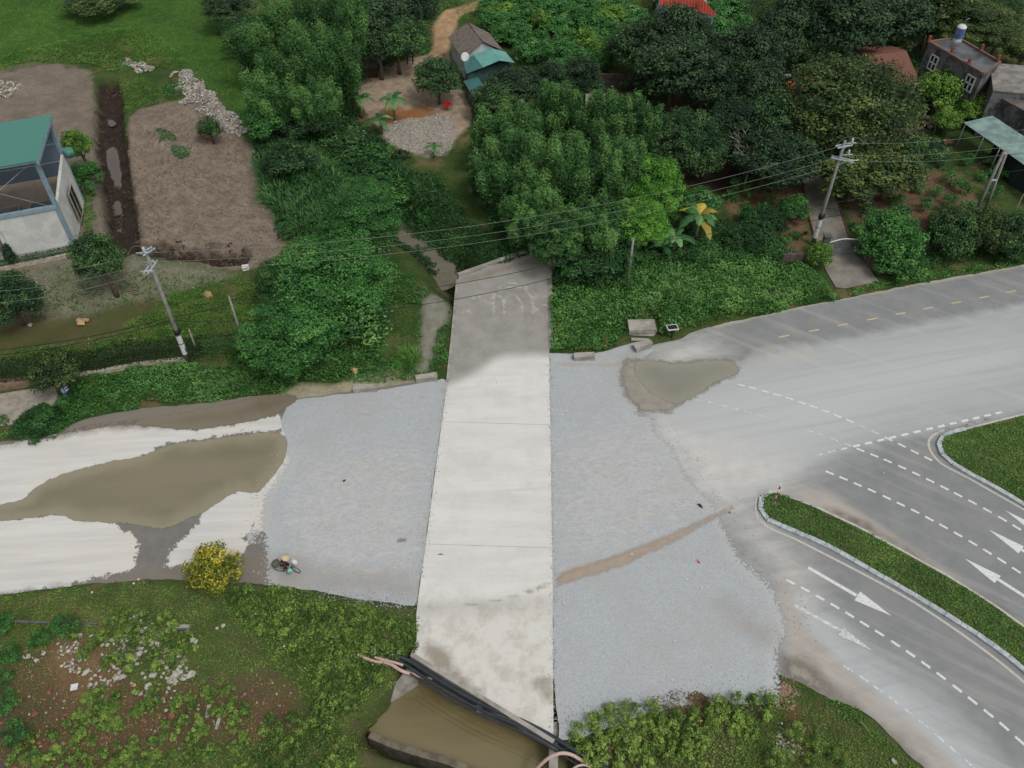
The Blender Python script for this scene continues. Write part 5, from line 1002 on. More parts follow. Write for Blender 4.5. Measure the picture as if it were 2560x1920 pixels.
# ---------------------------------------------------------------- traffic islands and markings
def resamp(P, d):
    o = []; acc = 0
    for a, b in zip(P, P[1:]):
        a, b = Vector(a[:2]), Vector(b[:2]); L = (b - a).length; t = -acc if acc else 0
        t = (d - acc) if o else 0
        while t <= L: o.append(a.lerp(b, t / L)); t += d
        acc = L - (t - d)
    return o
kerb_m = simple('kerb_whitewash', C(198, 205, 208), C(156, 164, 168), 3, .85, .3); kerb2 = simple('kerb_dusty', C(204, 204, 194), C(176, 174, 162), 3, .85)
isoil = simple('island_soil', C(78, 96, 52), C(104, 100, 66), 1.0, .95, .4)
def island(label, big, thin, nose_v):
    ring = P2(big + thin[::-1]); c = sum((Vector(p) for p in ring), Vector((0, 0))) / len(ring)
    e = bpy.data.objects.new('traffic_island', None); COL.objects.link(e); e.location = (c.x, c.y, 0); e['kind'] = 'structure'
    at_parent(sheet('grass_bed', smooth_poly(ring, 1), .13, isoil, 1.0, None, 0, None, 0, kind=None), e)
    for pts, w, h, mt, ln in ((big, .34, .2, kerb_m, 1.0), (thin, .16, .16, kerb2, 3.0)):
        q = resamp(P2(smooth_open(pts)), ln); mb = MB()
        for a, b in zip(q, q[1:]):
            d = (b - a).normalized() * .012; mb.beam((a.x + d.x, a.y + d.y, h / 2 - .02), (b.x - d.x, b.y - d.y, h / 2 - .02), w, h)
        at_parent(mb.build('kerb', mt), e)
def smooth_open(p, it=2):
    for _ in range(it):
        q = [p[0]]
        for a, b in zip(p, p[1:]): q += [(a[0] * .75 + b[0] * .25, a[1] * .75 + b[1] * .25), (a[0] * .25 + b[0] * .75, a[1] * .25 + b[1] * .75)]
        p = q + [p[-1]]
    return p
I1b = [(1930,1230),(1912,1236),(1899,1250),(1899,1270),(1905,1288),(1922,1305),(1940,1311),(2007,1340),(2045,1355),(2112,1390),(2180,1431),(2215,1450),(2287,1492),(2368,1541),(2446,1590),(2522,1645),(2560,1679),(2700,1800)]
I1t = [(1930,1230),(1950,1234),(1975,1243),(2036,1268),(2108,1303),(2180,1336),(2267,1387),(2360,1437),(2441,1484),(2528,1547),(2560,1570),(2700,1670)]
I2b = [(2412,1075),(2380,1082),(2356,1092),(2346,1105),(2345,1122),(2356,1142),(2389,1168),(2423,1186),(2493,1224),(2560,1264),(2720,1370)]
I2t = [(2412,1075),(2470,1061),(2528,1045),(2560,1038),(2720,1000)]
island('', I1b, I1t, 0); island('', I2b, I2t, 0)
for I in (I1b + I1t[::-1], I2b + I2t[::-1]):
    q = P2(I); c = np.mean(q, 0)
    cover('island_grass', I, 90, .15, 'grass', .12, asp=.35, up=.6, edge=.2, seed=8, onroad=True, z0=.15, inset=.17)
    cover('island_weeds', I, 40, .15, 'creeper', .14, asp=.4, up=.7, edge=.9, seed=21, onroad=True, z0=.15, inset=.17)
    cover('island_dry_grass', I, 18, .14, 'dryg', .14, asp=.3, up=.8, edge=.1, seed=25, onroad=True, z0=.13, inset=.17)
cover('island_weeds', [(2330,1085),(2420,1062),(2480,1045),(2460,1060),(2400,1075)], 30, .14, 'brown', .2, asp=.2, onroad=True, z0=.05)
mk = bpy.data.objects['road_east']
def dashes(pts, L, w, mat, z=.018):
    q = [px(u, v) for u, v in pts]; mb = MB()
    for i, p in enumerate(q):
        a = q[max(i - 1, 0)]; b = q[min(i + 1, len(q) - 1)]; d = (b - a).normalized(); n = Vector((-d.y, d.x, 0)) * w / 2; h = d * L / 2
        mb.add([(p + s).xy.to_3d() + Vector((0, 0, z)) for s in (-h - n, h - n, h + n, -h + n)], [(0, 1, 2, 3)])
    return mb.build('lane_line', mat, mk)
def TT(l, ox, oy): return [(ox + x / 3.45625, oy + y / 3.45625) for x, y in l]
dashes(TT([(532,768),(652,817),(774,869),(897,922),(1025,982),(1146,1040),(1270,1100),(1393,1165),(1516,1231),(1641,1301),(1769,1376),(1894,1450),(2019,1527),(2145,1610),(2270,1695)],1920,960), .58, .17, paint_w)
dashes(TT([(798,571),(917,618),(1034,666),(1158,721),(1280,778),(1400,836),(1524,898),(1641,958),(1766,1023),(1894,1092),(2025,1167),(2148,1240),(2270,1312)],1920,960), .58, .17, paint_w)
dashes(TT([(195,52),(320,117),(449,188),(577,261),(705,336),(833,416),(963,495),(1101,586),(1230,673),(1362,767),(1495,865),(1634,973),(1767,1078),(1904,1188),(2039,1300),(2176,1424),(2310,1545)],1920,1440), .58, .17, paint_w)
dashes(TT([(765,535),(867,512),(973,486),(1075,462),(1180,438),(1287,413),(1395,388),(1497,365),(1599,341),(1699,318),(1798,295),(1896,272),(1993,250)],1920,960), .58, .2, paint_w)
dashes(TT([(440,613),(548,585),(658,559)],1920,960), .58, .15, paint_f)
dashes(TT([(76,93),(187,126),(291,162),(391,197),(495,235),(600,277),(706,320)],1920,960) , .58, .17, paint_w)
dashes(TT([(1980,10),(2080,35),(2188,64)],1280,960), .55, .15, paint_w); dashes(TT([(815,370),(927,421)],1920,960), .55, .15, paint_f)
dashes(TT([(1041,476),(1155,531),(1267,588),(1384,645)],1920,960), .58, .17, paint_w)
dashes(TT([(1610,140),(1720,162),(1827,188),(1930,215),(2035,243),(2142,274)],1280,960), .55, .15, paint_f); dashes(TT([(145,340),(355,405),(460,440),(572,482),(688,525)],1920,960), .55, .13, paint_f)
dashes(TT([(690,800),(830,890),(950,978),(1085,1075),(1210,1170),(1345,1280),(1480,1398),(1610,1510),(1740,1625)],1920,1440), .6, .15, paint_f)
dashes(TT([(140,1247),(397,1198),(648,1148),(899,1099),(1145,1051),(1382,1005),(1626,957),(1866,909),(2099,862),(2330,815)],1920,480), .95, .15, paint_y)
def strip_(pts, w, mat, z=.016):
    q = [px(u, v) for u, v in smooth_open(pts)]; mb = MB(); V = []
    for i, p in enumerate(q):
        a = q[max(i - 1, 0)]; b = q[min(i + 1, len(q) - 1)]; d = (b - a).normalized(); n = Vector((-d.y, d.x, 0)) * w / 2; V += [Vector((p.x, p.y, z)) - n, Vector((p.x, p.y, z)) + n]
    mb.add(V, [(2 * i, 2 * i + 1, 2 * i + 3, 2 * i + 2) for i in range(len(q) - 1)]); return mb.build('edge_line', mat, mk)
dustpaint = simple('road_paint_dusty', C(206, 202, 192), C(188, 184, 174), 5, .85)
strip_([(1900,1300),(1920,1320),(1978,1343),(2041,1375),(2110,1410),(2169,1441),(2238,1478),(2310,1521),(2412,1590),(2499,1654),(2560,1706),(2700,1820)], .17, dustpaint)
strip_([(1896,1298),(1889,1275),(1890,1250),(1902,1233),(1925,1225),(1950,1228)], .13, dustpaint)
strip_([(2360,1076),(2334,1087),(2322,1100),(2321,1117),(2331,1137),(2354,1162),(2412,1190),(2499,1240),(2560,1274),(2700,1362)], .17, dustpaint)
def arrow(head, shaft, w, mat):
    mb = MB(); z = .018; mb.add([Vector((*px(u, v)[:2], z)) for u, v in head], [(0, 1, 2)]); a, b = px(*shaft[0]), px(*shaft[1]); d = (b - a).normalized(); n = Vector((-d.y, d.x, 0)) * w / 2
    mb.add([Vector((p.x, p.y, z)) for p in (a - n, b - n, b + n, a + n)], [(0, 1, 2, 3)]); mb.build('lane_arrow', mat, mk)
arrow([(2150,1479),(2136,1501),(2229,1540)], [(2020,1419),(2141,1489)], .24, paint_w)
arrow([(2107,1568),(2096,1588),(2182,1628)], [(1985,1513),(2103,1577)], .24, paint_f)
arrow([(2471,1324),(2546,1384),(2559,1366)], [(2553,1374),(2700,1460)], .24, paint_w)
arrow([(2411,1396),(2486,1458),(2502,1440)], [(2494,1448),(2600,1516)], .24, paint_w)
arrow([(2513,1276),(2590,1338),(2602,1320)], [(2596,1329),(2700,1392)], .24, paint_w)
gm_ = tonemat('gravel_tones', [(0, C(150, 154, 156)), (.4, C(186, 188, 188)), (.75, C(168, 168, 164))])
for i, (pts, n, wd) in enumerate((([(1600,1030),(1648,1040),(1645,1078),(1692,1112),(1725,1190),(1798,1262),(1812,1300),(1860,1390),(1945,1470),(1985,1575),(1958,1640),(1962,1740)], 450, .8), ([(716,1145),(690,1190),(650,1240),(640,1300),(650,1370),(655,1460)], 160, .5), ([(1053,1440),(1065,1359),(1083,1220),(1100,1090),(1119,954)], 350, .18), ([(1374,890),(1376,1090),(1380,1359),(1383,1600),(1384,1840)], 500, .15), ([(1384,1800),(1550,1775),(1700,1745),(1900,1740)], 900, .5), ([(800,1480),(930,1500),(1045,1516)], 400, .3))):
    edgechips(pts, n, wd, .085, gm_, 40 + i, .05 if i in (2, 3) else .02)
# marker post
b = G(1933, 1262); hh = max(.8, toppx(b, 1212)); e = thing('marker_post', (b.x, b.y, .12), 'thin red and white marker post on the tip of the long grass island', 'marker post')
mb = MB(); mb.tube([(0, 0, -.1), (.0, 0, hh)], .055, 8); mb.build('post', white_m, e); mb = MB()
for k in range(3): mb.tube([(0, 0, hh * (.15 + .3 * k)), (0, 0, hh * (.28 + .3 * k))], .062, 8)
mb.build('red_bands', redpaint, e); mb = MB(); mb.box((0, 0, .02), (.3, .3, .12)); mb.build('base', concrete, e)
# ---------------------------------------------------------------- utility poles and wires
def zat(b, v): return toppx(b, v)
def pole(bu, bv, tv, r0, r1, label, boxes=True, arms=None, name='utility_pole', num=True):
    b = G(bu, bv); h = toppx(b, tv) - b.z; e = thing(name, b, label, 'pole'); mb = MB(); mb.tube([(0, 0, -.4), (0, 0, h * .5), (0, 0, h)], [r0, (r0 + r1) / 2, r1], 14); mb.build('shaft', pole_m, e); return e, b, h
eL, bL, hL = pole(470, 903, 618, .2, .11, 'tall concrete power pole standing in the hedge at the left')
eR, bR, hR = pole(2031, 612, 352, .2, .11, 'tall concrete power pole beside the driveway gate at the right')
eS, bS, hS = pole(619, 890, 742, .12, .08, 'slim concrete pole right of the tall pole at the left')
eV, bV, hV = pole(1566, 735, 595, .13, .09, 'short concrete pole wrapped in vines on the green slope')
ePst, _, _ = pole(500, 898, 824, .08, .06, 'short stub post between the two poles at the left', name='stub_post')
eD, bD, hD = pole(2425, 560, 374, .17, .12, 'twin concrete pole at the right above the garden plot')
mb = MB(); mb.tube([(1.3, .5, -.3), (.35, .12, hD * .96)], [.15, .11], 12); mb.build('strut', pole_m, eD); mb = MB(); mb.box((.15, .05, hD * .95), (.5, .2, .12)); mb.box((.3, .1, hD * .6), (.7, .2, .1)); mb.build('clamp', galv, eD)
eT, bT, hT = pole(2518, 566, 485, .05, .04, 'thin leaning grey post in the roadside trees at the right edge', name='thin_post')
wires = {}
for e, b, h, key, pts in ((eL, bL, hL, 'L', [(357, 632, -.35), (371, 655, -1.6), (366, 678, -1.6)]), (eR, bR, hR, 'R', [(2126, 358, -.35), (2117, 387, -1.6), (2132, 401, -1.6)])):
    top = b + Vector((0, 0, h)); W_ = [px(u, v, top.z + dz) for u, v, dz in pts]; wires[key] = W_
    for i, p in enumerate(W_):
        if i == 1: continue
        q = Vector((b.x, b.y, p.z - .1)); d = (p - q); d.z = 0; dd = d.normalized(); sd_ = Vector((-dd.y, dd.x, 0)) * .16; mb = MB()
        for s in (-1, 1): mb.beam(q - b - dd * .7 + sd_ * s, q - b + d + dd * .15 + sd_ * s, .09, .1)
        mb.build('crossarm', galv, e)
        br_ = MB(); br_.beam(q - b + Vector((0, 0, -.7)), q - b + d * .6, .05, .05); br_.build('brace', galv, e)
    for p in W_[:2]:
        mb = MB(); mb.lathe([(.03, -.1), (.14, -.06), (.08, .02), (.13, .07), (.07, .15), (.11, .2), (.05, .3)], 10, Matrix.Translation(p - b + Vector((.12, .05, .15)))); mb.build('insulator', white_m, e)
    for p in W_:
        mb = MB(); mb.tube([p - b - Vector((.5, 0, .03)), p - b + Vector((.5, 0, .03))], .05, 8); mb.build('insulator', galv, e)
    jp = W_[0] - b; mb = MB(); mb.tube(bez([jp + Vector((-1.1, .0, -.1)), jp + Vector((-.6, .1, .45)), jp + Vector((.1, .1, .5)), jp + Vector((.7, 0, .4)), jp + Vector((1.1, 0, 0))], 4), .02, 5, False); mb.build('jumper_wire', wirem, e)
    mb = MB(); mb.tube([(0, 0, 2.1), (0, 0, 2.9)], .215, 12, False); mb.tube([(0, 0, .9), (0, 0, 2.0)], .225, 12, False); mb.build('number_plate', white_m, e)
    mb = MB(); mb.tube([(0, 0, 3.05), (0, 0, 3.5)], .25, 10); mb.box((.2, .05, 3.3), (.2, .25, .3)); mb.build('cable_bracket', black_m, e)
mb = MB(); mb.tube([(0, 0, .9), (0, 0, 1.3)], .13, 10, False); mb.build('number_plate', white_m, eS)
def wire(a, b, sag, r, mat, label, n=28, cat='power line', group=None):
    a, b = Vector(a), Vector(b); P = [a.lerp(b, i / n) + Vector((0, 0, -sag * 4 * (i / n) * (1 - i / n))) for i in range(n + 1)]
    mb = MB(); mb.tube(P, r, 5, False); return tag(mb.build('power_line', mat), label, cat, group)
ord_ = ('upper', 'middle', 'lower')
for i in range(3):
    wire(wires['L'][i], wires['R'][i], 2.3, .016, wirem, f'{ord_[i]} of the three pale wires between the two tall poles')
    a = wires['L'][i]; wire(a, px((-40, -40, -40)[i], (700, 738, 768)[i] - 8, a.z - .5), .5, .015, wirem, f'{ord_[i]} of the three pale wires running left from the left tall pole')
    a = wires['R'][i]; wire(a, px(2620, (312, 350, 370)[i], a.z), .6, .015, wirem, f'{ord_[i]} of the three pale wires running right from the right tall pole')
def onp(b, h, v): z = toppx(b, v); return Vector((b.x, b.y, min(z, b.z + h)))
lowL = [onp(bL, hL, 792), onp(bL, hL, 800)]; lowS = [onp(bS, hS, 758), onp(bS, hS, 803)]; lowV = [onp(bV, hV, 606), onp(bV, hV, 640)]; lowR = [onp(bR, hR, 510), onp(bR, hR, 545)]; lowD = [onp(bD, hD, 385), onp(bD, hD, 430)]
for i in range(2):
    w = ('upper', 'lower')[i]
    wire(lowL[i], px(-60, 880 + 14 * i, 4.6), .5, .03, cablem, f'{w} black cable running left from the left tall pole', cat='cable')
    wire(lowL[i], lowS[i], .15, .03, cablem, f'{w} black cable between the left tall pole and the slim pole', cat='cable')
    wire(lowS[i], lowV[i], 1.5, .026, cablem, f'{w} black cable crossing over the far end of the bridge', cat='cable')
    wire(lowV[i], lowR[i], .8, .026, cablem, f'{w} black cable from the vine-covered pole to the right tall pole', cat='cable')
    wire(lowR[i], lowD[i], .7, .026, cablem, f'{w} black cable from the right tall pole to the twin pole', cat='cable')
    wire(lowD[i] , px(2640, 360 + 40 * i, 5.5), .4, .024, cablem, f'{w} black cable running right from the twin pole', cat='cable')
wire(onp(bR, hR, 520), px(2630, 470, 5), 1.2, .022, cablem, 'black cable passing low over the garden plot', cat='cable')
# vines on the short pole
P = unit(900) * np.array([.35, .35, 0]) * rng.rand(900)[:, None] ** .3 + np.array([0, 0, 1]) * (rng.rand(900)[:, None] ** 1.3) * hV * .72
me = leaves_mesh('vine', P * np.array([1, 1, 1]), unit(900), .16, .5 + rng.normal(size=900) * .15); link('vine', me, eV, LM['creeper'])
# blue sign, panel on a post, gate
b = G(188, 998); h = toppx(b, 956) - b.z; e = thing('sign_post', b, 'dark post with a small blue and white sign by the paved pull-in', 'sign'); mb = MB(); mb.tube([(0, 0, -.2), (0, 0, h)], .07, 8); mb.build('post', black_m, e)
mb = MB(); mb.box((-.16, -.1, h * .78), (.5, .03, .95), R(62)); sp_ = mb.build('sign_panel', simple('sign_blue', C(70, 120, 190)), e)
for k in range(3): mb = MB(); mb.box((-.13, -.13, h * .78 + (k - 1) * .26), (.3, .035, .1), R(62)); mb.build('sign_line', white_m, sp_)
b = G(166, 990); mb = MB(); mb.box((0, 0, .35), (.22, .22, .9)); o = mb.build('stub_post', white_m); o.location = b; tag(o, 'short white stub post behind the blue sign', 'post')
b = G(1680, 846); h = toppx(b, 822) - b.z; e = thing('panel_stand', b, 'black square panel with a pale frame on a short stand at the verge', 'panel'); pc = local(e, px(1681, 819, b.z + h)); mb = MB(); mb.tube([(0, 0, -.1), pc], .05, 8); mb.build('stand', black_m, e)
mb = MB(); Mx = Matrix.Translation(pc) @ Matrix.Rotation(.15, 4, 'Z') @ Matrix.Rotation(-.1, 4, 'X'); mb.box((0, 0, .02), (.82, .62, .05), 0, Mx); mb.build('panel', black_m, e); mb = MB()
for c_, d_ in (((0, .33, .02), (.92, .07, .09)), ((0, -.33, .02), (.92, .07, .09)), ((.43, 0, .02), (.07, .6, .09)), ((-.43, 0, .02), (.07, .6, .09))): mb.box(c_, d_, 0, Mx)
mb.build('frame', white_m, e)
# driveway and gate
drive_m = simple('driveway_concrete', C(148, 143, 132), C(122, 118, 108), .8, .9, .2)
sheet('driveway', DRV, .03, drive_m, .8, None, .03, None, 0)
mb = wallstrip([px(2018, 395), px(2008, 470), px(2021, 538), px(2041, 610), px(2053, 640)], -.2, .12, .12); tag(mb.build('brick_edging', simple('brick_red', C(126, 78, 60), C(96, 62, 50), 3, .9)), 'brick edging along the left side of the driveway', 'edging')
mb = wallstrip([px(2062, 395), px(2085, 480), px(2105, 538), px(2130, 622)], -.2, .12, .12); tag(mb.build('brick_edging', bpy.data.materials['brick_red']), 'brick edging along the right side of the driveway', 'edging')
ga, gb = px(2058, 641), px(2137, 634); e = thing('gate', (ga.x, ga.y, .03), 'grey metal gate with an arched top rail across the driveway', 'gate'); d = gb - ga; W0 = d.length; M0 = Matrix.Rotation(math.atan2(d.y, d.x), 4, 'Z')
gm = simple('gate_grey_paint', C(128, 136, 142), C(108, 114, 120), 2, .6); HG = 1.75
mb = MB(); mb.box((W0 / 2, 0, .38), (W0, .05, .72), 0, M0); mb.build('lower_panel', gm, e); mb = MB()
arc = lambda t: HG * (.82 + .2 * math.sin(math.pi * min(1, t * 1.25) ** 1.0 * .8))
mb.tube([M0 @ Vector((W0 * t / 12, 0, arc(t / 12))) for t in range(13)], .06, 6); mb.build('top_rail', white_m, e); mb = MB()
for i in range(25): mb.tube([M0 @ Vector((W0 * i / 24, 0, .7)), M0 @ Vector((W0 * i / 24, 0, arc(i / 24)))], .016 if i % 12 else .045, 5, False)
mb.build('bars', gm, e)
mb = MB(); mb.add([M0 @ Vector((W0 * t / 12, .02, arc(t / 12) - k)) for t in range(13) for k in (0, .3)], [(2 * i, 2 * i + 1, 2 * i + 3, 2 * i + 2) for i in range(12)]); mb.build('top_sheet', gm, e)
for u, v, tv, lb in ((2052, 643, 590, 'dark stained left pillar of the driveway gate'), (2144, 634, 582, 'dark right pillar of the driveway gate under the roadside tree')):
    b = px(u, v); h = toppx(b, tv); mb = MB(); mb.box((0, 0, h / 2), (.55, .55, h)); mb.box((0, 0, h + .05), (.7, .7, .12)); o = mb.build('gate_pillar', concrete_d); o.location = (b.x, b.y, 0); tag(o, lb, 'pillar')
def wall_obj(pts, h, w, mat, label, name='wall', z0=-.4):
    q = [px(u, v) for u, v in pts]; zg = min(gz(p.x, p.y) for p in q); return tag(wallstrip(q, zg + z0, h, w).build(name, mat), label, 'wall')
wall_obj([(1950, 664), (2000, 662), (2050, 652)], 1.3, .3, brick, 'dark grey block wall left of the driveway gate', 'garden_wall')
wall_obj([(2148, 640), (2175, 668), (2200, 686)], 1.0, .3, brick, 'dark block wall curving from the gate pillar to the road', 'garden_wall')
wall_obj([(2290, 632), (2350, 628), (2460, 614), (2600, 590)], 1.0, .3, brick, 'low block wall between the roadside trees', 'garden_wall')
wall_obj([(1488, 214), (1600, 216), (1672, 218)], 1.5, .2, brick, 'long dark brick wall between the orchard and the shaded garden', 'garden_wall')
wall_obj([(155, 948), (250, 934), (340, 916), (465, 902)], .35, .3, simple('wall_pale', C(196, 188, 170), C(160, 150, 134), 3, .9), 'low pale wall at the foot of the clipped hedge', 'low_wall')
wall_obj([(-60, 976), (0, 968), (60, 960), (130, 952)], .5, .7, simple('wall_brick_pale', C(150, 124, 104), C(120, 102, 86), 3, .95, .4), 'crumbling brick retaining wall above the paved pull-in', 'low_wall')
wall_obj([(-80, 690), (18, 672), (90, 656), (188, 638)], .3, .28, bpy.data.materials['wall_pale'], 'low pale kerb wall in front of the unfinished building', 'low_wall')
sheet('pavement', P2([(-80,1000),(0,985),(60,975),(128,966),(156,968),(150,990),(150,1012),(140,1024),(110,1005),(70,1025),(45,1048),(35,1062),(-80,1075)]), .03, simple('paving_stone', C(170, 162, 148), C(142, 134, 122), 2, .9, .5), .8, None, .05, None, 0)
# hedges
def hedge(pts, h, w, label, dens=230, mat='hedge', sz=.13):
    q = [px(u, v) for u, v in pts]; P = []; N = []; c = q[0]
    for a, b in zip(q, q[1:]):
        L = (b - a).length; n = int(L * dens * (h + w)); t = rng.rand(n); d = (b - a) / L; nn = np.array([-d.y, d.x, 0]); s = rng.uniform(-1, 1, n); z = rng.rand(n) ** .6
        edge = rng.rand(n) < .8; s = np.where(edge & (z < .9), np.sign(s) * (.85 + .2 * rng.rand(n)), s); hh = h * (1 + .25 * (vnoise(t * L + a.x, t * 0 + a.y, .9, 4) - .5))
        P.append(np.array(a)[None] * (1 - t[:, None]) + np.array(b)[None] * t[:, None] + nn[None] * (s * w / 2)[:, None] + np.array([0, 0, 1]) * (z * hh)[:, None]); N.append(nn[None] * s[:, None] + np.array([0, 0, 1.0]) * (z > .8)[:, None])
    P = np.concatenate(P) - np.array(c)[None]; me = leaves_mesh('hedge', P, np.concatenate(N), sz, .45 + rng.normal(size=len(P)) * .15); o = link('hedge', me, None, LM[mat]); o.location = c + Vector((0, 0, gz(c.x, c.y))); return tag(o, label, 'hedge')
hedge([(-80, 965), (0, 952), (80, 948), (165, 938)], 2.1, 1.5, 'left part of the clipped dark hedge beside the bare branches')
hedge([(165, 938), (320, 908), (465, 892), (520, 886)], 1.9, 1.3, 'clipped dark hedge running to the tall pole at the left')
hedge([(520, 886), (600, 874), (640, 866)], 1.9, 1.4, 'end of the clipped hedge between the slim pole and the thicket', mat='dark')
hedge([(-60, 680), (40, 662), (110, 648), (185, 630)], .8, .7, 'scruffy low hedge in front of the unfinished building', mat='dark')
P, N, T = crown_pts(.5, .5, 1.25, 40, 1600, .3); b = G(40, 668); e = thing('cypress', b, 'small dark cypress at the unfinished building doorway', 'tree'); o = link('crown', leaves_mesh('crown', P, N, .14, T), e, LM['deep']); o.location = (0, 0, 1.35); trunk_mb(.6, .05, 0, .1, 1).build('trunk', bark, e)
# ---------------------------------------------------------------- unfinished building
corr = NM('roof_green_metal', .45, .5); wv = corr.N.new('ShaderNodeTexWave'); wv.inputs['Scale'].default_value = 1.6; wv.bands_direction = 'X'; corr.L.new(corr.co, wv.inputs['Vector'])
corr.bump(wv.outputs['Fac'], .3, .03); corr = corr.done(corr.mix(corr.mr(wv.outputs['Fac'], .8, .95), C(58, 122, 108), C(96, 156, 140)))
clad = NM('cladding_bluegrey', .5, .5); wv = clad.N.new('ShaderNodeTexWave'); wv.inputs['Scale'].default_value = 2.2; wv.bands_direction = 'X'; clad.L.new(clad.co, wv.inputs['Vector']); clad.bump(wv.outputs['Fac'], .6, .05); clad = clad.done(clad.mix(wv.outputs['Fac'], C(108, 124, 140), C(126, 142, 156)))
steel = simple('steel_pale_blue', C(150, 172, 184), C(132, 154, 166), 2, .5)
wallw = simple('wall_render_pale', C(222, 224, 219), C(198, 200, 195), .8, .85); floorc = simple('floor_concrete', C(150, 152, 148), C(124, 122, 114), .6, .85)
Fr, Rr = px(187, 616), px(208, 509); zf = toppx(Fr, 392); zr = toppx(Rr, 293); zm = toppx(Fr, 516)
e = thing('unfinished_building', (Fr.x, Fr.y, 0), 'unfinished open-fronted building with a green metal roof and pale concrete walls', 'building')
ey = (Rr - Fr); DY = ey.length; ax = (px(-40, 660) - Fr).normalized(); LX = 24.0; ang = math.atan2(-ax.y, -ax.x); MB0 = Matrix.Identity(4)
def bp(s, t, z): return ax * s + ey * t + Vector((0, 0, z))     # s metres to the left, t 0..1 to the rear
mb = MB(); mb.slab([bp(-.4, -.1, zf), bp(LX, -.1, zf), bp(LX, 1.05, zr), bp(-.4, 1.05, zr)], .06); mb.build('roof', corr, e)
mb = MB(); mb.beam(bp(-.35, -.1, zf - .22), bp(-.35, 1.05, zr - .22), .2, .32); mb.beam(bp(-.4, -.08, zf - .14), bp(LX, -.08, zf - .14), .14, .2); mb.build('fascia', steel, e)
for i, s in enumerate((0, 8.1, 16.2)):
    for t, zt in ((0, zf), (1, zr)):
        mb = MB(); mb.beam(bp(s, t, 0), bp(s, t, zt - .1), .28, .34, (1, 0, 0)); mb.build('column', steel, e)
mb = MB(); mb.beam(bp(-.1, 0, zm), bp(LX, 0, zm), .3, .34); mb.beam(bp(0, 1, zr * .72), bp(LX, 1, zr * .72), .16, .2); mb.build('tie_beam', steel, e)
zc0 = zr * .36; mb = MB(); mb.slab([bp(.2, 1.01, zc0), bp(LX, 1.01, zc0), bp(LX, 1.01, zr - .1), bp(.2, 1.01, zr - .1)], .05); mb.build('cladding', clad, e)
for zb in (zr * .52, zr * .86): mb = MB(); mb.beam(bp(.2, 1.0, zb), bp(LX, 1.0, zb), .06, .12); mb.build('cladding_rail', galv, e)
zs = toppx(Rr, 384); zs0 = toppx(Fr, 512)
mb = MB(); mb.slab([bp(-.15, .03, 0), bp(-.15, 1.02, 0), bp(-.15, 1.02, zs), bp(-.15, .5, (zs + zs0) / 2), bp(-.15, .03, zs0)], -.25); mb.build('side_wall', wallw, e)
mb = MB(); mb.slab([bp(-.42, .4, .7), bp(-.42, .66, .7), bp(-.42, .66, zs0 * .8), bp(-.42, .4, zs0 * .8)], .04); w_ = mb.build('window', glass_opening_d, e)  # dark panel in place of the shade seen through the wall opening
mb = MB()
for t in (.4, .53, .66): mb.beam(bp(-.45, t, .65), bp(-.45, t, zs0 * .82), .09, .09, (1, 0, 0))
for z_ in (.67, zs0 * .81): mb.beam(bp(-.45, .39, z_), bp(-.45, .67, z_), .09, .09)
mb.build('window_frame', concrete, w_)
mb = MB(); mb.slab([bp(.1, .0, 0), bp(5.2, .0, 0), bp(5.2, 0, zm - .2), bp(.1, 0, zm - .2)], .2); mb.build('front_wall', wallw, e)
mb = MB(); mb.slab([bp(5.2, -.02, 0), bp(5.5, -.02, 0), bp(5.5, -.02, zm - .2), bp(5.2, -.02, zm - .2)], .5); mb.slab([bp(11.5, 0, 0), bp(LX, 0, 0), bp(LX, 0, zm - .2), bp(11.5, 0, zm - .2)], .2); mb.build('wall_pier', wallw, e)
mb = MB(); mb.prism([tuple(bp(*p, 0)[:2]) for p in ((0, -.12), (LX, -.12), (LX, 1.0), (0, 1.0))], .02, .3); mb.build('floor', floorc, e)
for s0, s1, t0, t1, hh in ((1.2, 4.2, .12, .55, 1.9), (5.0, 8.0, .2, .62, 1.6), (9, 13, .15, .6, 1.6), (1.2, 4.2, .62, .9, 1.5), (5.2, 9, .68, .92, 1.4)):
    mb = MB(); c = [bp(s0, t0, hh / 2), bp(s1, t0, hh / 2), bp(s1, t1, hh / 2), bp(s0, t1, hh / 2)]
    for a, b in zip(c, c[1:] + c[:1]): mb.beam(a, b, .18, hh)
    mb.build('concrete_tank', floorc, e)
mb = MB(); mb.tube([bp(.1, 0, zm - .1), bp(8, .0, zf - .3)], .02, 5); mb.tube([bp(8, 0, zm - .1), bp(.1, 0, zf - .3)], .02, 5); mb.build('brace_rod', galv, e)
mb = MB(); mb.tube([bp(-.6, 1.0, zs * .93), bp(-.6, 1.0, zs * 1.06)], .45, 10); mb.build('gutter_box', corr, e)
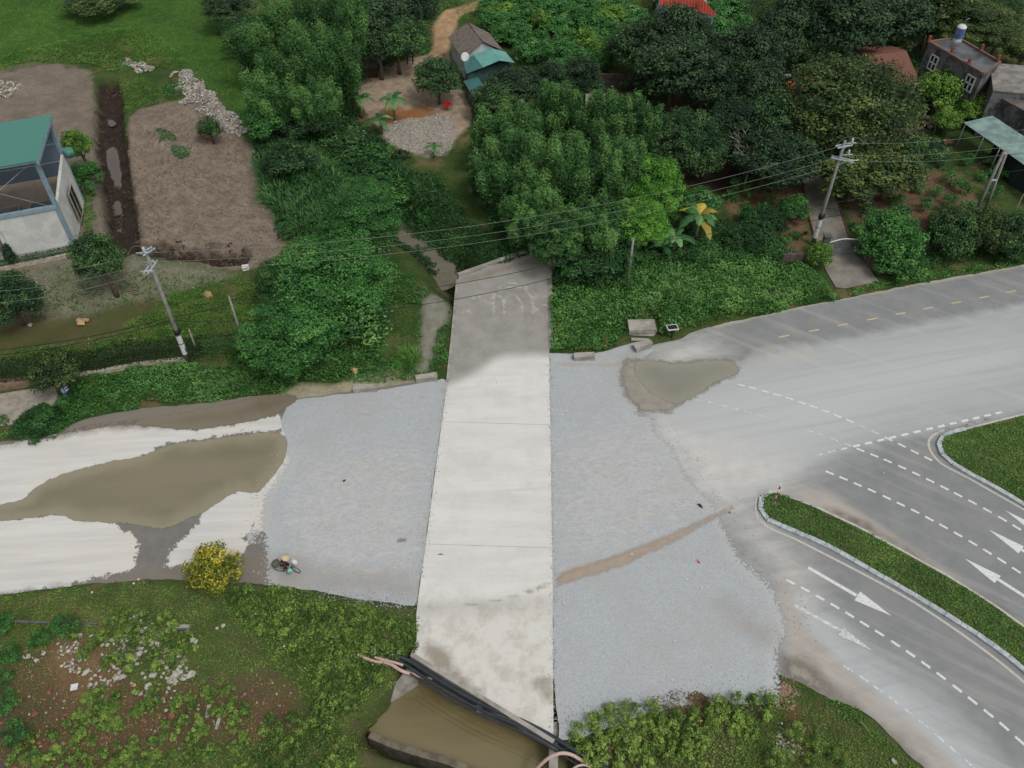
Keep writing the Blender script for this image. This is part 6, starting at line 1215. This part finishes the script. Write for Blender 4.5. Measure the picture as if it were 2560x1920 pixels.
# ---------------------------------------------------------------- houses
def gable_house(name, label, LB, LF, RB, RF_, KB, KF, ze, zk, rmat, wmat, over=.12, extra=None, cat='house'):
    """eave corners left back/front, right back/front and ridge back/front, as photo pixels"""
    lb, lf, rb, rf = [px(*p, ze) for p in (LB, LF, RB, RF_)]; kb, kf = px(*KB, zk), px(*KF, zk); c = (lb + lf + rb + rf) / 4; e = thing(name, (c.x, c.y, 0), label, cat); o = e.location
    mb = MB(); mb.slab([lb - o, lf - o, kf - o, kb - o], .08); mb.slab([kb - o, kf - o, rf - o, rb - o], .08); mb.build('roof', rmat, e)
    s = lambda p: c + (p - c) * (1 - over); g = min(gz(p.x, p.y) for p in (lb, lf, rb, rf)) - .3; mb = MB(); dn = Vector((0, 0, .12))
    q = [s(p) - dn - o for p in (lb, lf, rf, rb)]; k0 = c + (kf - c) * (1 - over); k1 = c + (kb - c) * (1 - over); k0.z = zk - .15; k1.z = zk - .15; k0 -= o; k1 -= o
    for p in q: p.z = ze - .12
    V = q + [Vector((p.x, p.y, g)) for p in q] + [k0, k1]
    mb.add(V, [(0, 4, 5, 1), (1, 5, 6, 2, 8), (2, 6, 7, 3), (3, 7, 4, 0, 9)]); mb.build('walls', wmat, e); 
    mb = MB(); mb.tube([kb - o + Vector((0, 0, .09)), kf - o + Vector((0, 0, .09))], .09, 6); mb.build('ridge_cap', rmat, e); return e
fibro = NM('roof_grey_fibrocement', .9, .2); fibro = fibro.done(fibro.mix(fibro.mr(fibro.noise(1.5, 5, .75), .3, .7), C(128, 118, 108), C(98, 90, 84)))
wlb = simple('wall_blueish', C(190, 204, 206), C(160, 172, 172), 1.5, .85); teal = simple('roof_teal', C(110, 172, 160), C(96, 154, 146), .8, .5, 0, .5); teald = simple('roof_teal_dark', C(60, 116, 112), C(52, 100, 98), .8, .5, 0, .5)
hut = gable_house('hut', 'grey-roofed hut with white walls beside the gravel yard', (1119.5, 94.6), (1157.5, 147.7), (1221, 83), (1257.5, 127.5), (1169, 57), (1207, 104.7), 2.7, 4.0, fibro, wlb)
pb = local(hut, px(1132, 118, 1.2)); mb = MB(); mb.box(pb, (.15, .9, .9)); mb.build('window', glass_opening_d, hut)
def lean(name, label, quads, ze, mats, wm, footprint, hgt):
    c = sum((px(*p, ze) for p in footprint), Vector()) / len(footprint); e = thing(name, (c.x, c.y, 0), label, 'shed'); o = e.location
    for (pts, mt) in quads: mb = MB(); mb.slab([px(u, v, z) - o for u, v, z in pts], .05); mb.build('roof', mt, e)
    mb = MB(); q = [tuple((px(*p, ze) - o)[:2]) for p in footprint]; mb.prism(q, -.3, hgt); mb.build('walls', wm, e); return e
wg = simple('wall_green_dark', C(70, 104, 100), C(54, 80, 78), 1, .8)
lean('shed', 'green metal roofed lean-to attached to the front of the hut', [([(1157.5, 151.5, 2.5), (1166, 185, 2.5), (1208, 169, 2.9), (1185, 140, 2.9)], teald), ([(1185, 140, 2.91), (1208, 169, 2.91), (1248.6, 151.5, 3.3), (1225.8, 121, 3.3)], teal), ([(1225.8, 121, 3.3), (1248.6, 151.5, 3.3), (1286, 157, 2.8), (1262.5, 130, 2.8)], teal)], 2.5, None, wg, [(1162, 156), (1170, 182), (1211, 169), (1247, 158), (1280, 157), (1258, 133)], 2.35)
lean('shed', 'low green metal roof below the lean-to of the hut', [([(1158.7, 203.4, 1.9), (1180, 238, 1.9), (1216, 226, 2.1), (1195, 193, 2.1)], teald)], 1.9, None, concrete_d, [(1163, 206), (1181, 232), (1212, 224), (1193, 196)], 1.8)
b = px(1161.5, 143, 3.0); e = thing('satellite_dish', (b.x, b.y, 2.4), 'round white satellite dish at the corner of the hut roof', 'satellite dish'); mb = MB(); mb.lathe([(.02, 0), (.3, .05), (.55, .16), (.57, .17), (.3, .08)], 16, Matrix.Translation((0, 0, .6)) @ Matrix.Rotation(R(70), 4, 'X') @ Matrix.Rotation(R(25), 4, 'Y')); mb.build('dish', white_m, e); mb = MB(); mb.tube([(0, 0, -.6), (0, .1, .6)], .04, 6); mb.build('mast', galv, e)
redroof = NM('roof_red_metal', .6, .4); wv = redroof.N.new('ShaderNodeTexWave'); wv.inputs['Scale'].default_value = .9; redroof.L.new(redroof.co, wv.inputs['Vector']); redroof = redroof.done(redroof.mix(redroof.mr(wv.outputs['Fac'], .3, .8), C(206, 82, 60), C(160, 60, 46)))
gable_house('house', 'red-roofed pale blue house cut by the top edge', (1650, -55), (1656, 13), (1790, -40), (1795, 40), (1655, -70), (1662, -35), 3.4, 5.6, redroof, wlb) if False else None
fl, fr, bl, brr = px(1648, 12, 3.3), px(1794, 40, 3.3), px(1640, -60, 3.3), px(1770, -45, 3.3); rl2, rr2 = px(1658, -38, 5.2), px(1748, -14, 5.2); c = (fl + fr + bl + brr) / 4; e = thing('house', (c.x, c.y, 0), 'red-roofed pale blue house cut by the top edge', 'house'); o = e.location
mb = MB(); mb.slab([fl - o, fr - o, rr2 - o, rl2 - o], .1); mb.slab([rl2 - o, rr2 - o, brr - o, bl - o], .1); mb.build('roof', redroof, e)
mb = MB(); s = lambda p, z: Vector((c.x + (p.x - c.x) * .9, c.y + (p.y - c.y) * .9, z)) - o; q = [fl, fr, brr, bl]; V = [s(p, 3.15) for p in q] + [s(p, -.3) for p in q] + [s(rl2, 5.0), s(rr2, 5.0)]; mb.add(V, [(0, 4, 5, 1), (1, 5, 6, 2, 9), (2, 6, 7, 3), (3, 7, 4, 0, 8)]); mb.build('walls', wlb, e)
wp = px(1631, 14, 1.8) - o; mb = MB(); mb.box(wp + Vector((.1, -.2, 0)), (.2, .8, 1.5)); mb.build('window', glass_opening_d, e)
tiles_o = NM('roof_tiles_orange', .85, .2); tl = tiles_o.N.new('ShaderNodeTexBrick'); tl.inputs['Scale'].default_value = 3.2; tl.inputs['Color1'].default_value = C(206, 106, 76); tl.inputs['Color2'].default_value = C(186, 92, 66); tl.inputs['Mortar'].default_value = C(120, 62, 48); tiles_o.L.new(tiles_o.co, tl.inputs['Vector']); tiles_o = tiles_o.done(tl.outputs['Color'])
tiles_r = NM('roof_tiles_dark_red', .85, .2); tl = tiles_r.N.new('ShaderNodeTexBrick'); tl.inputs['Scale'].default_value = 3.4; tl.inputs['Color1'].default_value = C(100, 48, 42); tl.inputs['Color2'].default_value = C(74, 40, 36); tl.inputs['Mortar'].default_value = C(170, 130, 112); tl.inputs['Mortar Size'].default_value = .03; tiles_r.L.new(tiles_r.co, tl.inputs['Vector']); tiles_r = tiles_r.done(tl.outputs['Color'])
def roofed(name, label, q, ze, zk, rmat, wmat, cat='house', gable=None):
    P = [px(u, v, z) for (u, v), z in zip(q, (zk, zk, ze, ze))]; back = [P[1] + (P[1] - P[2]), P[0] + (P[0] - P[3])]
    for p in back: p.z = ze
    c = (P[2] + P[3] + back[0] + back[1]) / 4; e = thing(name, (c.x, c.y, 0), label, cat); o = e.location; mb = MB(); mb.slab([P[3] - o, P[2] - o, P[1] - o, P[0] - o], .1); mb.slab([P[0] - o, P[1] - o, back[0] - o, back[1] - o], .1); mb.build('roof', rmat, e)
    s = lambda p, z: Vector((c.x + (p.x - c.x) * .92, c.y + (p.y - c.y) * .92, z)) - o; qq = [P[3], P[2], back[0], back[1]]; V = [s(p, ze - .12) for p in qq] + [s(p, -.3) for p in qq] + [s(P[0], zk - .15), s(P[1], zk - .15)]
    mb = MB(); mb.add(V, [(0, 4, 5, 1), (1, 5, 6, 2, 9), (2, 6, 7, 3), (3, 7, 4, 0, 8)]); mb.build('walls', wmat, e); return e
roofed('outhouse', 'small outhouse with bright orange roof tiles left of the largest tree', [(1961.6, 205), (2056, 189), (2066, 220), (1972, 235)], 2.4, 3.2, tiles_o, concrete_d, 'outhouse')
roofed('house', 'house with mottled dark red roof tiles behind the largest tree', [(2170, 142), (2265, 128), (2298, 206), (2200, 224)], 3.2, 4.6, tiles_r, white_m)
mb = MB(); a, b = px(2284, 211, 3.1), px(2312, 205, 3.1); mb.beam(a, b, .7, .16); fo = mb.build('porch_canopy', white_m); tag(fo, 'white concrete canopy at the corner of the dark red tiled house', 'canopy')
b = px(1985, 190, 2.6); e = thing('water_trough', (b.x, b.y, 0), 'shallow grey tray on legs behind the orange tiled roof', 'trough'); mb = MB(); mb.box((0, 0, 2.55), (2.2, 1.1, .12)); mb.build('tray', concrete, e); mb = MB(); [mb.tube([(x, y, -.2), (x, y, 2.5)], .06, 6) for x in (-.9, .9) for y in (-.4, .4)]; mb.build('legs', wood, e)
wall_obj([(2052, 205), (2085, 196)], 1.9, .2, concrete, 'grey plastered wall end right of the orange tiled roof', 'garden_wall')
# grey house with tank
ZH = 6.2; A_, B_, D_, E_ = px(2322.5, 104, ZH), px(2396, 95, ZH), px(2500, 155, ZH), px(2458.5, 184, ZH); c = (A_ + B_ + D_ + E_) / 4; e = thing('grey_house', (c.x, c.y, 0), 'tall stained grey concrete house with a flat wet roof and white windows', 'house'); o = e.location
gw = NM('wall_stained_grey', .95, .15); gw = gw.done(gw.mix(gw.mr(gw.noise(.9, 5, .75), .42, .6), C(116, 118, 118), C(72, 72, 70))); wetr = NM('roof_wet_concrete', .4, .4); wetr = wetr.done(wetr.mix(wetr.mr(wetr.noise(.4, 5), .4, .6), C(96, 102, 106), C(64, 66, 66)))
mb = MB(); q = [tuple((p - o)[:2]) for p in (A_, E_, D_, B_)]; mb.prism(q, -.3, ZH - .15); mb.build('walls', gw, e)
mb = MB(); qi = [(x * .985, y * .985) for x, y in q]; mb.prism(qi, ZH - .148, ZH - .1); mb.build('roof', wetr, e)
mb = MB(); ring = [Vector((x, y, ZH - .02)) for x, y in q]; [mb.beam(a, b, .22, .26) for a, b in zip(ring, ring[1:] + ring[:1])]; mb.build('parapet', simple('parapet_reddish', C(136, 108, 96), C(104, 88, 80), 2, .9), e)
for u, v in ((2379, 133), (2421.6, 160), (2452.7, 126), (2494, 152), (2321.8, 104)):
    p = px(u, v, ZH) - o; mb = MB(); mb.box((p.x, p.y, ZH + .3), (.28, .28, .7)); mb.build('brick_stub', simple('brick_orange', C(150, 84, 66)) if 'brick_orange' not in bpy.data.materials else bpy.data.materials['brick_orange'], e)
wd = (E_ - A_); wd.z = 0; wl_ = wd.length; wd.normalize(); wn_ = Vector((wd.y, -wd.x, 0)); wn_ = wn_ if wn_.dot(-A_) > 0 else -wn_
def onwall(u, v):       # photo pixel to the point on the front wall plane
    cc = Vector((0, 0, HC)); r = (px(u, v, 0) - cc); t = (A_ - cc).dot(wn_) / r.dot(wn_); return cc + r * t
for u, v in ((2334, 157), (2424.5, 208)):
    p = onwall(u, v) - o + wn_ * .06; mb = MB(); mb.beam(p - wd * .55, p + wd * .55, .06, 1.6); gwn = mb.build('window', glass_opening_d, e); mb = MB()
    for k in (-.55, 0, .55): mb.beam(p + wd * k + wn_ * .05 - Vector((0, 0, .85)), p + wd * k + wn_ * .05 + Vector((0, 0, .85)), .13, .13, tuple(wn_))
    for k in (-.8, 0, .8): mb.beam(p - wd * .6 + wn_ * .055 + Vector((0, 0, k)), p + wd * .6 + wn_ * .055 + Vector((0, 0, k)), .12, .13)
    mb.build('window_frame', white_m, gwn)
def block(name, label, q, z, mat, rm, cat='building'):
    P = [px(u, v, z) for u, v in q]; c = sum(P, Vector()) / len(P); e = thing(name, (c.x, c.y, 0), label, cat); mb = MB(); qq = [tuple((p - c)[:2]) for p in P]; mb.prism(qq, -.3, z - .1); mb.build('walls', mat, e); mb = MB(); mb.prism([(x * 1.02, y * 1.02) for x, y in qq], z - .098, z + .04); mb.build('roof', rm, e); return e
block('annex', 'pale grey flat-roofed annex joined to the right of the stained house', [(2476, 158), (2620, 170), (2640, 240), (2484, 226)], 5.2, gw, simple('roof_pale_concrete', C(150, 146, 140), C(112, 108, 104), 1, .9))
block('annex', 'lower stained annex with a rough flat roof at the right edge', [(2494, 240), (2640, 244), (2700, 330), (2575, 285)], 4.4, gw, simple('roof_rough_concrete', C(120, 112, 104), C(90, 84, 80), 1, .9))
b = px(2393, 99, ZH); e = thing('water_tank', (b.x, b.y, ZH - .1), 'white and blue steel water tank standing on the flat grey roof', 'water tank'); mb = MB(); mb.lathe([(.5, .35), (.52, .4), (.52, 1.5), (.5, 1.55)], 18); mb.build('barrel', simple('tank_blue', C(70, 100, 156), C(150, 160, 170), .9, .4, 0, .5), e); mb = MB(); mb.lathe([(.53, 1.5), (.5, 1.62), (.3, 1.78), (.12, 1.82)], 18); mb.build('lid', white_m, e); mb = MB(); mb.lathe([(.55, 0), (.55, .1), (.45, .36)], 12); mb.build('stand', galv, e); mb = MB(); mb.tube([(.2, 0, 1.7), (.2, 0, 2.4), (.5, 0, 2.5)], .03, 5); mb.build('inlet_pipe', galv, e)
mt_roof = NM('roof_corroded_metal', .55, .4); mt_roof = mt_roof.done(mt_roof.mix(mt_roof.mr(mt_roof.noise(.8, 5), .35, .65), C(142, 168, 160), C(110, 134, 132)))
e = lean('shed', 'open shed with a large pale green metal roof at the right edge', [([(2409, 307, 2.7), (2421.5, 317, 2.7), (2525, 388, 2.7), (2640, 470, 2.7), (2700, 420, 3.2), (2560, 342, 3.2), (2481, 290, 3.2)], mt_roof)], 2.7, None, simple('wall_dark_teal', C(34, 54, 52)), [(2500, 330), (2550, 400), (2660, 460), (2690, 420), (2560, 346)], 2.4)
mb = MB(); o = e.location; [mb.tube([Vector((*(px(u, v, 2.7) - o)[:2], -.2)), px(u, v, 2.7) - o], .05, 6) for u, v in ((2414, 310), (2460, 343), (2500, 371))]; mb.build('posts', galv, e)
patch('blue_tarpaulin', [px(2372, 268, 1.2), px(2392, 273, 1.2), px(2391, 285, 1.2), px(2374, 283, 1.2)], 1.2, simple('tarp_blue', C(70, 96, 160)), 'blue tarpaulin hung near the pale green tree', 'tarpaulin', .5)
terra = simple('terracotta', C(150, 110, 92), C(116, 88, 76), 2, .8)
for u, v, r, lb in ((2269, 303, .45, 'red flowerpot at the edge of the largest tree'), (2312, 300, .45, 'round pale basin in the paved yard'), (2323, 322, .3, 'white pot in the paved yard'), (2311, 316, .42, 'wide planter bowl in the paved yard'), (2400, 312, .55, 'large dark pot beside the open shed'), (2367, 362, .5, 'round clay pot at the edge of the right garden')):
    b = G(u, v); mb = MB(); mb.lathe([(r * .6, 0), (r, r * .8), (r * 1.08, r * .85), (r * .9, r * .8), (r * .5, r * .3)], 14); o = mb.build('plant_pot', terra if 'white' not in lb and 'pale' not in lb else concrete); o.location = b + Vector((0, 0, .05)); tag(o, lb, 'pot')
mb = MB(); mb.tube(bez([px(2322, 295, .1), px(2334, 305, .1), px(2338, 320, .1), px(2334, 335, .1)], 5), .05, 6); tag(mb.build('garden_hose', concrete), 'curved pale hose on the paved yard by the big tree', 'hose')
mb = MB(); mb.tube([px(2310, 263, 1.6), px(2385, 267, 1.6)], .06, 6); tag(mb.build('bamboo_rail', wood), 'horizontal pale bamboo rail in front of the grey house', 'rail')
mb = MB(); b0 = px(2300, 142, .0); mb.tube([b0, px(2316, 88, 4.5)], .05, 6); tag(mb.build('bamboo_stick', wood), 'tall leaning bamboo stick beside the grey house', 'stick')
# frames, small sheds, clutter in the gardens
def lattice(u, v, w, l, nx, ny, h, tilt, label, legs=True, rz=.2):
    b = G(u, v); e = thing('stick_frame', b, label, 'frame'); mb = MB(); M = Matrix.Translation((0, 0, h)) @ Matrix.Rotation(rz, 4, 'Z') @ Matrix.Rotation(tilt, 4, 'X')
    for i in range(nx + 1): x = -w / 2 + w * i / nx; mb.tube([M @ Vector((x, -l / 2, 0)), M @ Vector((x, l / 2, random.uniform(-.05, .05)))], .035, 5)
    for i in range(ny + 1): y = -l / 2 + l * i / ny; mb.tube([M @ Vector((-w / 2, y, .05)), M @ Vector((w / 2, y, .05))], .035, 5)
    mb.build('lattice', wood, e)
    if legs:
        for sx in (-1, 1):
            for sy in (-1, 1): mb = MB(); p = M @ Vector((sx * w / 2, sy * l / 2, 0)); mb.tube([(p.x, p.y, -.2), p], .05, 5); mb.build('leg', wood, e)
lattice(1535, 56, 3.4, 2.6, 8, 5, 1.2, .1, 'light stick trellis standing in the orchard beside the red-roofed house')
lattice(1765, 238, 3.4, 3.4, 6, 6, 1.1, .9, 'leaning stick frame in the shaded garden', rz=-.1)
b = G(905, 185); e = thing('small_shed', b, 'low brown shed under the bamboo at the top of the yard', 'shed'); mb = MB(); mb.box((0, 0, .6), (4, 2, 1.3), .1); mb.build('walls', simple('wall_brown_wood', C(78, 64, 52), C(60, 48, 40)), e); mb = MB(); mb.slab([(-2.2, -1.3, 1.3), (2.2, -1.0, 1.3), (2.1, 1.2, 1.7), (-2.3, 1, 1.7)], .06); mb.build('roof', fibro, e)
b = G(1026, 158); e = thing('tank_stand', b, 'small white tank on a dark stand at the far edge of the yard', 'water tank'); mb = MB(); [mb.tube([(x, y, -.1), (x, y, 2)], .06, 6) for x in (-.35, .35) for y in (-.3, .3)]; [mb.box((0, -.3, z), (.7, .05, .06)) for z in (.5, 1, 1.5)]; mb.build('stand', black_m, e); mb = MB(); mb.tube([(-.4, 0, 2.3), (.4, 0, 2.3)], .3, 12); mb.build('tank', white_m, e)
mb = MB(); b = G(1571, 44); mb.box((0, 0, 1.2), (.9, .05, .9)); o = mb.build('hanging_shirt', white_m); o.location = b; tag(o, 'white shirt hanging on the clothes line near the red-roofed house', 'shirt')
mb = MB(); mb.tube([px(1555, 30, 1.8), px(1620, 26, 1.8)], .02, 5); tag(mb.build('clothes_line', wirem), 'clothes line strung left of the red-roofed house', 'line')
slabst('blue_basin', 1558, 58, 12, 6, .25, 0, bpy.data.materials['tarp_blue'], 'blue plastic piece beside the stick trellis', 'basin')
slabst('orange_board', 1782, 186, 14, 7, .2, -.15, simple('orange_plastic', C(222, 96, 74)), 'small orange roof piece in the dark trees', 'board', dz=3.8)
slabst('plank_board', 1734, 262, 18, 10, .1, .1, simple('board_tan', C(150, 124, 96)), 'tan board lying in the shaded garden', 'board')
rock('stone', 1887, 443, 14, concrete, 'upright grey stone in the shade left of the driveway', 'stone', None, 1.3, .2); slabst('small_bench', 2168, 508, 10, 8, .3, 0, concrete, 'small grey seat in the bare plot right of the driveway', 'seat')
rock('tyre_heap', 2014, 586, 14, black_m, 'dark round lump beside the driveway behind the wall', 'lump', None, .6, .1)
b = G(1495, 305); e = thing('thatched_hut', b, 'small grey thatched hut half hidden in the bamboo', 'hut'); mb = MB(); mb.slab([(-1.7, -1.6, 1.9), (1.7, -1.6, 1.9), (1.5, 1.2, 2.7), (-1.5, 1.2, 2.7)], .12); mb.build('roof', simple('thatch', C(150, 144, 136), C(110, 104, 98), 6), e); mb = MB(); mb.box((0, 0, .8), (2.8, 2.2, 1.9)); mb.build('walls', concrete_d, e)
# bare branches over the dark tree
def bare_tree(u, v, w, label, n=9):
    c = px(u, v, 4.5); g = gz(c.x, c.y); e = thing('bare_tree', (c.x, c.y, g), label, 'tree'); mb = MB(); mb.tube([(0, 0, -.2), (.1, 0, 2.2)], [.14, .1], 7)
    for i in range(n):
        a = 6.28 * i / n + random.random() * .4; p0 = Vector((.1, 0, random.uniform(1.8, 2.4))); L = w * random.uniform(.7, 1.1); p1 = p0 + Vector((math.cos(a) * L * .5, math.sin(a) * L * .5, 1.6)); p2 = p1 + Vector((math.cos(a + .4) * L * .6, math.sin(a + .4) * L * .6, 1.0))
        mb.tube([p0, p1, p2], [.07, .045, .015], 5, False)
        for s in (-1, 1):
            for bse, k in ((p1, .5), (p1.lerp(p2, .5), .35)): mb.tube([bse, bse + Vector((math.cos(a + s * .8) * L * k, math.sin(a + s * .8) * L * k, .5))], [.03, .01], 4, False)
    mb.build('branches', barkl, e)
bare_tree(1880, 345, 2.4, 'leafless grey tree with spreading branches in the dark grove'); bare_tree(1880, 375, 1.8, 'smaller leafless tree in front of the spreading one')
b = px(136, 920, 2.2); e = thing('bare_tree', (b.x, b.y, gz(b.x, b.y)), 'bare-twigged small tree standing in the clipped hedge', 'tree'); mb = MB()
for i in range(12): a = i * .52; mb.tube([(0, 0, .3), (math.cos(a) * .5, math.sin(a) * .5, 1.6), (math.cos(a + .2) * 1.3, math.sin(a + .2) * 1.3, random.uniform(2.4, 3.3))], [.05, .035, .01], 5, False)
mb.build('branches', barkl, e)
mb = MB(); [mb.tube([G(298 + 2 * i, 716 + 5 * i, .12), G(338 + i, 720 + 6 * i, .12)], .04, 5) for i in range(4)]; tag(mb.build('bamboo_poles', wood), 'few bamboo poles lying on the bare strip near the leaning tree', 'poles')

# ---------------------------------------------------------------- person riding a loaded bicycle
ra, fa = px(699, 1428, 0), px(744, 1432, 0); hd = (fa - ra).normalized(); hang = math.atan2(hd.y, hd.x); WBs = 1.12; bz = .02
mid_ = ra.lerp(fa, .5)
tyre_m = simple('tyre_black', C(46, 46, 48), C(34, 34, 36), 3, .8); frame_m = simple('bicycle_paint', C(70, 96, 100), C(56, 78, 82), 3, .45, 0, .5)
bk = empty('bicycle', (mid_.x, mid_.y, bz), 'loaded bicycle being ridden along the muddy road edge', 'bicycle', None, hang)
def ring(cx, cz, r, t, rot=0, n=28):
    mb = MB(); M = Matrix.Translation((cx, 0, cz)) @ Matrix.Rotation(rot, 4, 'Z'); P = [M @ Vector((r * math.cos(6.2832 * k / n), 0, r * math.sin(6.2832 * k / n))) for k in range(n + 1)]; mb.tube(P, t, 6, False); return mb, M
for cx, rot in ((-WBs / 2, 0), (WBs / 2, -.28)):
    mb, M = ring(cx, .33, .32, .022, rot); w_ = mb.build('wheel', tyre_m, bk); mb = MB()
    for k in range(12): mb.tube([M @ Vector((0, 0, 0)), M @ Vector((.3 * math.cos(k * .5236), 0, .3 * math.sin(k * .5236)))], .003, 4, False)
    mb.tube([M @ Vector((0, -.05, 0)), M @ Vector((0, .05, 0))], .025, 8); mb.build('spokes', galv, w_)
mb = MB()
for a, b, r in (((-.56, 0, .33), (-.1, 0, .3), .014), ((-.56, 0, .33), (-.22, 0, .78), .012), ((-.1, 0, .3), (-.24, 0, .9), .017), ((-.22, 0, .76), (.36, 0, .72), .018), ((-.1, 0, .3), (.38, 0, .62), .02), ((.34, 0, .95), (.44, 0, .56), .019), ((.44, 0, .56), (.56, 0, .33), .014)): mb.tube([a, b], r, 8)
mb.build('frame', frame_m, bk); mb = MB(); mb.tube([(.2, .27, 1.0), (.32, .2, 1.02), (.34, 0, 1.0), (.32, -.2, 1.02), (.2, -.27, 1.0)], .014, 8); mb.build('handlebar', galv, bk)
mb = MB(); mb.prism([(-.36, -.08), (-.36, .08), (-.2, .06), (-.06, .02), (-.06, -.02), (-.2, -.06)], .9, .96); mb.build('saddle', tyre_m, bk)
mb = MB(); mb.box((-.56, 0, .7), (.5, .16, .03)); mb.tube([(-.56, .07, .34), (-.6, .07, .7)], .01, 5); mb.tube([(-.56, -.07, .34), (-.6, -.07, .7)], .01, 5); mb.build('carrier', galv, bk)
mb = MB(); mb.tube([(-.1, -.14, .3), (-.1, .14, .3)], .02, 8); mb.box((-.02, .17, .2), (.1, .1, .03)); mb.box((-.18, -.17, .4), (.1, .1, .03)); mb.build('pedals', tyre_m, bk)
HM = Matrix.Translation((mid_.x, mid_.y, bz)) @ Matrix.Rotation(hang, 4, 'Z')
def skin(name, chains, mat, parent, sub=2):
    bm = bmesh.new(); lay = bm.verts.layers.skin.verify(); idx = {}
    def V(p, r):
        k = tuple(round(x, 4) for x in p)
        if k not in idx: v = bm.verts.new(p); v[lay].radius = (r, r); idx[k] = v
        return idx[k]
    first = None
    for ch in chains:
        for (p, r), (q, s) in zip(ch, ch[1:]):
            a, b = V(p, r), V(q, s); first = first or a
            if not bm.edges.get((a, b)): bm.edges.new((a, b))
    first[lay].use_root = True; me = bpy.data.meshes.new(name); bm.to_mesh(me); bm.free(); o = link(name, me, parent, mat); o.modifiers.new('skin', 'SKIN').use_smooth_shade = True; m_ = o.modifiers.new('sub', 'SUBSURF'); m_.levels = sub; m_.render_levels = sub; return o
pe = empty('person', (mid_.x, mid_.y, bz), 'person in a conical hat and maroon jacket riding the loaded bicycle', 'person', None, hang)
skin_m = simple('skin', C(196, 150, 120), C(180, 134, 106), 4, .6)
hip = ((-.24, 0, 1.02), .13); bel = ((-.16, 0, 1.2), .125); ch_ = ((-.04, 0, 1.4), .135); nk = ((.06, 0, 1.54), .05); hd0 = ((.09, 0, 1.62), .075); hd1 = ((.12, 0, 1.72), .09)
chains = [[hip, bel, ch_, nk, hd0, hd1]]; shirt = [[((-.24, 0, 1.0), .15), ((-.17, 0, 1.2), .15), ((-.05, 0, 1.4), .16), ((.03, 0, 1.49), .08)]]; trou = []
for s in (-1, 1):
    sh = ((-.02, s * .18, 1.43), .055); elb = ((.1, s * .27, 1.2), .04); wr = ((.26, s * .27, 1.06), .028); hnd = ((.3, s * .26, 1.04), .032)
    chains.append([ch_, sh, elb, wr, hnd])
    for k in range(4): y0 = s * (.225 + .022 * k); chains.append([hnd, ((.335, y0, 1.035), .009), ((.345, y0, 1.015), .0085), ((.33, y0, .995), .008)])
    chains.append([hnd, ((.3, s * .225, 1.02), .01), ((.32, s * .205, 1.0), .009)])
    kn = ((.12, s * .11, .78 if s > 0 else .9), .06); an = ((.0, s * .15, .34) if s > 0 else (-.14, s * .15, .5), .038); ft = ((an[0][0] + .14, s * .15, an[0][2] - .07), .035)
    chains.append([hip, ((-.2, s * .09, .98), .085), kn, an, ft])
    shirt.append([((-.05, 0, 1.4), .16), ((-.02, s * .18, 1.43), .075), ((.1, s * .275, 1.2), .06), ((.22, s * .275, 1.09), .045)])
    trou.append([((-.25, 0, .99), .14), ((-.2, s * .09, .97), .105), (kn[0], .08), ((an[0][0], s * .15, an[0][2] + .05), .06)])
skin('body', chains, skin_m, pe); skin('jacket', shirt, simple('cloth_maroon', C(104, 56, 50), C(80, 42, 40), 5, .9), pe); skin('trousers', trou, simple('cloth_black', C(44, 42, 46), C(32, 30, 34), 5, .9), pe)
mb = MB(); mb.lathe([(.27, 0), (.265, .012), (.13, .11), (.01, .2)], 24, Matrix.Translation((.14, 0, 1.74)) @ Matrix.Rotation(R(20), 4, 'Y')); mb.build('conical_hat', simple('palm_hat', C(214, 196, 160), C(196, 178, 142), 6, .8), pe)
mb = MB(); mb.lathe([(.1, -.02), (.105, .05), (.08, .11)], 14, Matrix.Translation((.12, 0, 1.68))); mb.build('hair', simple('hair_black', C(34, 30, 30), C(26, 24, 24), 6, .6), pe)
for s, a in ((1, (0, .15, .3)), (-1, (-.14, -.15, .46))): mb = MB(); mb.box((a[0] + .08, a[1], a[2] - .03), (.25, .09, .07)); mb.build('sandal', tyre_m, pe)
def lump(name, p, d, mat, label, cat, n=3, amp=.12):
    bm = bmesh.new(); bmesh.ops.create_icosphere(bm, subdivisions=n, radius=1)
    for v in bm.verts: k = 1 + amp * math.sin(v.co.x * 7 + 2 * v.co.z) * math.cos(v.co.y * 6 + v.co.z * 4); v.co = Vector((v.co.x * d[0] * k, v.co.y * d[1] * k, v.co.z * d[2] * k))
    me = bpy.data.meshes.new(name); bm.to_mesh(me); bm.free(); me.polygons.foreach_set('use_smooth', [True] * len(me.polygons)); o = link(name, me, None, mat); o.location = HM @ Vector(p); o.rotation_euler = (0, 0, hang); return tag(o, label, cat)
lump('bundle', (-.68, .0, .9), (.26, .3, .2), simple('bundle_green', C(80, 110, 96), C(96, 84, 66), 3, .8), 'green and brown bundle tied on the back carrier of the bicycle', 'bundle')
lump('sack', (.46, .26, .8), (.22, .16, .26), white_m, 'white sack hanging at the left of the handlebar', 'sack')
lump('plastic_bag', (.3, -.3, .66), (.17, .15, .22), simple('bag_aqua', C(150, 214, 198), C(110, 180, 166), 4, .5), 'aqua plastic bag hanging at the right of the handlebar', 'bag')
